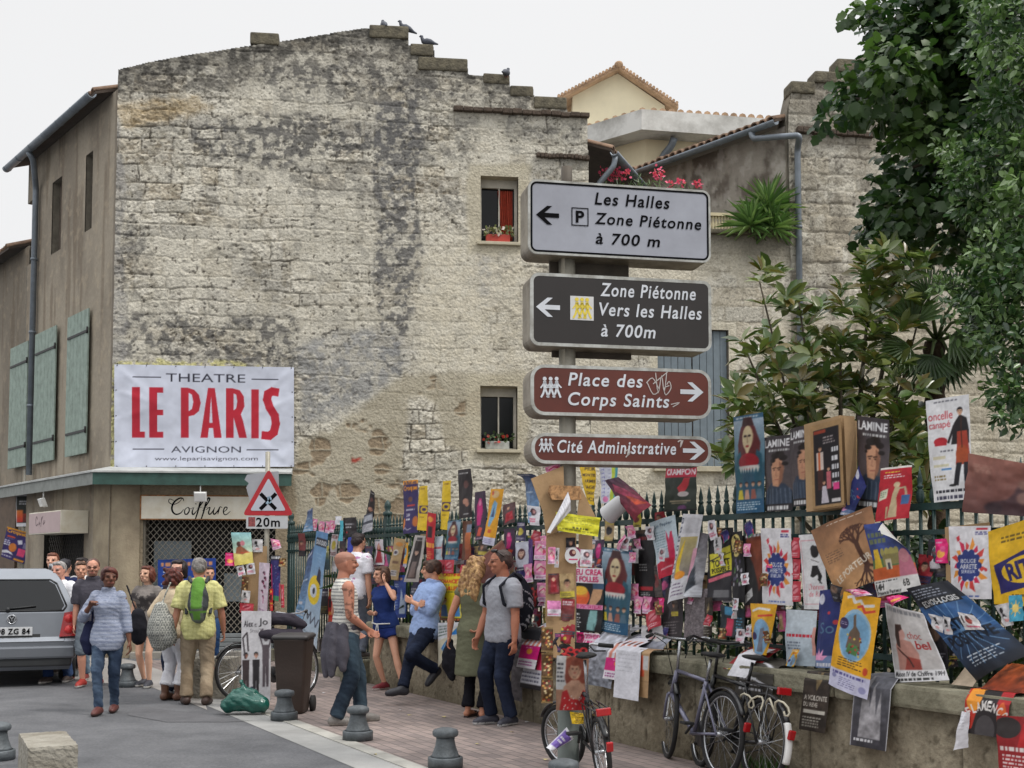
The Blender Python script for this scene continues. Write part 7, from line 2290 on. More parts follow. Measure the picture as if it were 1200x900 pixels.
P('grey patterned sheet low behind the bicycles beside the star poster',FEN,[(803,688),(831,690),(828,752),(801,750)],a_net,lay=3)
P('sheet of clear plastic and pink print with a white edge near the handlebars',FEN,[(826,700),(836,700),(834,745),(826,745)],a_viol,lay=5)
P('blue and pink patched picture on the fence beside the curling ship poster',FEN,[(846,708),(873,714),(872,748),(843,745)],lambda c:(c.rect(0,0,1,1,(46,56,62)),c.rect(.2,.05,.7,.3,(70,140,180)),c.rect(.3,.4,.6,.95,(206,56,90)),c.small(.7,.3,.95,.8,5,(90,150,180))),DK,lay=3)
P('white tag with dark print hanging over the blue and pink picture',FEN,[(859,704),(864,704),(863,725),(859,725)],a_bwfly,lay=6,name='flyer',cat='flyer')
P('red square leaflet among the flyers behind the handlebars',FEN,[(758,719),(775,711),(774,733),(759,740)],a_redfly,RED,lay=6,name='flyer',cat='flyer')
P('white and black leaflet under the red square leaflet',FEN,[(752,735),(777,733),(777,752),(753,752)],a_bwfly,lay=5,name='flyer',cat='flyer')
for(x,y,r)in((738,684,0),(743,699,8),(753,699,6)):
 P('small pink picture flyer between the teal poster and the red band poster',FEN,Rr(x,y,x+10,y+20,r),a_pinkfly,lay=6,name='flyer',cat='flyer',group='pink picture flyers below the red band poster',bend=.008)
P('small grey flyer with a white cup pinned to the black poster',FEN,Rr(741,643,748,660,2),a_bwfly,lay=6,name='flyer',cat='flyer')
P('pink paper arm sticking out above the teal poster',FEN,[(723,643),(732,626),(735,630),(728,646)],a_pinkfly,lay=11,name='flyer',cat='flyer')
P('purple and pink flyer beside the round disc on the pole',FEN,[(697,634),(709,632),(709,662),(697,664)],a_magenta,lay=8,name='flyer',cat='flyer')
P('pink flyer half behind the tall teal poster',FEN,[(735,640),(741,640),(741,664),(735,664)],a_pinkfly,lay=7,name='flyer',cat='flyer')
P('red and purple poster swinging out from the fence behind the rolled paper',FEN,[(708,563),(724,559),(765,592),(745,611)],a_redpurple,lay=14,bend=.03)
tp0=FEN.at(*(lambda h:(h[0],.25,h[1]))(FEN.hit(712,604,.25)));tp1=FEN.at(*(lambda h:(h[0],.15,h[1]))(FEN.hit(742,577,.15)))
mb=MB()
d=(tp1-tp0).normalized();xa,ya,_=basis(d)
for rr_,fl_ in((.092,False),(.086,True)):
 rings=[[p+(xa*math.cos(t)+ya*math.sin(t))*(rr_*(1-.25*i))for t in[2*math.pi*k/20 for k in range(20)]]for i,p in enumerate((tp0,tp1))]
 mb.ring(rings,0,True,False)
tag(mb.build('paper_roll',mat('white_paper',(206,206,208),.6,.05)),'loose white roll of paper jutting from the fence below the rust red signs','paper roll')
# ---- the pole's own load
board('large torn sheet of brown cardboard tied to the round signpost',POL,[(622,561),(660,546),(662,620),(640,628),(636,600)],.008,CARD,lay=2)
board('tall strip of brown cardboard tied down the signpost',POL,[(640,625),(675,622),(674,732),(639,728)],.008,CARD,lay=1)
board('second strip of brown cardboard wrapped low on the signpost',POL,[(640,728),(674,726),(673,772),(640,770)],.008,CARD,lay=2)
board('chewed block of reddish particle board strapped to the signpost',POL,[(644,569),(679,570),(680,586),(646,586),(642,577)],.035,mat('chipboard',(176,134,92),.9,.4,30),name='board_block',cat='wood block',lay=4)
board('brown cardboard flap standing out behind the yellow arrow sign',POL,[(681,572),(698,606),(676,606),(678,588)],.006,CARD,lay=3)
board('brown cardboard square below the yellow arrow sign',POL,[(678,626),(694,628),(694,645),(678,643)],.006,CARD,lay=1)
ya_=poster('yellow cardboard arrow sign tied across the signpost',POL,[(651,600),(703,607),(701,629),(653,622)],a_yellowtag,YEL,lay=5,name='arrow_sign',cat='sign',bend=.01)
P('yellow poster with black words half hidden behind the signpost',FEN,[(680,545),(699,545),(697,592),(688,590)],a_peut,YEL,lay=8)
P('lilac sheet with arrows and a green stripe beside the yellow word poster',FEN,[(702,547),(724,546),(722,590),(706,590)],a_doodle,lay=6)
P('torn white letter draped over the particle board on the signpost',POL,[(666,576),(669,598),(644,626),(641,624)],a_blank,WH,lay=8,bend=.05,name='flyer',cat='flyer')
P('blue and white sheet curling over the fence top beside the cardboard',FEN,[(613,551),(633,550),(632,612),(619,613)],a_seafoam,lay=6,bend=.04,curl=('top',.1))
P('white flyer with tower drawings below the curling blue sheet',FEN,[(619,592),(633,594),(633,616),(620,615)],a_whitefly,lay=8,name='flyer',cat='flyer')
P('pink paper edge peeping above the torn cardboard',POL,[(638,548),(656,543),(657,549),(642,556)],a_pinkfly,lay=0,name='flyer',cat='flyer')
disc=POL.hit(671,651,.07)
def S_disc(u,v):
 r=u*.062;t=v*2*math.pi
 a=disc[0]+r*np.cos(t);z=disc[1]+r*np.sin(t)
 return POL.p0 .x+POL.a.x*a+POL.n.x*.07,POL.p0 .y+POL.a.y*a+POL.n.y*.07,z
mb=MB();mb.prism([(disc[0]+.062*math.cos(t),disc[1]+.062*math.sin(t))for t in[2*math.pi*k/28 for k in range(28)]],POL.p0+POL.n*.066-ZU*POL.p0 .z,POL.a,ZU,POL.n,.004,0)
for(x,y,r,m_)in((0,.02,.028,1),(.01,.025,.014,2)):
 mb.prism([(disc[0]+x+r*math.cos(t),disc[1]+y+r*math.sin(t))for t in[2*math.pi*k/14 for k in range(14)]],POL.p0+POL.n*(.0703+m_*.0004)-ZU*POL.p0 .z,POL.a,ZU,POL.n,.0004,m_)
mb.box(POL.at(disc[0]+.005,.0708,disc[1]-.03),(.07,.001,.01),SA,3)
tag(mb.build('disc_flyer',[mat('white_paper',(206,206,208)),mat('maroon_ink',(90,30,44),.5,.1),mat('skin_ink',(200,160,140),.5,.1),mat('pink_ink',(200,60,110),.5,.1)]),'round white flyer with a dark portrait stuck on the signpost','flyer')
P('white rectangular flyer with a red figure beside the round flyer',POL,Rr(680,644,694,664,2),a_whitefly,lay=4,name='flyer',cat='flyer',bend=.005)
P('faded pink portrait flyer on the cardboard strip of the signpost',POL,Rr(642,641,651,661,0),a_pinkfly,lay=4,name='flyer',cat='flyer',bend=.005)
P('narrow dark and white flyer beside the faded pink portrait',POL,Rr(650,642,655,665,3),a_bwfly,lay=4,name='flyer',cat='flyer',bend=.005)
pb_=FEN
for(x,y)in((626,634),(627,657),(630,683)):
 P('pink picture flyer in the short column just before the cardboard strip',FEN,Rr(x,y,x+16,y+22,1),a_pinkfly,lay=10,name='flyer',cat='flyer',group='pink picture flyers stacked before the cardboard strip',bend=.006)
P('pale pink and white flyer at the foot of the cardboard strip',POL,Rr(641,704,657,722,1),lambda c:(c.rect(0,0,1,.55,(224,140,190)),c.rect(0,.55,1,1,(214,206,216)),c.small(.1,.8,.9,.94,1,(200,70,130))),lay=4,name='flyer',cat='flyer',bend=.005)
for(y,l)in((735,'topmost'),(765,'middle'),(795,'lowest')):
 P('narrow brown card of golden medallions, '+l+' of three on the signpost',POL,Rr(634,y,648,y+29,1),a_gold,lay=3,name='flyer',cat='flyer',bend=.006)
P('black poster with red curled ribbons on the signpost above the dotted dress',POL,[(653,752),(690,753),(690,776),(652,774)],a_pretzel,DK,lay=2)
P('portrait poster of a woman in a red dotted dress leaning behind the folding bicycle',POL,[(652,768),(690,770),(686,832),(651,832)],a_polka,lay=4,bend=.02)
P('folded purple and white poster sticking out from the foot of the signpost',POL,[(664,852),(672,866),(648,880),(640,876)],lambda c:(c.rect(0,0,1,1,WH),c.rect(.1,.1,.9,.8,(120,96,176)),c.small(.2,.3,.8,.6,2,WH)),lay=4,bend=.04)
P('yellow and black tag wrapped round the signpost above the sleeve',POL,[(668,834),(684,836),(684,848),(670,848)],a_peut,YEL,lay=4,name='flyer',cat='flyer',bend=.02)
for i,(x,y,w,h)in enumerate(((656,672,17,28),(642,672,13,24),(658,702,15,26),(645,742,12,22),(657,730,16,24),(663,630,11,15))):
 art,b=rnd_art(400+i);P('small worn poster pasted on the cardboard round the signpost',POL,Rr(x,y,x+w,y+h,random.uniform(-5,5)),art,b,lay=2,name='handbill',cat='handbill',group='worn posters pasted round the signpost',bend=.006)
# ---- over the coping, middle
drape('white and magenta flyer sheet bent over the coping near the folding bicycle',(712,760),(741,766),a_magstripe,WH,[(0,-.22,.98),(.28,.02,.90),(.4,.10,.82),(1,.13,.58)],lay=2,skew=-.06)
drape('large blank white sheet hanging from the coping beside the cardboard',(719,775),(748,780),a_blank,(214,214,222),[(0,.02,.87),(.05,.10,.84),(1,.16,.42)],lay=4,skew=.05)
drape('brown cardboard sheet with an orange label bent down over the coping',(747,775),(762,780),lambda c:(c.rect(0,0,1,1,(176,142,104)),c.rect(.2,.4,.6,.7,(214,90,60)),c.rect(.5,.4,.9,.6,(200,200,200)),c.rect(0,.76,1,.77,(130,100,70))),(176,142,104),[(0,-.2,.87),(.3,.06,.868),(.36,.10,.84),(1,.12,.46)],lay=3,name='cardboard_sheet',cat='cardboard')
drape('crumpled clear plastic wrap bunched on the coping beside the dotted dress poster',(690,760),(720,765),lambda c:(c.grad(0,0,1,1,(206,206,216),(120,124,134)),c.blur_noise(.5,8,5)),(180,180,190),[(0,-.3,1.06),(.3,-.1,1.0),(.5,.08,.84),(1,.1,.5)],lay=1,wave=.06)
drape('silvery plastic wrap lying along the coping behind the white sheets',(745,752),(775,756),lambda c:(c.grad(0,0,1,1,(196,200,210),(110,112,124)),c.blur_noise(.5,9,6)),(180,180,190),[(0,-.35,.98),(.5,-.2,1.02),(1,-.02,.88)],wave=.06)
# ---- between the couple and the pole
drape('white striped flyer sheet draped over the coping beside the man with the black backpack',(612,740),(634,744),a_magstripe,WH,[(0,-.25,1.06),(.35,.0,.92),(.5,.1,.80),(1,.14,.56)],lay=2,skew=-.1)
drape('black poster with a bold pasted headline hanging below the coping near the signpost',(610,760),(634,764),a_arras,DK,[(0,-.1,.9),(.2,.06,.86),(1,.12,.36)],lay=1)
drape('black rolled sheet lying on the coping next to the striped flyers',(606,750),(634,752),lambda c:c.rect(0,0,1,1,(40,40,44)),DK,[(0,-.1,.88),(.3,-.06,.97),(.7,.06,.95),(1,.09,.85)],lay=2,wave=.01)
drape('torn grey poster hanging loose from the wall behind the couple',(598,770),(612,775),lambda c:(c.grad(0,0,1,1,(150,146,152),(90,86,90)),c.blur_noise(.4,6,15)),(140,140,144),[(0,.02,.86),(.2,.1,.82),(1,.12,.22)],wave=.03)
P('big brown poster hung like a slanting roof above the couple',FEN,[(541,674),(588,632),(604,664),(560,706)],lambda c:(c.rect(0,0,1,1,(112,60,48)),c.grad(0,0,1,1,(128,72,58),(84,44,40)),c.rect(0,0,1,.05,(150,120,90))),lay=9,bend=.03)
P('large yellow circus poster with red headline and cartoon acrobats',FEN,[(512,672),(542,672),(543,728),(512,727)],a_yellowmech,YEL,lay=8)
P('white and blue poster with a cream corner slipping over the coping below the yellow one',FEN,[(513,730),(543,729),(536,762),(514,782)],a_blueshape,WH,off=.34,bend=.04)
for(x,y)in((511,656),(522,656),(540,662)):
 P('small red picture flyer in the row just above the yellow circus poster',FEN,Rr(x,y,x+10,y+16,0),a_redfly,lay=9,name='flyer',cat='flyer',group='red picture flyers above the circus poster',bend=.006)
P('tall purple and orange poster with a round word title',FEN,[(473,564),(490,562),(490,624),(474,626)],a_croque,NAVY,lay=3)
P('narrow yellow poster with a dark oval, beside the purple one',FEN,[(491,570),(502,569),(500,622),(490,621)],a_yellowq,YEL,lay=4)
P('narrow yellow poster with a dark oval, beside the tall black one',FEN,[(520,564),(530,563),(525,621),(516,620)],a_yellowq,YEL,lay=4)
P('tall black poster with a dim portrait standing highest over the far fence',FEN,[(537,551),(553,549),(554,606),(539,608)],a_talldark,DK,lay=3)
P('magenta and violet poster beside the tall black one',FEN,[(557,577),(570,575),(569,632),(556,634)],a_magenta,lay=3)
P('orange poster with a blue bird shape and lilac foot',FEN,[(576,573),(591,573),(579,640),(567,637)],a_orange,ORG,lay=5)
P('red fashion poster with dim figures beside the orange poster',FEN,[(590,592),(604,588),(605,612),(590,616)],lambda c:(c.rect(0,0,1,1,(90,60,62)),c.poly([(.2,.9),(.3,.5),(.8,.4),(.9,.8)],(176,40,54)),c.face(.5,.22,.13)),lay=3)
P('small dark magenta poster hanging just below the red fashion poster',FEN,[(591,620),(603,619),(603,652),(592,653)],a_magenta,lay=4)
P('tall teal poster of a figure in a red skirt above the man with folded arms',FEN,[(525,611),(541,609),(537,657),(521,656)],a_witch,lay=7)
P('narrow red poster with yellow lettering beside the far teal poster',FEN,[(502,600),(511,602),(508,660),(499,658)],a_redstrip,RED,lay=8)
P('dark brown poster beside the far teal poster',FEN,[(543,611),(553,610),(552,656),(542,657)],lambda c:(c.rect(0,0,1,1,(96,60,44)),c.grad(.4,.3,1,1,(196,110,60),(120,60,40)),c.rect(.5,.1,1,.3,(120,130,150))),lay=5)
P('pale blue sheet behind the head of the man with folded arms',FEN,[(510,629),(520,628),(519,658),(510,658)],a_pale,lay=5)
P('grey framed portrait poster leaning behind the man with folded arms',FEN,[(487,627),(499,628),(490,682),(474,682)],a_greyframe,lay=7)
P('brown kraft poster with round stamps beside the grey framed one',FEN,[(463,630),(475,632),(466,680),(453,678)],a_kraft,lay=7)
P('narrow orange poster between the kraft and the grey framed ones',FEN,[(474,636),(479,636),(477,664),(473,664)],a_orange,ORG,lay=5)
P('blue poster low on the fence behind the man with folded arms',FEN,[(462,674),(476,674),(476,724),(463,724)],a_eternal,lay=4)
P('poster of a dark haired woman beside the pink flyers',FEN,[(605,636),(620,634),(620,668),(606,670)],lambda c:(c.rect(0,0,1,1,(190,192,206)),c.face(.5,.4,.25,(206,170,150),(70,30,34),True),c.rect(0,.86,1,1,(60,60,80))),lay=5)
P('narrow violet strip between the dark haired woman and the pink flyers',FEN,[(620,632),(625,632),(625,662),(620,663)],lambda c:c.rect(0,0,1,1,(86,60,120)),lay=5)
P('red and black poster below the pink flyers',FEN,[(617,680),(634,682),(634,712),(620,712)],a_pretzel,lay=7)
P('crumpled navy and white flyer under the dark haired woman',FEN,[(604,668),(616,666),(617,690),(605,692)],a_night,lay=6)
P('crumpled pink flyer with a purple edge beside the navy and white flyer',FEN,[(614,662),(624,660),(625,682),(616,684)],a_pinkfly,lay=7,name='flyer',cat='flyer')
# ---- far end of the fence
P('tall pale blue poster with a yellow ring, leaning at the end of the fence',FEN,[(372,622),(385,625),(371,762),(352,745)],a_tallblue,lay=16,bend=.02)
P('tall blue wave poster behind the yellow ring poster',FEN,[(362,651),(369,640),(358,728),(345,722)],a_seafoam,lay=12,bend=.02)
P('dark arched sheet sticking up beside the thick green post',FEN,[(436,573),(439,578),(438,606),(428,606)],a_talldark,DK,lay=3)
P('grey print with two white text plates below the arched sheet',FEN,[(427,604),(437,600),(437,622),(424,626)],lambda c:(c.rect(0,0,1,1,(70,72,84)),c.rect(.1,.1,.9,.4,(180,184,194)),c.rect(.05,.55,.95,.95,(200,200,206)),c.small(.1,.6,.9,.9,4,(90,90,100))),lay=4)
P('blue and white sheet curling above the end of the fence',FEN,[(361,598),(367,595),(366,622),(355,624)],a_seafoam,lay=4)
for(x,y)in((366,608),(374,611),(381,611),(387,610)):
 P('pale pink flyer in the row along the top of the far fence',FEN,Rr(x,y,x+6,y+14,8),a_pinkfly,lay=3,name='flyer',cat='flyer',group='pale pink flyers along the far fence',bend=.004)
P('white cloth like paper crumpled over the far spear tips',FEN,[(394,605),(401,605),(400,615),(393,614)],a_blank,WH,lay=6,bend=.04,name='flyer',cat='flyer')
P('narrow turquoise ribbon hanging from the far fence',FEN,[(399,610),(402,610),(401,634),(397,634)],lambda c:c.rect(0,0,1,1,(90,190,210)),lay=6,name='flyer',cat='flyer')
P('black poster with white script on the far fence',FEN,[(403,607),(418,606),(418,628),(404,628)],lambda c:(c.rect(0,0,1,1,(40,34,38)),c.small(.2,.3,.8,.6,2,WH),c.ell(.3,.8,.1,.06,(190,40,40))),lay=3)
P('bright blue bottle shaped poster on the far fence',FEN,[(408,630),(413,629),(414,656),(406,656)],lambda c:c.rect(0,0,1,1,(50,70,180)),lay=5)
P('maroon poster with a pink square on the far fence',FEN,[(398,652),(412,650),(411,684),(397,685)],lambda c:(c.rect(0,0,1,1,(110,36,62)),c.rect(.3,.2,.9,.55,(216,110,160))),lay=4)
P('tall red poster low on the far fence beside the tank top man',FEN,[(385,690),(392,690),(391,734),(384,734)],a_redstrip,RED,lay=6)
P('white crumpled flyer on the far fence above the maroon poster',FEN,[(389,658),(396,656),(395,670),(388,670)],a_blank,WH,lay=5,name='flyer',cat='flyer')
P('grey low flyer lying against the foot of the far fence',FEN,[(373,748),(384,748),(384,764),(373,764)],a_greyframe,lay=5)
fills=[(388,626,396,652),(398,628,405,650),(414,630,424,656),(392,680,400,700),(376,690,385,720),(402,690,412,720),(416,664,426,700),(428,640,436,672),(440,632,450,662),(444,664,455,700),(482,686,495,716),(500,662,510,690),(470,634,476,662),(494,626,500,650),(545,640,556,662),(556,640,566,660),(560,634,572,650),(606,612,616,634),(596,656,606,690),(606,694,618,722),(636,712,646,732),(626,716,634,734),(660,626,670,650),(694,668,700,700),(709,610,720,634),(700,640,708,665),(766,662,776,700),(744,700,756,722),(776,672,784,700),(786,700,796,722),(812,700,822,730),(834,700,846,716),(846,690,858,706),(874,706,882,724),(906,700,920,716),(912,716,922,740),(940,706,952,720),(1080,690,1092,712),(1050,780,1062,796),(1112,760,1122,782),(768,600,780,616),(742,600,752,618),(660,655,668,690),(556,712,566,740),(350,625,358,652),(376,640,386,668),(364,680,372,700)]
for i,(x0,y0,x1,y1)in enumerate(fills):
 art,b=rnd_art(100+i)
 P('small creased handbill tied among the bigger posters on the iron fence',FEN,Rr(x0,y0,x1,y1,random.uniform(-7,7)),art,b,lay=i%3,name='handbill',cat='handbill',group='creased handbills tied among the bigger posters',bend=.02)
for i in range(78):
 x=random.uniform(560,1120)if i<62 else random.uniform(390,560);y=random.uniform(622,712)if x>560 else random.uniform(622,690);w=random.uniform(11,22);hh=w*random.uniform(1.3,2)
 art,b=rnd_art(200+i)
 P('worn older poster layered against the bars behind newer ones on the fence',FEN,Rr(x,y,x+w,y+hh,random.uniform(-9,9)),art,b,lay=-.2+random.random()*.4,name='handbill',cat='handbill',group='worn older posters behind the newer ones',bend=.02)
for i in range(46):
 x=random.uniform(596,900);y=random.uniform(615,740);art=random.choice((a_pinkfly,a_whitefly,a_redfly,a_bwfly,a_night,a_gold,a_magfly,a_whitefly))
 P('little flyer clipped over the crowded posters in the middle of the fence',FEN,Rr(x,y,x+random.uniform(6,10),y+random.uniform(12,17),random.uniform(-14,14)),art,lay=random.choice((4,7,10)),name='flyer',cat='flyer',group='little flyers clipped over the crowded posters',bend=.01)
# ---- warning sign post load
board('plain brown cardboard sheet strapped to the warning sign post',WPO,[(289,640),(313,640),(313,720),(288,718)],.006,CARD)
P('beach coloured poster of an animal on the warning sign post',WPO,[(271,624),(294,624),(297,660),(275,663)],a_beachgirl,lay=2)
P('bright pink flyer sticking out beside the beach coloured poster',WPO,Rr(264,648,276,663,3),a_magfly,MAG,lay=1,name='flyer',cat='flyer')
P('white flyer with a dark figure tilted under the beach coloured poster',WPO,Rr(278,663,287,675,-14),a_whitefly,lay=3,name='flyer',cat='flyer',bend=.005)
P('white flyer with a dark figure hanging straight beside the tilted one',WPO,Rr(289,660,299,673,-6),a_whitefly,lay=3,name='flyer',cat='flyer',bend=.005)
P('white leaflet behind the post just under the distance plate',WPO,Rr(295,632,308,647,0),a_bwfly,lay=0,name='flyer',cat='flyer')
P('lilac poster of dark petals on the cardboard below the triangle sign',WPO,[(304,659),(316,660),(313,721),(302,716)],a_violet,lay=3)
P('night blue and red poster on the post below the triangle sign',WPO,[(317,651),(329,651),(328,705),(319,703)],a_night,lay=2)
P('pink and white folded flyer beside the post just below the distance plate',WPO,[(317,631),(327,633),(330,642),(320,645)],a_pinkfly,lay=2,name='flyer',cat='flyer',bend=.03)
P('small brown picture card sticking out from the post',WPO,Rr(326,654,335,664,5),a_gold,lay=2,name='flyer',cat='flyer')
P('brown strip of pictures down the edge of the cardboard',WPO,Rr(283,674,291,700,4),a_gold,lay=3,name='flyer',cat='flyer')
P('white and black leaflet at the foot of the brown picture strip',WPO,Rr(283,692,293,706,6),a_bwfly,lay=4,name='flyer',cat='flyer')
P('red double flyer under the cardboard on the warning post',WPO,Rr(281,707,297,718,3),a_redfly,RED,lay=4,name='flyer',cat='flyer')
P('pink note stuck above the leaning name board',WPO,Rr(283,719,294,729,2),lambda c:c.rect(0,0,1,1,(236,110,170)),lay=6,name='flyer',cat='flyer')
P('second pink note crumpled beside the first above the leaning board',WPO,Rr(298,718,305,728,2),lambda c:c.rect(0,0,1,1,(226,70,140)),lay=6,name='flyer',cat='flyer',bend=.04)
P('red paper strip hanging low on the warning post',WPO,Rr(316,690,320,716,0),a_redstrip,lay=4,name='flyer',cat='flyer')
P('coral paper ribbon hanging beside the night blue poster',WPO,Rr(329,685,333,712,-2),a_redfly,lay=2,name='flyer',cat='flyer')
SHP=Plane(MP(0,-.09,0),MD,MN)
P('blue festival poster tied to the shop lattice behind the talking group',SHP,[(185,656),(253,654),(253,720),(185,722)],a_eternal,lay=0,bend=.01)
SGP_=Plane(SP(L1+.02,.25,0),Vector((.97,-.24,0)).normalized(),Vector((-.24,-.97,0)).normalized())
P('tilted purple and orange poster on a thin post above the parked van',SGP_,[(9,617),(40,626),(28,661),(1,652)],a_croque2,NAVY,lay=1,bend=.02)
P('black and orange poster on the thin post behind the tilted purple one',SGP_,[(19,579),(40,579),(40,617),(19,617)],lambda c:(c.rect(0,0,1,1,(40,44,40)),c.rect(0,0,.06,1,WH),c.rect(0,0,1,.08,(200,200,206)),c.small(.2,.2,.9,.34,2,WH),c.grad(.06,.5,.4,.86,(230,130,50),(206,50,40)),c.grad(.4,.6,1,.86,(150,50,34),(90,30,30)),c.rect(0,.88,1,1,WH)),DK,lay=0)
q=SGP_.at(SGP_.hit(26,640)[0],-.06,0)
mb=MB();mb.lathe([(.045,0),(.04,3.6),(.001,3.62)],q,12)
tag(mb.build('thin_post',post_m),'thin grey post behind the parked van carrying two posters','post')
bt=thing('name_board','tall white board with two silhouettes leaning beside the rubbish bin','board',Vector((0,0,0)))
NB=Plane(at_depth(300,840,14.2),Vector((1,0,0)),Vector((0,-1,0)))
q=[NB.hit(x,y,0)for x,y in((283,718),(317,718),(317,820),(283,822))]
mb=MB();mb.prism(q[::-1],NB.p0-NB.n*.018-ZU*NB.p0 .z,NB.a,ZU,NB.n,.018);mb.build('backing',CARD,bt)
poster('',NB,[(283,716),(318,716),(317,821),(283,823)],a_alex,off=.002,parent=bt,bend=.004,wave=.004)
# ------------------------ people
SKIN=attr_mat('skin',.5,.05,90,.05,spec=.35)
CLOTH=attr_mat('cloth',.9,.35,55,.10,spec=.15,bdist=.008)
HAIR=attr_mat('hair',.5,.6,70,.3,spec=.35,bdist=.01)
LEATHER=attr_mat('leather',.5,.2,60,.12,spec=.4)
JOBS=[]
def chain(mb,pts,rs,n=10):
 """tapered limb with rounded ends"""
 P=[Vector(p)for p in pts]
 a=(P[0]-P[1]).normalized();b=(P[-1]-P[-2]).normalized()
 Q=[P[0]+a*rs[0]*.9,P[0]+a*rs[0]*.55]+P+[P[-1]+b*rs[-1]*.55,P[-1]+b*rs[-1]*.9]
 R=[rs[0]*.35,rs[0]*.8]+list(rs)+[rs[-1]*.8,rs[-1]*.35]
 mb.tube(Q,R,n)
def ik(a,w,l1,l2,pole):
 a,w=Vector(a),Vector(w);d=w-a;L=min(d.length,(l1+l2)*.999)
 d.normalize();w=a+d*L
 x=(l1*l1-l2*l2+L*L)/(2*L);h=math.sqrt(max(l1*l1-x*x,0))
 p=Vector(pole);p=p-d*p.dot(d);p.normalize()
 return a+d*x+p*h,w
TM=[(-.075,.07,.058,.0),(-.03,.094,.068,.004),(.02,.094,.066,.002),(.09,.083,.058,-.004),(.16,.09,.064,-.006),(.23,.102,.068,0),(.27,.098,.060,.004),(.295,.07,.046,.008),(.32,.036,.036,.006),(.37,.031,.034,-.004)]
TF=[(-.075,.07,.06,.0),(-.03,.100,.072,.004),(.02,.098,.068,.004),(.09,.074,.054,-.002),(.16,.082,.060,-.006),(.225,.088,.075,-.012),(.27,.084,.055,.002),(.295,.06,.042,.008),(.32,.031,.032,.006),(.37,.027,.030,-.004)]
def job(src,name,mats,parent,voxel,smooth,post):
 JOBS.append((src,name,mats,parent,voxel,smooth,post))
def v3n(V,f,sd):
 return fbm(V[:,0]*f+V[:,2]*f*.73,V[:,1]*f+V[:,2]*f*1.1+sd,sd,3)-.5
def person(label,loc,head,H,sex='m',skin=(206,156,128),hair=('short',(60,46,38)),top=None,legs=None,shoes=((70,60,56),(200,196,190),'shoe'),feet=None,hands=None,lean=(0,0),look=(0,0),hip=None,poles=None,curl=.5,group=None,dress=None,vox=.009,girth=1.0):
 root=thing('person',label,'person',loc,0,group)
 Rz=Matrix.Rotation(rad(head),3,'Z');L0=Vector(loc)
 T=lambda p:L0+Rz@(Vector(p)*H)
 Dv=lambda p:Rz@Vector(p)
 hip=hip or(0,0,.525)
 Pv=Vector(hip)
 S=(Matrix.Rotation(rad(lean[1]),3,'Y')@Matrix.Rotation(rad(lean[0]),3,'X'))@Vector((0,0,1))
 X=Vector((1,0,0));X=(X-S*X.dot(S)).normalized();Y=S.cross(X)
 prof=TM if sex=='m' else TF
 def ring(t,g=0.0,kx=1.0,ky=1.0,n=20):
  ts=[p[0]for p in prof]
  hw,hd,dy=(float(np.interp(t,ts,[p[i]for p in prof]))for i in(1,2,3))
  hw*=girth;hd*=girth
  hw=hw*kx+g/H;hd=hd*ky+g/H
  sp_=S if t>0 else Vector((0,0,1))*.5+S*.5
  c=Pv+sp_*t+Y*dy
  return[T(c+X*hw*(abs(math.cos(a))**.85*(1 if math.cos(a)>=0 else-1))+Y*hd*(abs(math.sin(a))**.85*(1 if math.sin(a)>=0 else-1)))for a in[2*math.pi*k/n for k in range(n)]]
 sh=.105 if sex=='m' else .092
 hands=hands or{};poles=poles or{}
 feet=feet or{'l':(.055,0,0,0),'r':(-.055,0,0,0)}
 J={}
 for s_,sg_ in(('l',1),('r',-1)):
  a=Pv+S*.275+X*sh*sg_
  w=Vector(hands.get(s_,(.135*sg_,-.02,.475)))
  el,w=ik(a,w,.168,.148,poles.get(s_,(.45*sg_,.9,-.1)))
  hj=Pv+X*.052*sg_-Vector((0,0,.01))
  f=feet[s_]
  an=Vector((f[0],f[1],f[2]+.045))
  kn,an=ik(hj,an,.245,.245,poles.get('k'+s_,(.12*sg_,-1,.1)))
  J[s_]=(a,el,w,hj,kn,an,f[3])
 yaw,nod=look
 neck=Pv+S*.337
 hz=(S*.5+Vector((0,0,.5))).normalized()
 RH=Matrix.Rotation(rad(yaw),3,hz)@Matrix.Rotation(rad(nod),3,'X')
 Hz=(RH@hz).normalized();Hx=(RH@X);Hx=(Hx-Hz*Hx.dot(Hz)).normalized();Hy=Hz.cross(Hx)
 h=.132
 H0=neck+Hz*.012-Hy*.012
 HP=lambda x,y,z:T(H0+(Hx*x+Hy*y+Hz*z)*h)
 k=.001*0
 body=MB()
 body.ring([ring(t)for t in(-.075,-.05,-.03,0,.02,.05,.09,.125,.16,.2,.23,.25,.27,.285,.295,.305,.32,.345,.37)])
 hd=[(-.02,.17,.17,-.18),(.06,.24,.27,-.12),(.16,.29,.36,-.05),(.3,.325,.42,.0),(.45,.345,.465,.02),(.6,.36,.49,.03),(.75,.345,.475,.04),(.87,.28,.39,.05),(.95,.18,.25,.05),(.995,.06,.1,.05)]
 body.ring([[HP(w_*math.cos(a),dy+d_*math.sin(a),z)for a in[2*math.pi*q/18 for q in range(18)]]for z,w_,d_,dy in hd])
 chain(body,[HP(0,-.44,.52),HP(0,-.52,.38),HP(0,-.47,.33)],[.06*h*H,.085*h*H,.075*h*H],8)
 chain(body,[HP(-.2,-.4,.57),HP(.2,-.4,.57)],[.07*h*H]*2,8)
 chain(body,[HP(-.12,-.37,.17),HP(.12,-.37,.17)],[.075*h*H]*2,8)
 for q in(-1,1):
  body.ell(HP(q*.37,.06,.46),(.05*h*H,.05*h*H,.14*h*H),8)
  body.ell(HP(q*.2,-.32,.36),(.11*h*H,)*3,8)
 r=lambda x:x*H*(1 if sex=='m' else .9)*(.5+.5*girth)
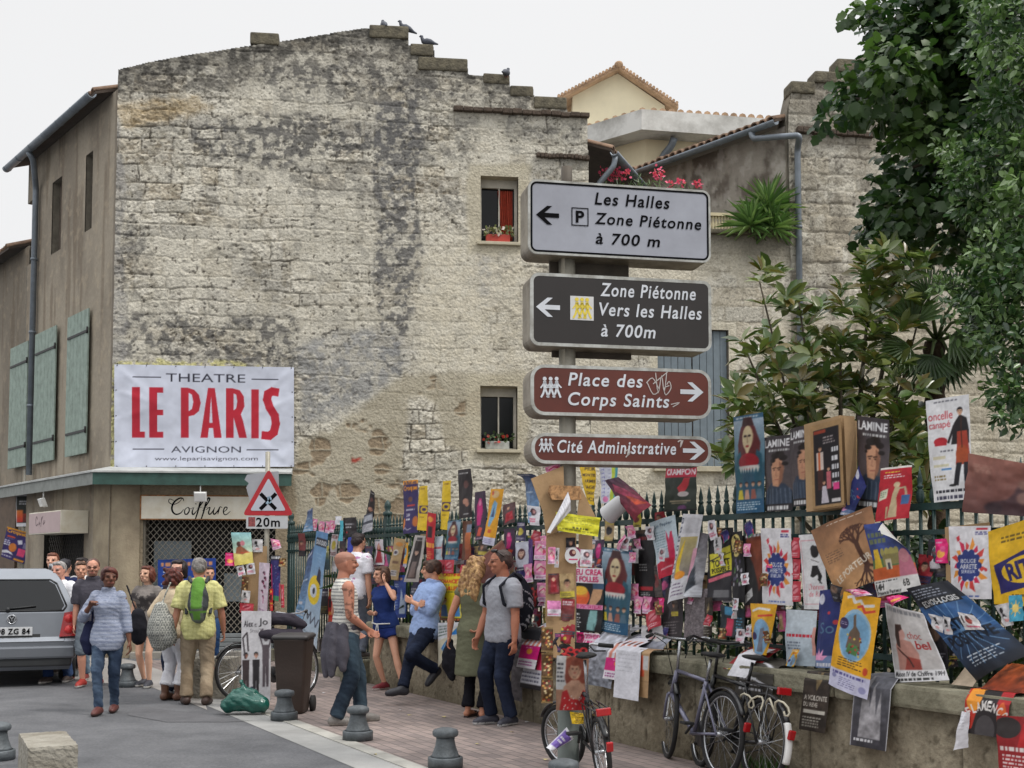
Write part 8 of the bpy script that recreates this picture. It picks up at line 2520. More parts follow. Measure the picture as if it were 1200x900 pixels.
 for s_,sg_ in(('l',1),('r',-1)):
  a,el,w,hj,kn,an,fa=J[s_]
  body.ell(T(a-X*.012*sg_),(r(.037),)*3,10)
  chain(body,[T(a),T(a.lerp(el,.45)),T(el)],[r(.034),r(.031),r(.024)])
  chain(body,[T(el),T(el.lerp(w,.28)),T(el.lerp(w,.7)),T(w)],[r(.024),r(.026),r(.02),r(.0155)])
  d=(w-el).normalized()
  side=Vector(hands.get('p'+s_,(0,-1,0)));side=(side-d*side.dot(d)).normalized()
  nrm=d.cross(side)*sg_
  if nrm.dot(X)*sg_>0 and('p'+s_)not in hands:nrm=-nrm
  u=1/H
  pw=w+d*.015*u
  for k in range(4):
   o=side*(.03-.02*k)*u
   chain(body,[T(pw+o*.6),T(w+d*.085*u+o)],[.013,.0115],7)
  for k,ln in enumerate((.07,.08,.074,.058)):
   o=side*(.032-.0215*k)*u
   p0=w+d*.088*u+o
   c1=curl*(1+.12*k)
   d1=(d*math.cos(c1)+nrm*math.sin(c1));d2=(d*math.cos(c1*2)+nrm*math.sin(c1*2))
   p1=p0+d1*ln*.5*u;p2=p1+d2*ln*.5*u
   chain(body,[T(p0),T(p1),T(p2)],[.0098,.0092,.008],7)
  t0=w+d*.025*u+side*.03*u
  t1=t0+(d*.6+side*.7+nrm*.3).normalized()*.038*u;t2=t1+(d*.9+nrm*.35).normalized()*.032*u
  chain(body,[T(t0),T(t1),T(t2)],[.013,.011,.009],7)
  chain(body,[T(hj),T(hj.lerp(kn,.4)),T(kn)],[r(.052),r(.045),r(.032)],12)
  chain(body,[T(kn),T(kn.lerp(an,.3)),T(kn.lerp(an,.7)),T(an)],[r(.031),r(.034),r(.025),r(.02)],12)
  fd=Vector((math.sin(rad(fa)),-math.cos(rad(fa)),0))
  f2=fd
  if len(feet[s_])>4:f2=Vector((fd.x,fd.y,feet[s_][4])).normalized()
  ft=[an-f2*.018-Vector((0,0,.016)),an+f2*.03-Vector((0,0,.014)),an+f2*.075-Vector((0,0,.022)),an+f2*.105-Vector((0,0,.026))]
  chain(body,[T(p)for p in ft],[.026*H*.8,.024*H*.8,.022*H*.8,.016*H*.8],9)
  J[s_]+=(ft,fd)
 sk=np.array(lin(skin))
 def post_body(V,N):
  C=np.ones((len(V),3))*sk
  C*=(1+.16*v3n(V,9,5))[:,None]
  o=np.array(T(H0));M=np.array([list(Dv(Hx)),list(Dv(Hy)),list(Dv(Hz))])
  Q=(V-o)@M.T/(h*H)
  def dab(x,y,z,rx,rz,c,wgt=1.0):
   m=(((Q[:,0]-x)/rx)**2+((Q[:,2]-z)/rz)**2<1)&(Q[:,1]<-.12)&(Q[:,2]>-.1)&(Q[:,2]<1.1)&(np.abs(Q[:,0])<.5)
   C[m]=C[m]*(1-wgt)+np.array(lin(c))*wgt
  dk=tuple(x*.42 for x in skin)
  for q in(-1,1):
   dab(q*.16,0,.50,.12,.06,tuple(x*.84 for x in skin));dab(q*.155,0,.50,.07,.032,(58,42,38));dab(q*.17,0,.60,.14,.028,hair[1]if hair[0]!='shaved' else(70,54,48),.85)
  dab(0,0,.185,.13,.03,(160,82,78),.8);dab(0,0,.19,.13,.008,(90,44,42));dab(0,0,.29,.1,.02,tuple(x*.7 for x in skin),.7)
  if hair[0]=='shaved':
   m=(Q[:,2]>.62-.35*np.clip(Q[:,1]+.1,0,1))&(Q[:,2]<1.1)&(np.abs(Q[:,0])<.6)&(np.abs(Q[:,1])<.8);C[m]=C[m]*.6+np.array(lin(hair[1]))*.4
  if isinstance(look,tuple)and 'beard' in hair:
   m=(Q[:,2]<.32)&(Q[:,2]>-.06)&(Q[:,1]<.1)&(np.abs(Q[:,0])<.4)&~((np.abs(Q[:,0])<.12)&(np.abs(Q[:,2]-.19)<.03));C[m]=C[m]*.5+np.array(lin(hair[1]))*.5
  if 'tattoo' in hair:
   e=np.array(T(J['r'][1]));s1=np.array(T(J['r'][0]));dd=(V-s1)@(e-s1)/((e-s1)@(e-s1))
   dist=np.linalg.norm(V-s1-np.clip(dd,0,1)[:,None]*(e-s1),axis=1)
   m=(dd>.0)&(dd<1.1)&(dist<.075);t=sstep(.48,.56,fbm(V[:,0]*30+V[:,1]*22,V[:,2]*34,3,3))
   C[m]=C[m]*(1-.6*t[m])[:,None]
  return V,C
 job(body,'body',SKIN,root,vox,2,post_body)
 def cloth(mb,name,colfn,amp=.007,freq=7,vx=.0125,m=CLOTH,sm=2,zmin=None):
  sd=random.randint(0,500)
  base=colfn if callable(colfn)else None
  c0=None if base else np.array(lin(colfn))
  def post(V,N):
   V=V+N*(amp*2*v3n(V,freq,sd)+amp*2.2*(.14-np.abs(v3n(V*np.array([1,1,1.5]),freq*1.5,sd+3)))+(.006 if name in('shirt','dress')else .003))[:,None]
   if zmin is not None:V[:,2]=np.maximum(V[:,2],zmin)
   C=base(V)if base else np.ones((len(V),3))*c0
   C=C*(1+.3*v3n(V,5,sd+9))[:,None]
   return V,C
  job(mb,name,m,root,vx,sm,post)
 INFO=dict(T=T,Dv=Dv,HP=HP,J=J,ring=ring,root=root,H=H,Pv=Pv,S=S,X=X,Y=Y,cloth=cloth)
 if top:
  c_,t0,slv,g=top[:4];g*=.62;opt=top[4]if len(top)>4 else{}
  mb=MB()
  ts=[t for t in np.linspace(t0,.30,14)]
  fl=opt.get('flare',0.0)
  mb.ring([ring(t,g+(.017 if t<.1 else 0)+fl*.35*max(0,.12-t),1,1)for t in ts]+[ring(.312,g*.8),ring(.325 if not opt.get('collar')else .34,g*.7+(.012 if opt.get('collar')else 0))])
  for s_,sg_ in(('l',1),('r',-1)):
   a,el,w=J[s_][:3]
   if slv<=0:continue
   rr=[r(.043)+g*.5,r(.037)+g,r(.031)+g]
   mb.ell(T(a-X*.012*sg_),(r(.037)+.010+g*.4,)*3,12)
   if slv<=1:
    e_=a.lerp(el,slv);chain(mb,[T(a-X*.02*sg_),T(a.lerp(e_,.4))],rr[:2]);mb.tube([T(a),T(a.lerp(e_,.5)),T(e_)],[rr[0]*.95,rr[1],rr[1]+g*.35],14)
   else:
    e_=el.lerp(w,slv-1)
    chain(mb,[T(a-X*.02*sg_),T(a.lerp(el,.5)),T(el)],rr);mb.tube([T(el.lerp(a,.08)),T(el.lerp(w,.12)),T(el.lerp(e_,.8)),T(e_)],[rr[2],rr[2],r(.027)+g*.8,r(.027)+g*.9],14)
  cloth(mb,opt.get('name','shirt'),c_,opt.get('amp',.008),8)
 if legs:
  c_,ln,g,an_r=legs[:4];opt=legs[4]if len(legs)>4 else{}
  mb=MB()
  mb.ring([ring(t,(g if t<0 else-.004)+.001)for t in(-.085,-.06,-.03,0,.03,.06,opt.get('waist',.075))])
  for s_ in 'lr':
   hj,kn,an=J[s_][3:6]
   r0,r1,r2=r(.056)+g,r(.047)+g,r(.035)+g
   if ln<=1:
    e_=hj.lerp(kn,ln);chain(mb,[T(hj),T(hj.lerp(e_,.3))],[r0,r1+g*.3]);mb.tube([T(hj),T(hj.lerp(e_,.5)),T(e_)],[r0*.95,r1+g*.5,r1*(1-.18*ln)+g],14)
   else:
    e_=kn.lerp(an,ln-1);f_=min(ln-1,1)
    chain(mb,[T(hj),T(hj.lerp(kn,.45)),T(kn)],[r0,r1,r2],12);chain(mb,[T(kn.lerp(hj,.04)),T(kn.lerp(e_,.3))],[r2,r(.033)+g],12);mb.tube([T(kn.lerp(e_,.15)),T(kn.lerp(e_,.4)),T(kn.lerp(e_,.75)),T(e_)],[r(.032)+g,r(.031)+g,(r(.026)+g)*.4+an_r*.5,an_r*.82],14)
  cloth(mb,opt.get('name','trousers'),c_,opt.get('amp',.009),9,zmin=L0 .z+.012)
 if dress:
  c_,zb,wb,db=dress
  mb=MB()
  rg=[ring(t,.012+(.014 if t<.1 else 0))for t in(.312,.30,.28,.25,.21,.16,.11,.06,.02)]
  cP=Pv
  for q in np.linspace(.15,1,6):
   z=(Pv.z+.02)*(1-q)+zb*q
   ww,dd=(.108*(1-q)+wb*q),(.08*(1-q)+db*q)
   rg.append([T((Pv.x+ww*math.cos(a),Pv.y+dd*math.sin(a),z))for a in[2*math.pi*k/20 for k in range(20)]])
  mb.ring(rg[::-1])
  for s_,sg_ in(('l',1),('r',-1)):
   a,el=J[s_][:2];chain(mb,[T(a-X*.025*sg_),T(a.lerp(el,.12))],[r(.042),r(.042)])
  cloth(mb,'dress',c_,.008,8)
 if shoes:
  cu,cs,kd=shoes
  for s_ in 'lr':
   an,fa,ft,fd=J[s_][5:9]
   mb=MB()
   gz=min(T(p).z for p in ft)-.02*H
   lift=feet[s_][2]
   if kd=='sandal':
    v=[T(ft[0]-fd*.01),T(ft[3]+fd*.02)]
    for q in v:q.z=L0 .z+lift*H+.008
    mb.tube([v[0],v[0].lerp(v[1],.35),v[0].lerp(v[1],.75),v[1]],[.03,.036,.042,.03],10)
    chain(mb,[T(ft[2]+Vector((0,0,.012))+fd.cross(Vector((0,0,1)))*q)for q in(-.022,0,.022)],[.011,.012,.011],6)
   else:
    chain(mb,[T(p)for p in ft],[.031*H,.029*H,.028*H,.021*H],12)
    if kd=='boot':chain(mb,[T(ft[1]),T(an+Vector((0,0,.02))),T(an+Vector((0,0,.075)))],[.03*H,.03*H,.032*H],10)
    else:chain(mb,[T(ft[1]),T(an+Vector((0,0,.004)))],[.028*H,.027*H],10)
   tilt=len(feet[s_])>4
   gz=L0 .z+lift*H+.004
   cuv,csv=np.array(lin(cu)),np.array(lin(cs))
   def post(V,N,gz=gz,tilt=tilt,cuv=cuv,csv=csv,kd=kd):
    if not tilt:V[:,2]=np.maximum(V[:,2],gz)
    m=V[:,2]<gz+(.024 if kd=='shoe' else .012)
    C=np.ones((len(V),3))*cuv
    if not tilt:C[m]=csv
    return V,C
   job(mb,'shoe',LEATHER,root,.011 if kd!='sandal' else .008,1,post)
 st,hc=hair[0],hair[1]
 if st!='shaved':
  mb=MB();q=h*H
  E=lambda x,y,z,a,b,c:mb.ell(HP(x,y,z),(a*q,b*q,c*q),14,0,Matrix([list(Dv(Hx)),list(Dv(Hy)),list(Dv(Hz))]).transposed())
  E(0,.10,.70,.40,.46,.35);E(0,.3,.5,.34,.28,.32)
  if st in('short','crop'):
   for q_ in(-1,1):E(q_*.3,.12,.6,.1,.24,.2)
   if st=='short':E(0,-.2,.88,.3,.24,.14)
  if st=='fringe':
   E(0,-.22,.84,.34,.26,.16);E(.12,-.34,.76,.22,.12,.12)
   for q_ in(-1,1):E(q_*.34,-.02,.55,.1,.28,.3)
  if st in('bob','curly','long'):
   E(0,-.2,.86,.33,.26,.16)
   for q_ in(-1,1):E(q_*.36,.05,.45,.13,.32,.38);E(q_*.34,.1,.18,.13,.26,.24)
   E(0,.34,.3,.36,.24,.4)
  if st=='curly':
   R_=random.Random(3)
   for k in range(26):E(R_.uniform(-.42,.42),R_.uniform(-.05,.5),R_.uniform(.05,.95),.13,.13,.13)
  if st=='long':
   for x in(-.36,-.2,0,.2,.36):
    pts=[HP(x,.34,.5),HP(x*1.25,.42,.0),HP(x*1.3+.06,.46,-.45),HP(x*1.05,.5,-.85),HP(x*.9+.05,.44,-1.2)]
    chain(mb,pts,[.16*q,.19*q,.18*q,.15*q,.08*q],9)
  hcv=np.array(lin(hc));hi=np.array(lin(hair[2]))if len(hair)>2 and isinstance(hair[2],tuple)else hcv*1.5
  big=st in('curly','long')
  def posth(V,N,hcv=hcv,hi=hi,big=big):
   n1=v3n(V,26,7)
   V=V+N*((.016 if big else .007)*2*n1)[:,None]
   t=sstep(-.15,.25,v3n(V*np.array([1,1,.35]),50,8))[:,None]
   return V,(hcv*(1-t)+hi*t)*(1+.6*n1)[:,None]
  job(mb,'hair',HAIR,root,.012,1,posth)
 return INFO
def extra(I,name,mats,mb):return mb.build(name,mats,I['root'])
def flush_jobs():
 obs=[]
 for(src,name,mats,parent,voxel,smooth,post)in JOBS:
  me=bpy.data.meshes.new('tmp');me.from_pydata(src.v,[],src.f);me.update()
  o=bpy.data.objects.new('tmp',me);COL.objects.link(o)
  m=o.modifiers.new('r','REMESH');m.mode='VOXEL';m.voxel_size=voxel;m.use_smooth_shade=True
  if smooth:
   m=o.modifiers.new('s','SMOOTH');m.iterations=smooth;m.factor=.5
  obs.append(o)
 dg=bpy.context.evaluated_depsgraph_get()
 res=[bpy.data.meshes.new_from_object(o.evaluated_get(dg))for o in obs]
 for o in obs:
  me=o.data;bpy.data.objects.remove(o);bpy.data.meshes.remove(me)
 for(src,name,mats,parent,voxel,smooth,post),me in zip(JOBS,res):
  n=len(me.vertices)
  V=np.empty(n*3,np.float32);N=np.empty(n*3,np.float32)
  me.vertices.foreach_get('co',V);me.vertices.foreach_get('normal',N)
  V,C=post(V.reshape(-1,3).astype(float),N.reshape(-1,3).astype(float))
  me.vertices.foreach_set('co',V.reshape(-1).astype(np.float32))
  set_cols(me,np.clip(C,0,1))
  me.materials.clear();me.materials.append(mats)
  me.polygons.foreach_set('use_smooth',np.ones(len(me.polygons),bool))
  me.update();me.name=name
  link_mesh(name,me,parent)
 JOBS.clear()
def soft(name,label,cat,pieces,colfn,vx=.012,amp=.008,freq=9,m=CLOTH,sub=None,parent=None):
 """a soft thing (bag, jacket) grown from lofted pieces"""
 mb=MB()
 for pts,rs in pieces:chain(mb,pts,rs,12)
 root=parent or thing(name,label,cat,tuple(Vector(pieces[0][0][0])))
 sd=random.randint(0,400)
 c0=None if callable(colfn)else np.array(lin(colfn))
 def post(V,N):
  V=V+N*(amp*2*v3n(V,freq,sd))[:,None]
  C=colfn(V)if c0 is None else np.ones((len(V),3))*c0
  return V,C*(1+.35*v3n(V,8,sd+2))[:,None]
 job(mb,sub or 'body',m,root,vx,1,post)
 return root
def at(px,py,z=0.0):
 p=on_ground(px,py,z);return(p.x,p.y,z)
def atd(px,d,z=0.0):return((px-600)/F*d,d,z)
stripe=lambda c1,c2,p,f=.5:(lambda V:np.where((np.mod(V[:,2]/p,1)<f)[:,None],np.array(lin(c1)),np.array(lin(c2))))
def plaid(c1,c2,p):
 return lambda V:np.array(lin(c1))*(1-.5*(((np.mod(V[:,2]/p,1)<.35)*.5+(np.mod((V[:,0]+V[:,1])/p,1)<.35)*.5)[:,None]))+np.array(lin(c2))*.5*(((np.mod(V[:,2]/p,1)<.35)*.5+(np.mod((V[:,0]+V[:,1])/p,1)<.35)*.5)[:,None])
JEAN=lambda a,b:(lambda V:np.array(lin(a))+(np.array(lin(b))-np.array(lin(a)))*sstep(-.15,.2,v3n(V*np.array([1,1,.4]),7,12))[:,None])
DEN=JEAN((44,56,76),(76,92,112));DKD=JEAN((26,32,48),(40,48,68))
I=person('woman in a loose pale blue shirt and jeans walking towards us',at(125,836),4,1.60,'f',(112,74,58),('fringe',(60,32,28),(96,50,40)),(stripe((128,136,158),(156,163,180),.018),-.085,1.55,.012,{'flare':.12,'collar':1,'amp':.008}),(DEN,1.97,.008,.062),((92,52,48),(60,40,36),'shoe'),{'l':(.03,.085,0,5),'r':(-.03,-.10,0,-3)},{'r':(-.10,-.10,.74),'l':(.155,-.03,.475),'pr':(1,0,.3)},(3,0),(28,0),poles={'r':(-.6,.5,-.8)})
b=I['T']
soft('shoulder_bag','navy shoulder bag hanging at the side of the walking woman','bag',[([b((-.135,.03,.60)),b((-.14,.03,.50)),b((-.13,.03,.44))],[.06,.095,.08]),([b((-.11,.0,.63)),b((-.09,-.04,.8))],[.014,.014])],(36,40,66))
person('woman with a brown bob in a grey printed shirt and denim shorts',at(171,805),-8,1.60,'f',(214,168,142),('bob',(74,38,30),(110,60,44)),(lambda V:np.where(((np.abs(V[:,2]-1.13)<.12)&(v3n(V,20,4)>-.02))[:,None],np.array(lin((70,66,66))),np.array(lin((122,116,112)))),-.02,.5,.012),(JEAN((120,140,164),(160,176,196)),.42,.014,.1,{'name':'shorts'}),((60,62,70),(214,212,206),'shoe'),{'l':(.05,-.05,0,10),'r':(-.04,.06,0,-10)},{'l':(.14,-.03,.48)},(0,0),(-14,-4))
soft('black_bag','black bag at the hip of the woman in denim shorts','bag',[([Vector(atd(164,16.2,.98)),Vector(atd(164,16.2,.80)),Vector(atd(165,16.2,.68))],[.09,.13,.1]),([Vector(atd(162,16.25,1.0)),Vector(atd(150,16.35,1.36))],[.012,.012])],(30,30,36))
I=person('bearded man with glasses in a dark grey shirt and grey shorts',at(107,804),6,1.70,'m',(196,142,120),('crop',(84,62,54),'beard'),((74,72,80),-.05,.9,.018,{'collar':1}),((96,104,112),1.1,.025,.1,{'name':'shorts'}),((150,50,44),(216,212,206),'shoe'),{'l':(.05,.06,0,6),'r':(-.055,-.06,0,-8)},None,(4,0),(8,0))
mb=MB()
for q in(-1,1):mb.tube([I['HP'](q*.17+.1*math.cos(t),-.53,.5+.075*math.sin(t))for t in[2*math.pi*k/12 for k in range(13)]],.003,5)
mb.tube([I['HP'](-.08,-.54,.51),I['HP'](.08,-.54,.51)],.003,5);extra(I,'glasses',black,mb)
person('person in a plum top and faded jeans walking behind the man with glasses',at(93,797),4,1.66,'f',(206,154,128),('short',(72,52,40)),((62,40,58),-.03,.5,.014),(JEAN((84,104,124),(122,140,156)),1.93,.012,.075),((120,52,48),(210,200,196),'shoe'),{'l':(.05,.0,0,6),'r':(-.055,-.07,0,-8)},None,(3,0),(14,0))
person('grey haired man in a plain white T-shirt beside the silver van',(*atd(73,17.3)[:2],0),-6,1.665,'m',(206,150,130),('short',(120,116,114),(170,166,164)),((224,224,228),-.06,.75,.02),(JEAN((40,58,96),(66,86,122)),1.95,.014,.08),feet={'l':(.06,.05,0,6),'r':(-.055,-.08,0,-8)},hands={'l':(.15,-.06,.47)},lean=(3,0),look=(-8,4))
person('man with reddish hair looking over heads before the dark lattice door',(*atd(63,19.6)[:2],0),5,1.80,'m',(214,164,140),('short',(96,58,44)),((88,90,96),-.04,.8,.018),((60,60,66),1.95,.014,.08),vox=.011)
person('dark haired person in a navy shirt seen from behind',(*atd(77,18.6)[:2],0),176,1.70,'m',(190,140,118),('short',(34,32,38)),((36,44,78),-.05,.8,.02),((46,50,60),1.95,.014,.08),vox=.011)
person('dark haired person with a white collar half hidden behind the plum top',(*atd(98,19.0)[:2],0),-20,1.72,'m',(200,150,126),('short',(34,28,28)),((206,204,204),-.04,.8,.016),((50,54,70),1.95,.014,.08),vox=.011)
I=person('woman with auburn curls in a beige top and white trousers',at(199,821),152,1.58,'f',(200,150,126),('curly',(58,30,28),(104,52,44)),((204,186,160),-.05,1.3,.016),((206,206,212),1.72,.022,.105),((96,66,52),(70,46,36),'boot'),{'l':(.05,.0,0,6),'r':(-.055,-.03,0,-8)},{'l':(.13,-.06,.56)},(3,0),(-10,0))
p_=Vector(atd(190,14.5))
cro=lambda V:np.where(((np.mod(V[:,2]*34,1)<.45)^(np.mod((V[:,0]*.9)*40+np.floor(V[:,2]*34)*.5,1)<.3))[:,None],np.array(lin((176,176,168))),np.array(lin((112,114,112))))
soft('crochet_bag','big grey crochet shoulder bag on the back of the woman in white trousers','bag',[([p_+ZU*1.12,p_+ZU*.98,p_+ZU*.84,p_+ZU*.74],[.09,.14,.155,.12]),([p_+Vector((.07,0,.98)),p_+Vector((.08,0,.78))],[.1,.12]),([p_+Vector((-.0,-.0,1.14)),p_+Vector((.05,.03,1.3)),p_+Vector((.08,.1,1.42))],[.014,.012,.012])],cro,.011,.006)
person('dark haired woman facing us behind the yellow shirted man',(*atd(211,15.35)[:2],0),-6,1.68,'f',(216,170,150),('bob',(30,24,26),(52,42,42)),((60,56,66),-.04,1.2,.014),(DKD,1.95,.01,.075),((120,124,130),(190,190,190),'shoe'),look=(-6,0))
I=person('grey haired man in a checked yellow shirt and khaki trousers seen from behind',at(231,826),193,1.70,'m',(176,124,102),('short',(92,88,86),(140,136,132)),(plaid((206,203,142),(164,160,96),.05),-.075,.85,.03,{'collar':1,'amp':.012}),(JEAN((134,118,98),(160,144,122)),1.95,.018,.09),((66,50,44),(60,44,38),'shoe'),{'l':(.075,-.03,0,12),'r':(-.06,.04,0,-14)},{'l':(.175,.0,.475),'r':(-.17,-.06,.50)},(2,0),(10,0))
T_=I['T']
bpk=thing('backpack','green and grey backpack worn over the checked yellow shirt','backpack',T_((0,.1,.7)))
def bpcol(V,T_=T_):
 z=V[:,2];n=v3n(V,7,2)
 q=np.abs(V[:,0]-T_((0,.15,.7)).x)
 return np.where(((q<.05+.06*(z-1.0))&(z>1.13)|(np.abs(z-1.09)<.012)|(q<.04)&(z<1.08)&(z>1.0))[:,None],np.array(lin((96,140,62))),np.where((q>.07)[:,None],np.array(lin((66,70,72))),np.array(lin((104,110,100)))))
soft('','','',[([T_((.0,.13,.84)),T_((0,.145,.76)),T_((0,.15,.68)),T_((0,.135,.61))],[.075,.11,.12,.09])],bpcol,.012,.012,7,CLOTH,'bag',bpk)
for q in(-1,1):soft('','','',[([T_((q*.05,.10,.84)),T_((q*.062,.03,.875)),T_((q*.07,-.07,.80)),T_((q*.085,-.04,.70)),T_((q*.08,.07,.63))],[.02]*5)],(64,66,70),.01,.002,9,CLOTH,'strap',bpk)
person('person in blue jeans and white soled sneakers standing by the shop lattice',(*atd(246,20.1)[:2],0),20,1.58,'f',(206,156,130),('short',(50,40,38)),((90,96,110),-.04,.8,.014),(JEAN((40,66,104),(66,92,130)),1.95,.014,.08),((120,124,134),(220,220,220),'shoe'),{'l':(.07,0,0,40),'r':(-.05,0,0,-20)},vox=.011)
I=person('shaven headed man in a striped sleeveless top and jeans with a tattooed arm',at(404,849),112,1.76,'m',(178,122,100),('shaved',(92,76,70),'tattoo'),(stripe((206,204,196),(120,120,122),.034,.62),-.03,0,.010,{'name':'tank_top'}),(JEAN((34,44,56),(62,78,90)),1.97,.02,.092),((120,116,112),(150,146,140),'shoe'),{'l':(.06,-.11,0,6),'r':(-.06,.07,0,-8)},{'r':(-.09,-.105,.555),'l':(.13,-.08,.54),'pr':(0,-.3,-1)},(-2,0),(-6,0),poles={'r':(-.5,1,0),'l':(.5,.9,0)})
T_=I['T']
soft('tied_jacket','dark grey jacket tied round the waist of the man in the striped top','jacket',[([T_((x,y,.57)),T_((x*1.1,y*1.15,.50)),T_((x*1.15,y*1.25,.40)),T_((x*1.12,y*1.3,zb))],[.05,.062,.062,.04])for(x,y,zb)in((-.085,.03,.33),(-.06,.075,.30),(-.01,.09,.29),(.05,.08,.31),(.09,.04,.34))]+[([T_((-.1,-.02,.565)),T_((-.05,-.085,.56)),T_((.05,-.085,.56)),T_((.1,-.02,.565))],[.035]*4)],(80,78,86),.013,.012)
I=person('woman in a short royal blue playsuit with one hand raised to her cheek',at(452,809),-38,1.60,'f',(214,162,136),('bob',(66,44,36),(100,70,54)),((38,56,110),-.02,.12,.014),((36,52,112),.36,.02,.1,{'name':'shorts'}),((120,44,52),(210,200,196),'shoe'),{'l':(.21,-.02,0,30),'r':(-.03,.02,0,-8)},{'l':(.10,-.11,.865),'r':(-.02,-.13,.62),'pl':(0,-.5,.8)},(2,-4),(-20,0),poles={'l':(.8,-.2,-.8)})
T_=I['T'];mb=MB();mb.tube([T_((-.1,-.06,.545)),T_((0,-.115,.54)),T_((.1,-.06,.545))],.009,6);mb.tube([T_((.01,-.12,.54)),T_((.0,-.125,.47)),T_((.01,-.12,.43))],.006,5);mb.tube([T_((.02,-.12,.54)),T_((.035,-.125,.48)),T_((.03,-.12,.42))],.006,5)
extra(I,'sash',white_p,mb)
person('dark haired person in a printed white T-shirt turned to the posters',tuple(WP(-5.3,.12,.32)),150,1.74,'m',(196,146,122),('short',(36,26,26)),(lambda V:np.where(((v3n(V,9,6)>.13))[:,None],np.array(lin((176,120,160))),np.array(lin((214,214,222)))),-.05,.7,.02),(JEAN((90,96,110),(120,126,136)),1.95,.014,.08),feet={'l':(.05,.03,0,6),'r':(-.05,-.03,0,-6)},lean=(6,0))
s_,z_=wall_hit(494,735,.24)
fp=WP(s_,0,0)
s0_,_=wall_hit(470,811,.62)
HL=1.74
locL=WP(s_,.30,0)
Rl=Matrix.Rotation(rad(-52),3,'Z').transposed()
def loc2(p):return tuple((Rl@(Vector(p)-Vector(locL)))/HL)
fs=loc2(WP(s0_+.05,.66,0));fb=loc2(WP(s_+.12,.10,.30))
I=person('man in a light blue shirt leaning with folded arms, one foot up',tuple(locL),-52,HL,'m',(206,152,124),('fringe',(62,44,36),(92,66,52)),((150,172,214),-.06,1.5,.024,{'collar':1,'amp':.013}),(DKD,1.96,.014,.085),((48,48,54),(206,206,204),'shoe'),{'r':(fs[0],fs[1],0,-14),'l':(fb[0],fb[1],fb[2],10,-.75)},{'r':(.03,.0,.655),'l':(-.03,-.015,.68),'pr':(0,0,1),'pl':(0,0,1)},(-13,0),(-42,6),(0,.06,.5),poles={'l':(.8,0,-1),'r':(-.8,0,-1),'kl':(.1,-1,.3)},curl=.35)
I=person('woman with long wavy blonde hair in an olive dress over black trousers',at(556,842),158,1.71,'f',(190,132,106),('long',(128,94,62),(196,158,108)),None,((28,28,34),1.9,.008,.085,{'waist':.0}),((54,38,36),(40,30,30),'sandal'),{'l':(.055,-.02,0,-4),'r':(-.055,.01,0,30)},{'l':(.17,.01,.50),'r':(-.085,.07,.575),'pl':(0,-.6,.2)},(1,0),(-16,0),dress=((104,106,86),.27,.128,.095),poles={'r':(-1,-.1,0)})
T_=I['T']
soft('black_jacket','black jacket hanging from the hand of the woman in the olive dress','jacket',[([T_((.18,-.02,.47)),T_((.19,-.03,.40)),T_((.18,-.02,.32)),T_((.16,-.01,.25))],[.045,.075,.085,.05]),([T_((.17,0,.46)),T_((.13,.0,.38)),T_((.14,0,.28))],[.03,.06,.05])],(28,28,34),.012,.016)
I=person('man in a grey T-shirt and dark jeans with sunglasses pushed up on his head',tuple(WP(wall_hit(589,700,.34)[0],.34,0)),-52,1.77,'m',(170,112,88),('crop',(60,46,42)),((152,154,162),-.045,.75,.018),(DKD,1.95,.014,.085),((60,60,70),(200,200,200),'shoe'),{'l':(.06,.02,0,14),'r':(-.05,-.04,0,-10)},{'l':(.15,-.03,.48),'r':(-.15,-.07,.5)},(0,0),(-24,0),girth=1.08)
T_=I['T'];mb=MB()
for q in(-1,1):mb.ell(I['HP'](q*.17,-.28,.98),(.03,.02,.02),8)
mb.tube([I['HP'](-.42,.05,.72),I['HP'](-.3,-.22,.95),I['HP'](.3,-.22,.95),I['HP'](.42,.05,.72)],.005,5);extra(I,'sunglasses',mat('dark_lens',(36,34,36),.2,.1),mb)
bpk=thing('black_backpack','black backpack on the back of the man in the grey T-shirt','backpack',T_((0,.1,.7)))
soft('','','',[([T_((0,.11,.83)),T_((0,.135,.76)),T_((0,.145,.67)),T_((0,.13,.59))],[.085,.125,.135,.11])],lambda V:np.where((np.abs(v3n(V,5,3))<.012)[:,None],np.array(lin((170,170,176))),np.array(lin((34,36,44)))),.012,.006,7,CLOTH,'bag',bpk)
for q in(-1,1):soft('','','',[([T_((q*.05,.10,.84)),T_((q*.066,.03,.875)),T_((q*.08,-.08,.80)),T_((q*.095,-.065,.70)),T_((q*.085,.07,.62))],[.018]*5)],(36,38,46),.01,.002,9,CLOTH,'strap',bpk)
flush_jobs()
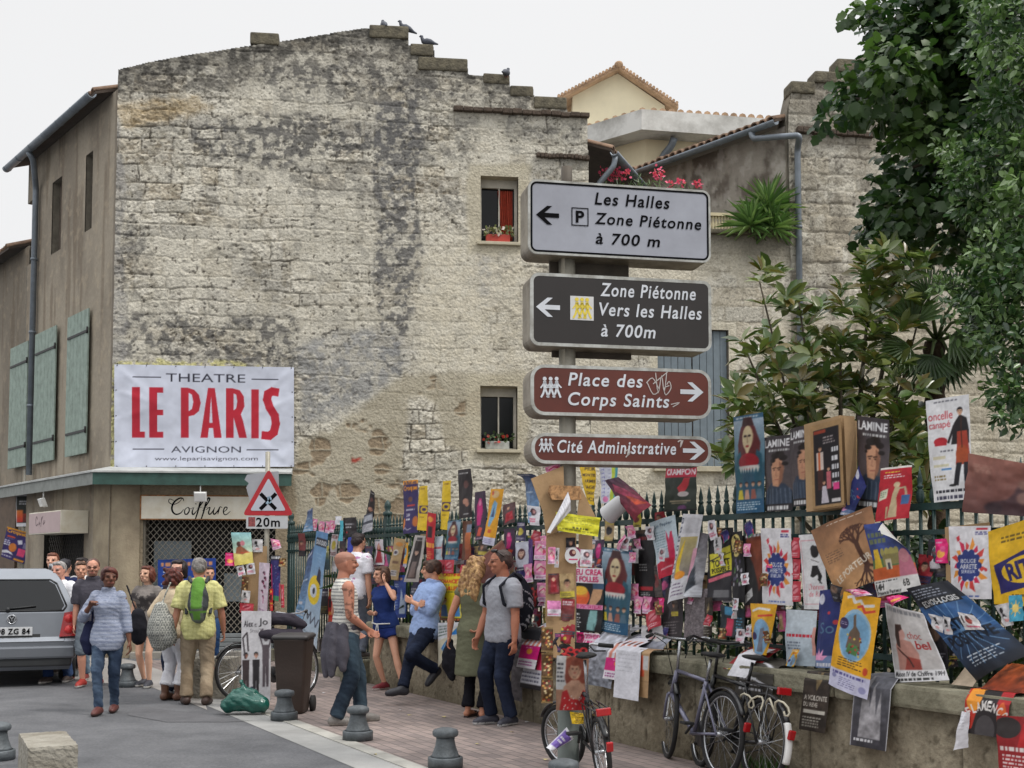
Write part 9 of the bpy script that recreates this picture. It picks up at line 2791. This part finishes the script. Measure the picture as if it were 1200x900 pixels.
# ------------------------ van
def van():
 loc=Vector((-6.66,16.55,0));th=rad(22)
 R=Matrix.Rotation(th,3,'Z')
 root=thing('van','silver people carrier with dark rear window and red tail lights, cut by the picture edge','van',loc)
 T=lambda x,y,z:loc+R@Vector((x,y,z if z<1 else 1+(z-1)*.82))
 silver=mat('silver_paint',(128,132,138),.32,.05,2,metal=.8,coat=.3)
 dark=mat('van_dark_trim',(40,42,44),.6,.1);glass=mat('van_glass',(14,17,20),.05,.1,spec=.35)
 red=mat('tail_red',(170,22,28),.2,.1,20,coat=.5);tyre=mat('tyre',(34,34,35),.85,.15,20)
 def hw(z,y):
  k=np.interp(z,[.22,.45,.75,.98,1.35,1.55,1.66,1.70],[.76,.845,.87,.84,.71,.62,.54,.43])
  return k*np.interp(y,[0,.25,3.2,4.2],[.965,1,1,.86])
 def yb(z):return np.interp(z,[.2,.32,.62,.66,1.0,1.5,1.7],[.06,.0,.0,.05,.10,.30,.46])
 Zs=[.22,.3,.45,.6,.66,.8,.98,1.15,1.35,1.5,1.58,1.64,1.68,1.70]
 def sec(y,top,rear):
  P=[]
  zs=[min(z,top)for z in Zs]
  for z in zs:P.append((hw(z,y),yb(z)if rear else y,z))
  for z in zs[::-1]:P.append((-hw(z,y),yb(z)if rear else y,z))
  return[T(*p)for p in P]
 mb=MB()
 r0=sec(0,1.70,True);n=len(Zs)
 for i in range(n-1):mb.add([r0[2*n-1-i],r0[i],r0[i+1],r0[2*n-2-i]],[(0,1,2,3)])
 mb.ring([r0]+[sec(y,t,False)for y,t in((.55,1.72),(1.5,1.72),(2.6,1.70),(3.1,1.5),(3.5,1.05),(4.2,.95),(4.35,.8))],caps=False)
 mb.build('body',silver,root)
 bm=MB()
 def rp(px,z,e=.012):return T(px,float(yb(z))-e,z)
 def panel(mb_,pts,e,th_,nz=4):
  """polygon on the rear face pushed out by e; pts (x, z)"""
  a=[rp(x,z,e)for x,z in pts];b=[rp(x,z,e-th_)for x,z in pts];n=len(pts)
  mb_.add(a+b,[tuple(range(n)),tuple(reversed(range(n,2*n)))]+[((i+1)%n,i,i+n,(i+1)%n+n)for i in range(n)])
 w=[(-.62,1.03),(.62,1.03),(.66,1.10),(.54,1.44),(.46,1.5),(-.46,1.5),(-.54,1.44),(-.66,1.10)]
 gm=MB();rows=[(1.03,.62),(1.10,.66),(1.2,.625),(1.32,.585),(1.44,.54),(1.5,.46)]
 for(z0,w0),(z1,w1)in zip(rows[:-1],rows[1:]):gm.add([rp(-w0,z0),rp(w0,z0),rp(w1,z1),rp(-w1,z1)],[(0,1,2,3)],0,True)
 go=gm.build('rear_window',glass,root)
 gm=MB();gm.tube([rp(-.05,1.05,.03),rp(.3,1.09,.03)],.01,6);gm.ell(rp(-.05,1.04,.03),(.03,.03,.03),8);gm.build('wiper',dark,go)
 gm=MB()
 rim_=[(x*1.045,1.265+(z-1.265)*1.07)for x,z in w]
 for k in range(len(w)):
  gm.tube([rp(*rim_[k],.006),rp(*rim_[(k+1)%len(w)],.006)],.012,5)
 gm.build('window_seal',dark,go)
 for q in(-1,1):
  tm=MB();pts=[(q*.60,.66),(q*.835,.67),(q*.82,.97),(q*.78,1.0),(q*.66,.98)]
  panel(tm,pts if q>0 else pts[::-1],.03,.05)
  for zc in(.75,.9):
   tm.lathe([(.062,0),(.055,.016),(.001,.02)],rp(q*.72,zc,.028),14,1,R@Matrix.Rotation(rad(90),3,'X'))
  tm.build('tail_light',[red,mat('tail_red_bright',(214,60,60),.15,.2,30)],root)
  rm=MB();rm.tube([T(q*.53,.75,1.69),T(q*.53,.85,1.75),T(q*.53,2.3,1.76),T(q*.53,2.45,1.69)],.022,8);rm.build('roof_rail',mat('rail_alu',(170,174,178),.4,.05,metal=.5),root)
  sm=MB();sm.add([T(q*(hw(1.05,1)+.004),.7,1.05),T(q*(hw(1.05,1)+.004),2.9,1.05),T(q*(hw(1.45,1)+.004),2.6,1.45),T(q*(hw(1.45,1)+.004),.8,1.45)],[(0,1,2,3)]);sm.build('side_window',glass,root)
  for y in(.85,3.5):
   wm=MB();M=R@Matrix.Rotation(rad(90),3,'Y')
   wm.lathe([(.19,-.1),(.29,-.105),(.315,-.08),(.32,0),(.315,.08),(.29,.105),(.19,.1)],T(q*.74,y,.32),28,0,M)
   wo=wm.build('wheel',tyre,root)
   wm=MB();wm.lathe([(.001,-.04),(.2,-.085),(.2,.085),(.001,.04)],T(q*.74,y,.32),20,0,M);wm.build('rim',mat('rail_alu',(170,174,178)),wo)
 bm=MB();bm.box(T(0,.03,.33),(1.52,.12,.12),M=R,bev=.02);bo=bm.build('rear_bumper',dark,root)
 for q in(-1,1):
  bm=MB();bm.box(T(q*.62,-.035,.40),(.26,.02,.035),M=R,bev=.006);bm.build('reflector',red,bo)
 bm=MB();bm.box(T(0,-.01,.46),(1.62,.09,.17),M=R,bev=.03);bm.build('bumper_skin',silver,bo)
 sm=MB();sm.tube([rp(-.66,.60,.002),rp(.66,.60,.002),rp(.68,.7,.002)],.005,4);sm.tube([rp(-.66,.60,.002),rp(-.68,.7,.002)],.005,4);sm.build('tailgate_gap',dark,root)
 pm=MB();pm.box(rp(-.0,.74,.02),(.52,.012,.115),M=R,bev=.003);po=pm.build('number_plate',mat('plate_white',(200,202,204),.4,.05),root)
 pm=MB();text_fit(pm,'798 ZG 84',rp(-.23,.705,.03),R@Vector((1,0,0)),ZU,.46,.07,0,.03);pm.build('plate_lettering',black,po)
 pm=MB()
 panel(pm,[(-.36,.66),(.36,.66),(.36,.70),(-.36,.70)],.004,.01);pm.build('plate_recess',dark,root)
 em=MB();M=R@Matrix.Rotation(rad(90),3,'X');c=rp(0,.90,.02)
 em.lathe([(.06,-.004),(.065,.004),(.06,.01),(.052,.01),(.052,-.002)],c,24,0,M)
 ex=R@Vector((1,0,0))
 stroke(em,[(-.028,.044),(0,.004),(.028,.044)],.012,c-R@Vector((0,.008,0)),ex,ZU,0,1);stroke(em,[(-.046,.026),(-.022,-.044),(0,-.006),(.022,-.044),(.046,.026)],.012,c-R@Vector((0,.008,0)),ex,ZU,0,1)
 eo=em.build('emblem',mat('chrome',(206,208,212),.15,.05,metal=.9),root)
 em=MB();em.lathe([(.001,-.002),(.053,-.002),(.053,0),(.001,0)],c,24,0,M);em.build('emblem_disc',dark,eo)
van()
# ------------------------ bicycles
chrome=mat('bright_steel',(178,180,184),.25,.1,9,metal=.8);blackp=mat('black_paint',(26,27,30),.35,.1,9,coat=.3);rub=mat('black_rubber',(32,32,33),.8,.2,20)
def bicycle(label,loc,heading,paint,lean=0.0,steer=0.0,rack=False,whitefender=False,saddle_h=.95,wheel_r=.335,wb=1.04,cable=False,basketlight=False,barh=1.02):
 root=thing('bicycle',label,'bicycle',loc)
 R=Matrix.Rotation(heading,3,'Z')@Matrix.Rotation(lean,3,'X')
 L=Vector(loc)
 r=wheel_r
 T=lambda x,y,z:L+R@Vector((x,y,z))
 hx=wb/2;HT=(hx-.19,.0,r+.42);HB=(hx-.12,0,r+.22);BB=(-.05,0,.28);ST=(-.20,0,r+.38);RA=(-hx,0,r)
 Rs=Matrix.Translation(Vector(HT))@Matrix.Rotation(steer,4,'Z')@Matrix.Translation(-Vector(HT))
 TS=lambda x,y,z:L+R@(Rs@Vector((x,y,z)))
 mb=MB()
 for a,b,q in((HT,ST,.016),(HB,BB,.021),(BB,ST,.017),(HT,HB,.022)):mb.tube([T(*a),T(*b)],q,10)
 for y in(-.055,.055):
  mb.tube([T(BB[0],y*.6,BB[2]),T(RA[0],y,RA[2])],.011,8);mb.tube([T(ST[0],y*.4,ST[2]-.03),T(RA[0],y,RA[2])],.009,8)
 mb.build('frame',paint,root)
 def wheel(tr,cx):
  w=MB()
  n=40
  ring=[[tr(cx+(r-.02+.02*math.cos(b))*math.cos(a),.021*math.sin(b),r+(r-.02+.02*math.cos(b))*math.sin(a))for b in[2*math.pi*k/8 for k in range(8)]]for a in[2*math.pi*k/n for k in range(n+1)]]
  w.ring(ring,0,True,False);wo=w.build('wheel',rub,root)
  w=MB();rr=r-.045
  ring=[[tr(cx+(rr+.009*math.cos(b))*math.cos(a),.011*math.sin(b),r+(rr+.009*math.cos(b))*math.sin(a))for b in[2*math.pi*k/6 for k in range(6)]]for a in[2*math.pi*k/n for k in range(n+1)]]
  w.ring(ring,0,True,False);w.build('rim',chrome,wo)
  w=MB()
  for k in range(28):
   a=2*math.pi*k/28;s_=.028 if k%2 else-.028
   w.tube([tr(cx+.02*math.cos(a+1.2*(1 if k%4<2 else-1)),s_,r+.02*math.sin(a+1.2*(1 if k%4<2 else-1))),tr(cx+rr*math.cos(a),0,r+rr*math.sin(a))],.0022,3,smooth=False)
  w.tube([tr(cx,-.05,r),tr(cx,.05,r)],.018,8);w.build('spokes',chrome,wo)
 wheel(T,-hx);wheel(TS,hx)
 f=MB()
 for y in(-.05,.05):f.tube([TS(HB[0]+.01,y,HB[2]-.0),TS(hx-.03,y,r+.12),TS(hx,y,r)],.012,8)
 f.tube([TS(HB[0]+.01,-.05,HB[2]),TS(HB[0]+.01,.05,HB[2])],.014,8);f.build('fork',paint if not whitefender else blackp,root)
 h=MB();z=barh
 h.tube([TS(*HT),TS(HT[0]-.03,0,z-.02)],.013,8)
 h.tube([TS(HT[0]-.18,-.30,z+.0),TS(HT[0]-.03,-.22,z+.03),TS(HT[0]+.02,-.08,z),TS(HT[0]+.02,.08,z),TS(HT[0]-.03,.22,z+.03),TS(HT[0]-.18,.30,z)],.011,8)
 ho=h.build('handlebar',chrome if not whitefender else blackp,root)
 for q in(-1,1):
  h=MB();h.tube([TS(HT[0]-.19,q*.303,z),TS(HT[0]-.08,q*.25,z+.018)],.017,8);h.build('grip',rub,ho)
  h=MB();h.tube([TS(HT[0]-.02,q*.21,z+.01),TS(HT[0]-.03,q*.24,z-.03),TS(HT[0]-.12,q*.28,z-.035)],.007,6);h.tube([TS(HT[0]-.03,q*.2,z),TS(HT[0]+.08,q*.1,z-.05),TS(HT[0]+.03,q*.03,z-.3)],.004,5);h.build('brake_lever',blackp,ho)
 s=MB();sx=ST[0]-.05
 s.tube([T(*ST),T(sx,0,saddle_h-.04)],.013,8)
 so=s.build('seat_post',chrome if not whitefender else blackp,root)
 s=MB();prof=[(-.13,.02,.02),(-.11,.075,.04),(-.04,.08,.045),(.04,.045,.04),(.11,.024,.032),(.15,.016,.02)]
 s.ring([[T(sx+x,w_*math.cos(a),saddle_h+h_*.5*math.sin(a))for a in[2*math.pi*k/12 for k in range(12)]]for x,w_,h_ in prof]);s.build('saddle',rub,so)
 c=MB();M=R@Matrix.Rotation(rad(90),3,'X')
 c.lathe([(.001,-.004),(.095,-.004),(.1,0),(.095,.004),(.001,.004)],T(BB[0],-.06,BB[2]),24,0,M)
 co=c.build('chainring',blackp,root)
 for q,a in((-1,.6),(1,.6+math.pi)):
  c=MB();p=(BB[0]+.17*math.cos(a),q*.1,BB[2]-.17*math.sin(a));c.tube([T(BB[0],q*.075,BB[2]),T(p[0],q*.085,p[2])],.011,8);c.box(T(p[0],q*.14,p[2]),(.09,.09,.022),M=R,bev=.005);c.build('pedal',rub,co)
 c=MB();c.tube([T(BB[0],-.06,BB[2]+.095),T(-hx,-.06,r+.035)],.005,4);c.tube([T(BB[0],-.06,BB[2]-.095),T(-hx,-.06,r-.035)],.005,4);c.build('chain',rub,root)
 def fender(tr,cx,a0,a1,m,nm,w_=.028):
  g=MB();rings=[]
  for a in np.linspace(a0,a1,18):rings.append([tr(cx+(r+.025+dz)*math.cos(a),y,r+(r+.025+dz)*math.sin(a))for y,dz in((-w_,-.014),(-w_*.6,.002),(0,.007),(w_*.6,.002),(w_,-.014),(w_*.6,-.003),(0,.002),(-w_*.6,-.003))])
  g.ring(rings);return g.build(nm,m,root)
 fender(T,-hx,rad(40),rad(150),blackp,'rear_fender');fender(TS,hx,rad(30),rad(140),blackp,'front_fender')
 redl=mat('tail_red',(170,22,28))
 if whitefender:fender(T,-hx,rad(150),rad(198),white_p,'fender_tip',.032)
 if rack:
  g=MB();z=r*2+.07
  for y in(-.06,-.02,.02,.06):g.tube([T(-hx-.2,y,z),T(-.22,y,z+.01)],.006,6)
  g.tube([T(-hx-.2,-.065,z),T(-hx-.2,.065,z)],.007,6)
  for y in(-.065,.065):g.tube([T(-hx,y,r),T(-hx-.1,y,z)],.006,6);g.tube([T(-hx,y,r),T(-.28,y,z)],.006,6)
  go=g.build('rack',blackp,root)
  g=MB();g.box(T(-hx-.22,0,z-.01),(.03,.11,.055),M=R,bev=.008);g.build('tail_light',redl,go)
 g=MB();a=rad(165);g.box(T(-hx+(r+.05)*math.cos(a),0,r+(r+.05)*math.sin(a)),(.03,.05,.07),M=R@Matrix.Rotation(-rad(15),3,'Y'),bev=.008);g.build('reflector',redl,root)
 if cable:
  g=MB();pts=[T(-hx+.25-k*.02+.04*math.cos(k*.75),.06+.02*math.sin(k),r+.28+.05*math.sin(k*.75))for k in range(34)];g.tube(pts,.008,6);g.build('cable_lock',mat('cream_cable',(190,184,164),.5,.1),root)
 return root
HD=math.atan2(-WT.y,-WT.x)
def bk(px,d):return Vector(((px-600)/F*d,d,0))
fa=Vector((math.cos(HD-rad(9)),math.sin(HD-rad(9)),0))
grey_p=mat('grey_lilac_paint',(112,112,132),.35,.08,5,metal=.3,coat=.4)
bicycle('grey town bicycle with turned front wheel leaning before the bent cardboard',bk(840,9.62)+fa*.52,HD-rad(9),grey_p,rad(5),rad(-16),barh=1.02,saddle_h=.93)
bicycle('black bicycle with white fender tip and cream cable lock, nearest the wall',bk(886,9.2)+fa*.52,HD-rad(9),blackp,rad(7),rad(-12),True,True,.94,cable=True)
bicycle('small black folding bicycle with high saddle chained to the signpost',bk(714,9.25)+Vector((-.12,.47,0)),math.atan2(.97,-.16),blackp,rad(-6),rad(30),True,False,.96,.26,.96,barh=.95)
bicycle('dark bicycle half hidden behind the leaning name board and the bin',bk(283,15.0)+Vector((.36,.38,0)),rad(47),blackp,rad(-5),rad(20),False,False,.97)
# ------------------------ bin, bags, bollards, blocks
def bin_():
 L=bk(346,13.75);root=thing('rubbish_bin','tall brown plastic rubbish bin with a flat dark lid','bin',L)
 a=rad(-4);R=Matrix.Rotation(a,3,'Z')
 m=mat('bin_brown',(56,44,38),.55,.12,4,.1,40);ml=mat('bin_lid',(52,50,50),.5,.12,4)
 mb=MB();rings=[]
 for z,w,d in((.02,.27,.30),(.05,.29,.32),(.45,.33,.36),(.80,.37,.40),(.82,.385,.42)):rings.append([L+R@Vector((x,y,z))for x,y in rrect(w,d,.04,4)])
 mb.ring(rings);mb.build('body',m,root)
 mb=MB();mb.ring([[L+R@Vector((x,y+dy,z+tilt*y))for x,y in rrect(w,d,.04,4)]for z,w,d,dy,tilt in((.825,.40,.43,0,.03),(.85,.41,.44,0,.03),(.87,.38,.40,0,.03))]);mb.build('lid',ml,root)
 mb=MB();mb.tube([L+R@Vector((-.15,.21,.84)),L+R@Vector((-.15,.26,.86)),L+R@Vector((.15,.26,.86)),L+R@Vector((.15,.21,.84))],.015,8);mb.build('handle',ml,root)
 for q in(-1,1):
  mb=MB();mb.lathe([(.001,-.02),(.09,-.02),(.09,.02),(.001,.02)],L+R@Vector((q*.17,.2,.09)),16,0,R@Matrix.Rotation(rad(90),3,'Y'));mb.build('wheel',rub,root)
bin_()
c=bk(333,14.3)+ZU*.92
soft('cloth_bundle','dark grey cloth bag slumped on the bicycle behind the brown bin','bag',[([c+Vector((-.26,0,.04)),c+Vector((-.1,0,.1)),c+Vector((.1,0,.09)),c+Vector((.24,0,.02))],[.045,.08,.08,.05]),([c+Vector((-.22,-.05,-.08)),c+Vector((.0,-.04,-.12)),c+Vector((.2,-.04,-.1))],[.07,.1,.07])],(58,54,62),.014,.02,7)
c=bk(290,13.62)
GB=attr_mat('bin_liner',.18,.5,26,.1,spec=.6,bdist=.02)
soft('rubbish_bag','dark green knotted rubbish bag on the kerb beside the grey bollard','rubbish bag',[([c+Vector((-.17,0,.12)),c+Vector((0,0,.15)),c+Vector((.17,0,.12))],[.1,.125,.1]),([c+Vector((-.08,.03,.2)),c+Vector((.06,.02,.2))],[.1,.1]),([c+Vector((-.02,0,.26)),c+Vector((-.03,0,.33)),c+Vector((-.05,0,.35))],[.06,.022,.035])],(26,84,74),.012,.03,9,GB)
flush_jobs()
bm_=mat('bollard_grey',(90,96,100),.55,.2,9,.25,50,metal=.15,dirt=(66,71,74))
def bollard(loc,label):
 root=thing('bollard',label,'bollard',loc,0,'squat grey metal bollards along the kerb')
 K=lambda P:[(a*.86,b*.86)for a,b in P]
 mb=MB();mb.lathe(K([(.165,0),(.165,.085),(.158,.095),(.001,.095)]),loc,28);mb.build('foot',bm_,root)
 mb=MB();mb.lathe(K([(.142,.096),(.125,.115),(.098,.19),(.086,.25),(.088,.275)]),loc,28);mb.build('waist',bm_,root)
 mb=MB();mb.lathe(K([(.088,.276),(.112,.285),(.122,.3),(.122,.325),(.112,.345),(.06,.362),(.001,.366)]),loc,28);mb.build('cap',bm_,root)
for(s_,o_,lab)in((3.7,1.92,'squat grey bollard right in front of the round signpost'),(1.87,1.97,'squat grey bollard standing alone in the middle of the kerb line'),(.07,2.05,'squat grey bollard by the feet of the man in the striped top'),(-1.68,2.22,'squat grey bollard between the green rubbish bag and the brown bin')):
 bollard(WP(s_,o_,0.012),lab)
bollard(Vector(at(149,805)),'squat grey bollard at the feet of the woman in denim shorts');bollard(Vector(at(80,793)),'squat grey bollard beside the rear wheel of the silver van')
bollard(Vector(at(-3,890)),'squat grey bollard behind the pale stone block at the picture edge')
def block(c,sz,rot,label):
 bm=bmesh.new();bmesh.ops.create_cube(bm,size=1);bmesh.ops.subdivide_edges(bm,edges=bm.edges[:],cuts=14,use_grid_fill=True)
 for v in bm.verts:
  p=v.co.copy();k=12
  n=p.normalized()*(abs(p.x*2)**k+abs(p.y*2)**k+abs(p.z*2)**k)**(-1/k)
  q=Vector((p.x*sz[0],p.y*sz[1],p.z*sz[2]))
  e=sum(1 for t in p if abs(t)>.46)
  q*=(1-.012*max(e-1,0)*(1+random.random()));q+=Vector([random.uniform(-.003,.003)]*3)
  v.co=Matrix.Rotation(rot,3,'Z')@q+Vector(c)
 me=bpy.data.meshes.new('stone_block');bm.to_mesh(me);bm.free();me.materials.append(mat('block_stone',(146,142,132),.95,.18,3,.9,32,dirt=(116,110,98)))
 tag(link_mesh('stone_block',me),label,'stone block','rough stone blocks at the kerb')
block((-3.44,9.26,.175),(.34,.84,.36),rad(26),'pale rough stone block at the lower corner of the picture')
p=Vector(at(243,819));block((p.x+.03,p.y+.22,.245),(.52,.46,.49),rad(-8),'rough stone block at the feet of the yellow shirted man')
def pigeon(px,py,d,face,label,low=False):
 c=at_depth(px,py,d);root=thing('pigeon',label,'pigeon',c,0,'pigeons on the stepped gable')
 R=Matrix.Rotation(face,3,'Z');k=1.0
 T=lambda x,z,y=0:c+R@Vector((x,y,z))
 mb=MB();u=0 if not low else-.05
 mb.tube([T(-.2,.03+u*.2),T(-.14,.055+u*.3),T(-.06,.1+u*.6),T(.02,.13+u),T(.08,.15+u),T(.105,.20+u),T(.11,.24+u),T(.13,.245+u),T(.16,.235+u)],[.012,.025,.055,.068,.05,.03,.03,.024,.006],10)
 mb.build('body',mat('pigeon_grey',(74,78,88),.7,.25,30),root)
 mb=MB()
 for q in(-1,1):mb.tube([T(.0,.06+u*.6,q*.02),T(.005,0,q*.02),T(.03,-.005,q*.02)],.006,5)
 mb.build('leg',mat('pigeon_leg',(150,84,74),.7,.1),root)
for(x,y,f,l,lo)in((450,36.5,1.9,'upright pigeon on the very top of the stepped gable',0),(476,40.5,3.3,'pigeon standing at the end of the topmost gable stone',0),(501,54,3.0,'pigeon crouched on the second gable step',1),(593,90,1.2,'small pigeon on the lower gable step',1)):pigeon(x,y,22.45,f,l,lo)
def flowerbox(w,n,label,boxcol,leaf,fl):
 u=(w[0]+w[1])/2
 root=thing('flower_box',label,'flower box',MP(u,-.1,w[2]+.004));wd=(w[1]-w[0])*.62
 mb=MB();mb.box(MP(u-.02,-.1,w[2]+.085),(wd,.14,.15),math.atan2(MD.y,MD.x),bev=.012);mb.build('box',boxcol,root)
 lv=Leaves()
 for k in range(n):
  p=MP(u+random.uniform(-.5,.5)*wd*1.25,-.08+random.uniform(-.06,.1),w[2]+.17+random.uniform(-.03,.12));d=rnd_dirs(1)[0]
  lv.add(tuple(p),tuple(d+np.array((0,-.2,.3))),tuple(NR.normal(size=3)),.07,.06,(leaf if random.random()<.72 else fl)*NR.uniform(.7,1.3))
 lv.build('plants',LEAF,root)
flowerbox(win_hi,90,'red flower box with pale plants on the upper window sill',mat('red_plastic',(176,58,42),.5,.1),G(120,124,92),G(206,196,190))
flowerbox(win_lo,60,'row of small pots with red flowers on the lower window sill',mat('pale_trough',(170,172,166),.8,.2),G(72,88,58),G(186,60,56))
for k,(x,y)in enumerate(((470,832),(480,838),(530,868),(618,846),(600,858),(440,884),(690,862),(352,828),(520,840),(380,812),(640,890),(560,872))):
 p=on_ground(x,y,.014);mb=MB();a=random.uniform(0,3);R=Matrix.Rotation(a,3,'Z');s=random.uniform(.015,.035)
 mb.add([p+R@Vector((-s,-s*.6,0)),p+R@Vector((s,-s*.5,.006)),p+R@Vector((s*.9,s*.6,.002)),p+R@Vector((-s,s*.5,.008))],[(0,1,2,3)])
 tag(mb.build('litter_scrap',mat('litter_leaf',(190,176,120),.9,.3)if k%3 else mat('white_paper',(206,206,208))),'tiny pale scrap of litter lying on the brick pavement','litter','litter scraps on the pavement')
lv=Leaves();p=WP(wall_hit(910,880,.06)[0],.1,0)
for k in range(90):
 q=p+WT*random.gauss(0,.12)+WN*random.uniform(0,.1);lv.add(tuple(q),(random.gauss(0,.4),random.gauss(0,.4),1),tuple(NR.normal(size=3)),random.uniform(.08,.26),.014,G(74,100,52)*NR.uniform(.7,1.3))
tag(lv.build('weed',LEAF),'tuft of green weeds at the foot of the wall by the black bicycle','weed')
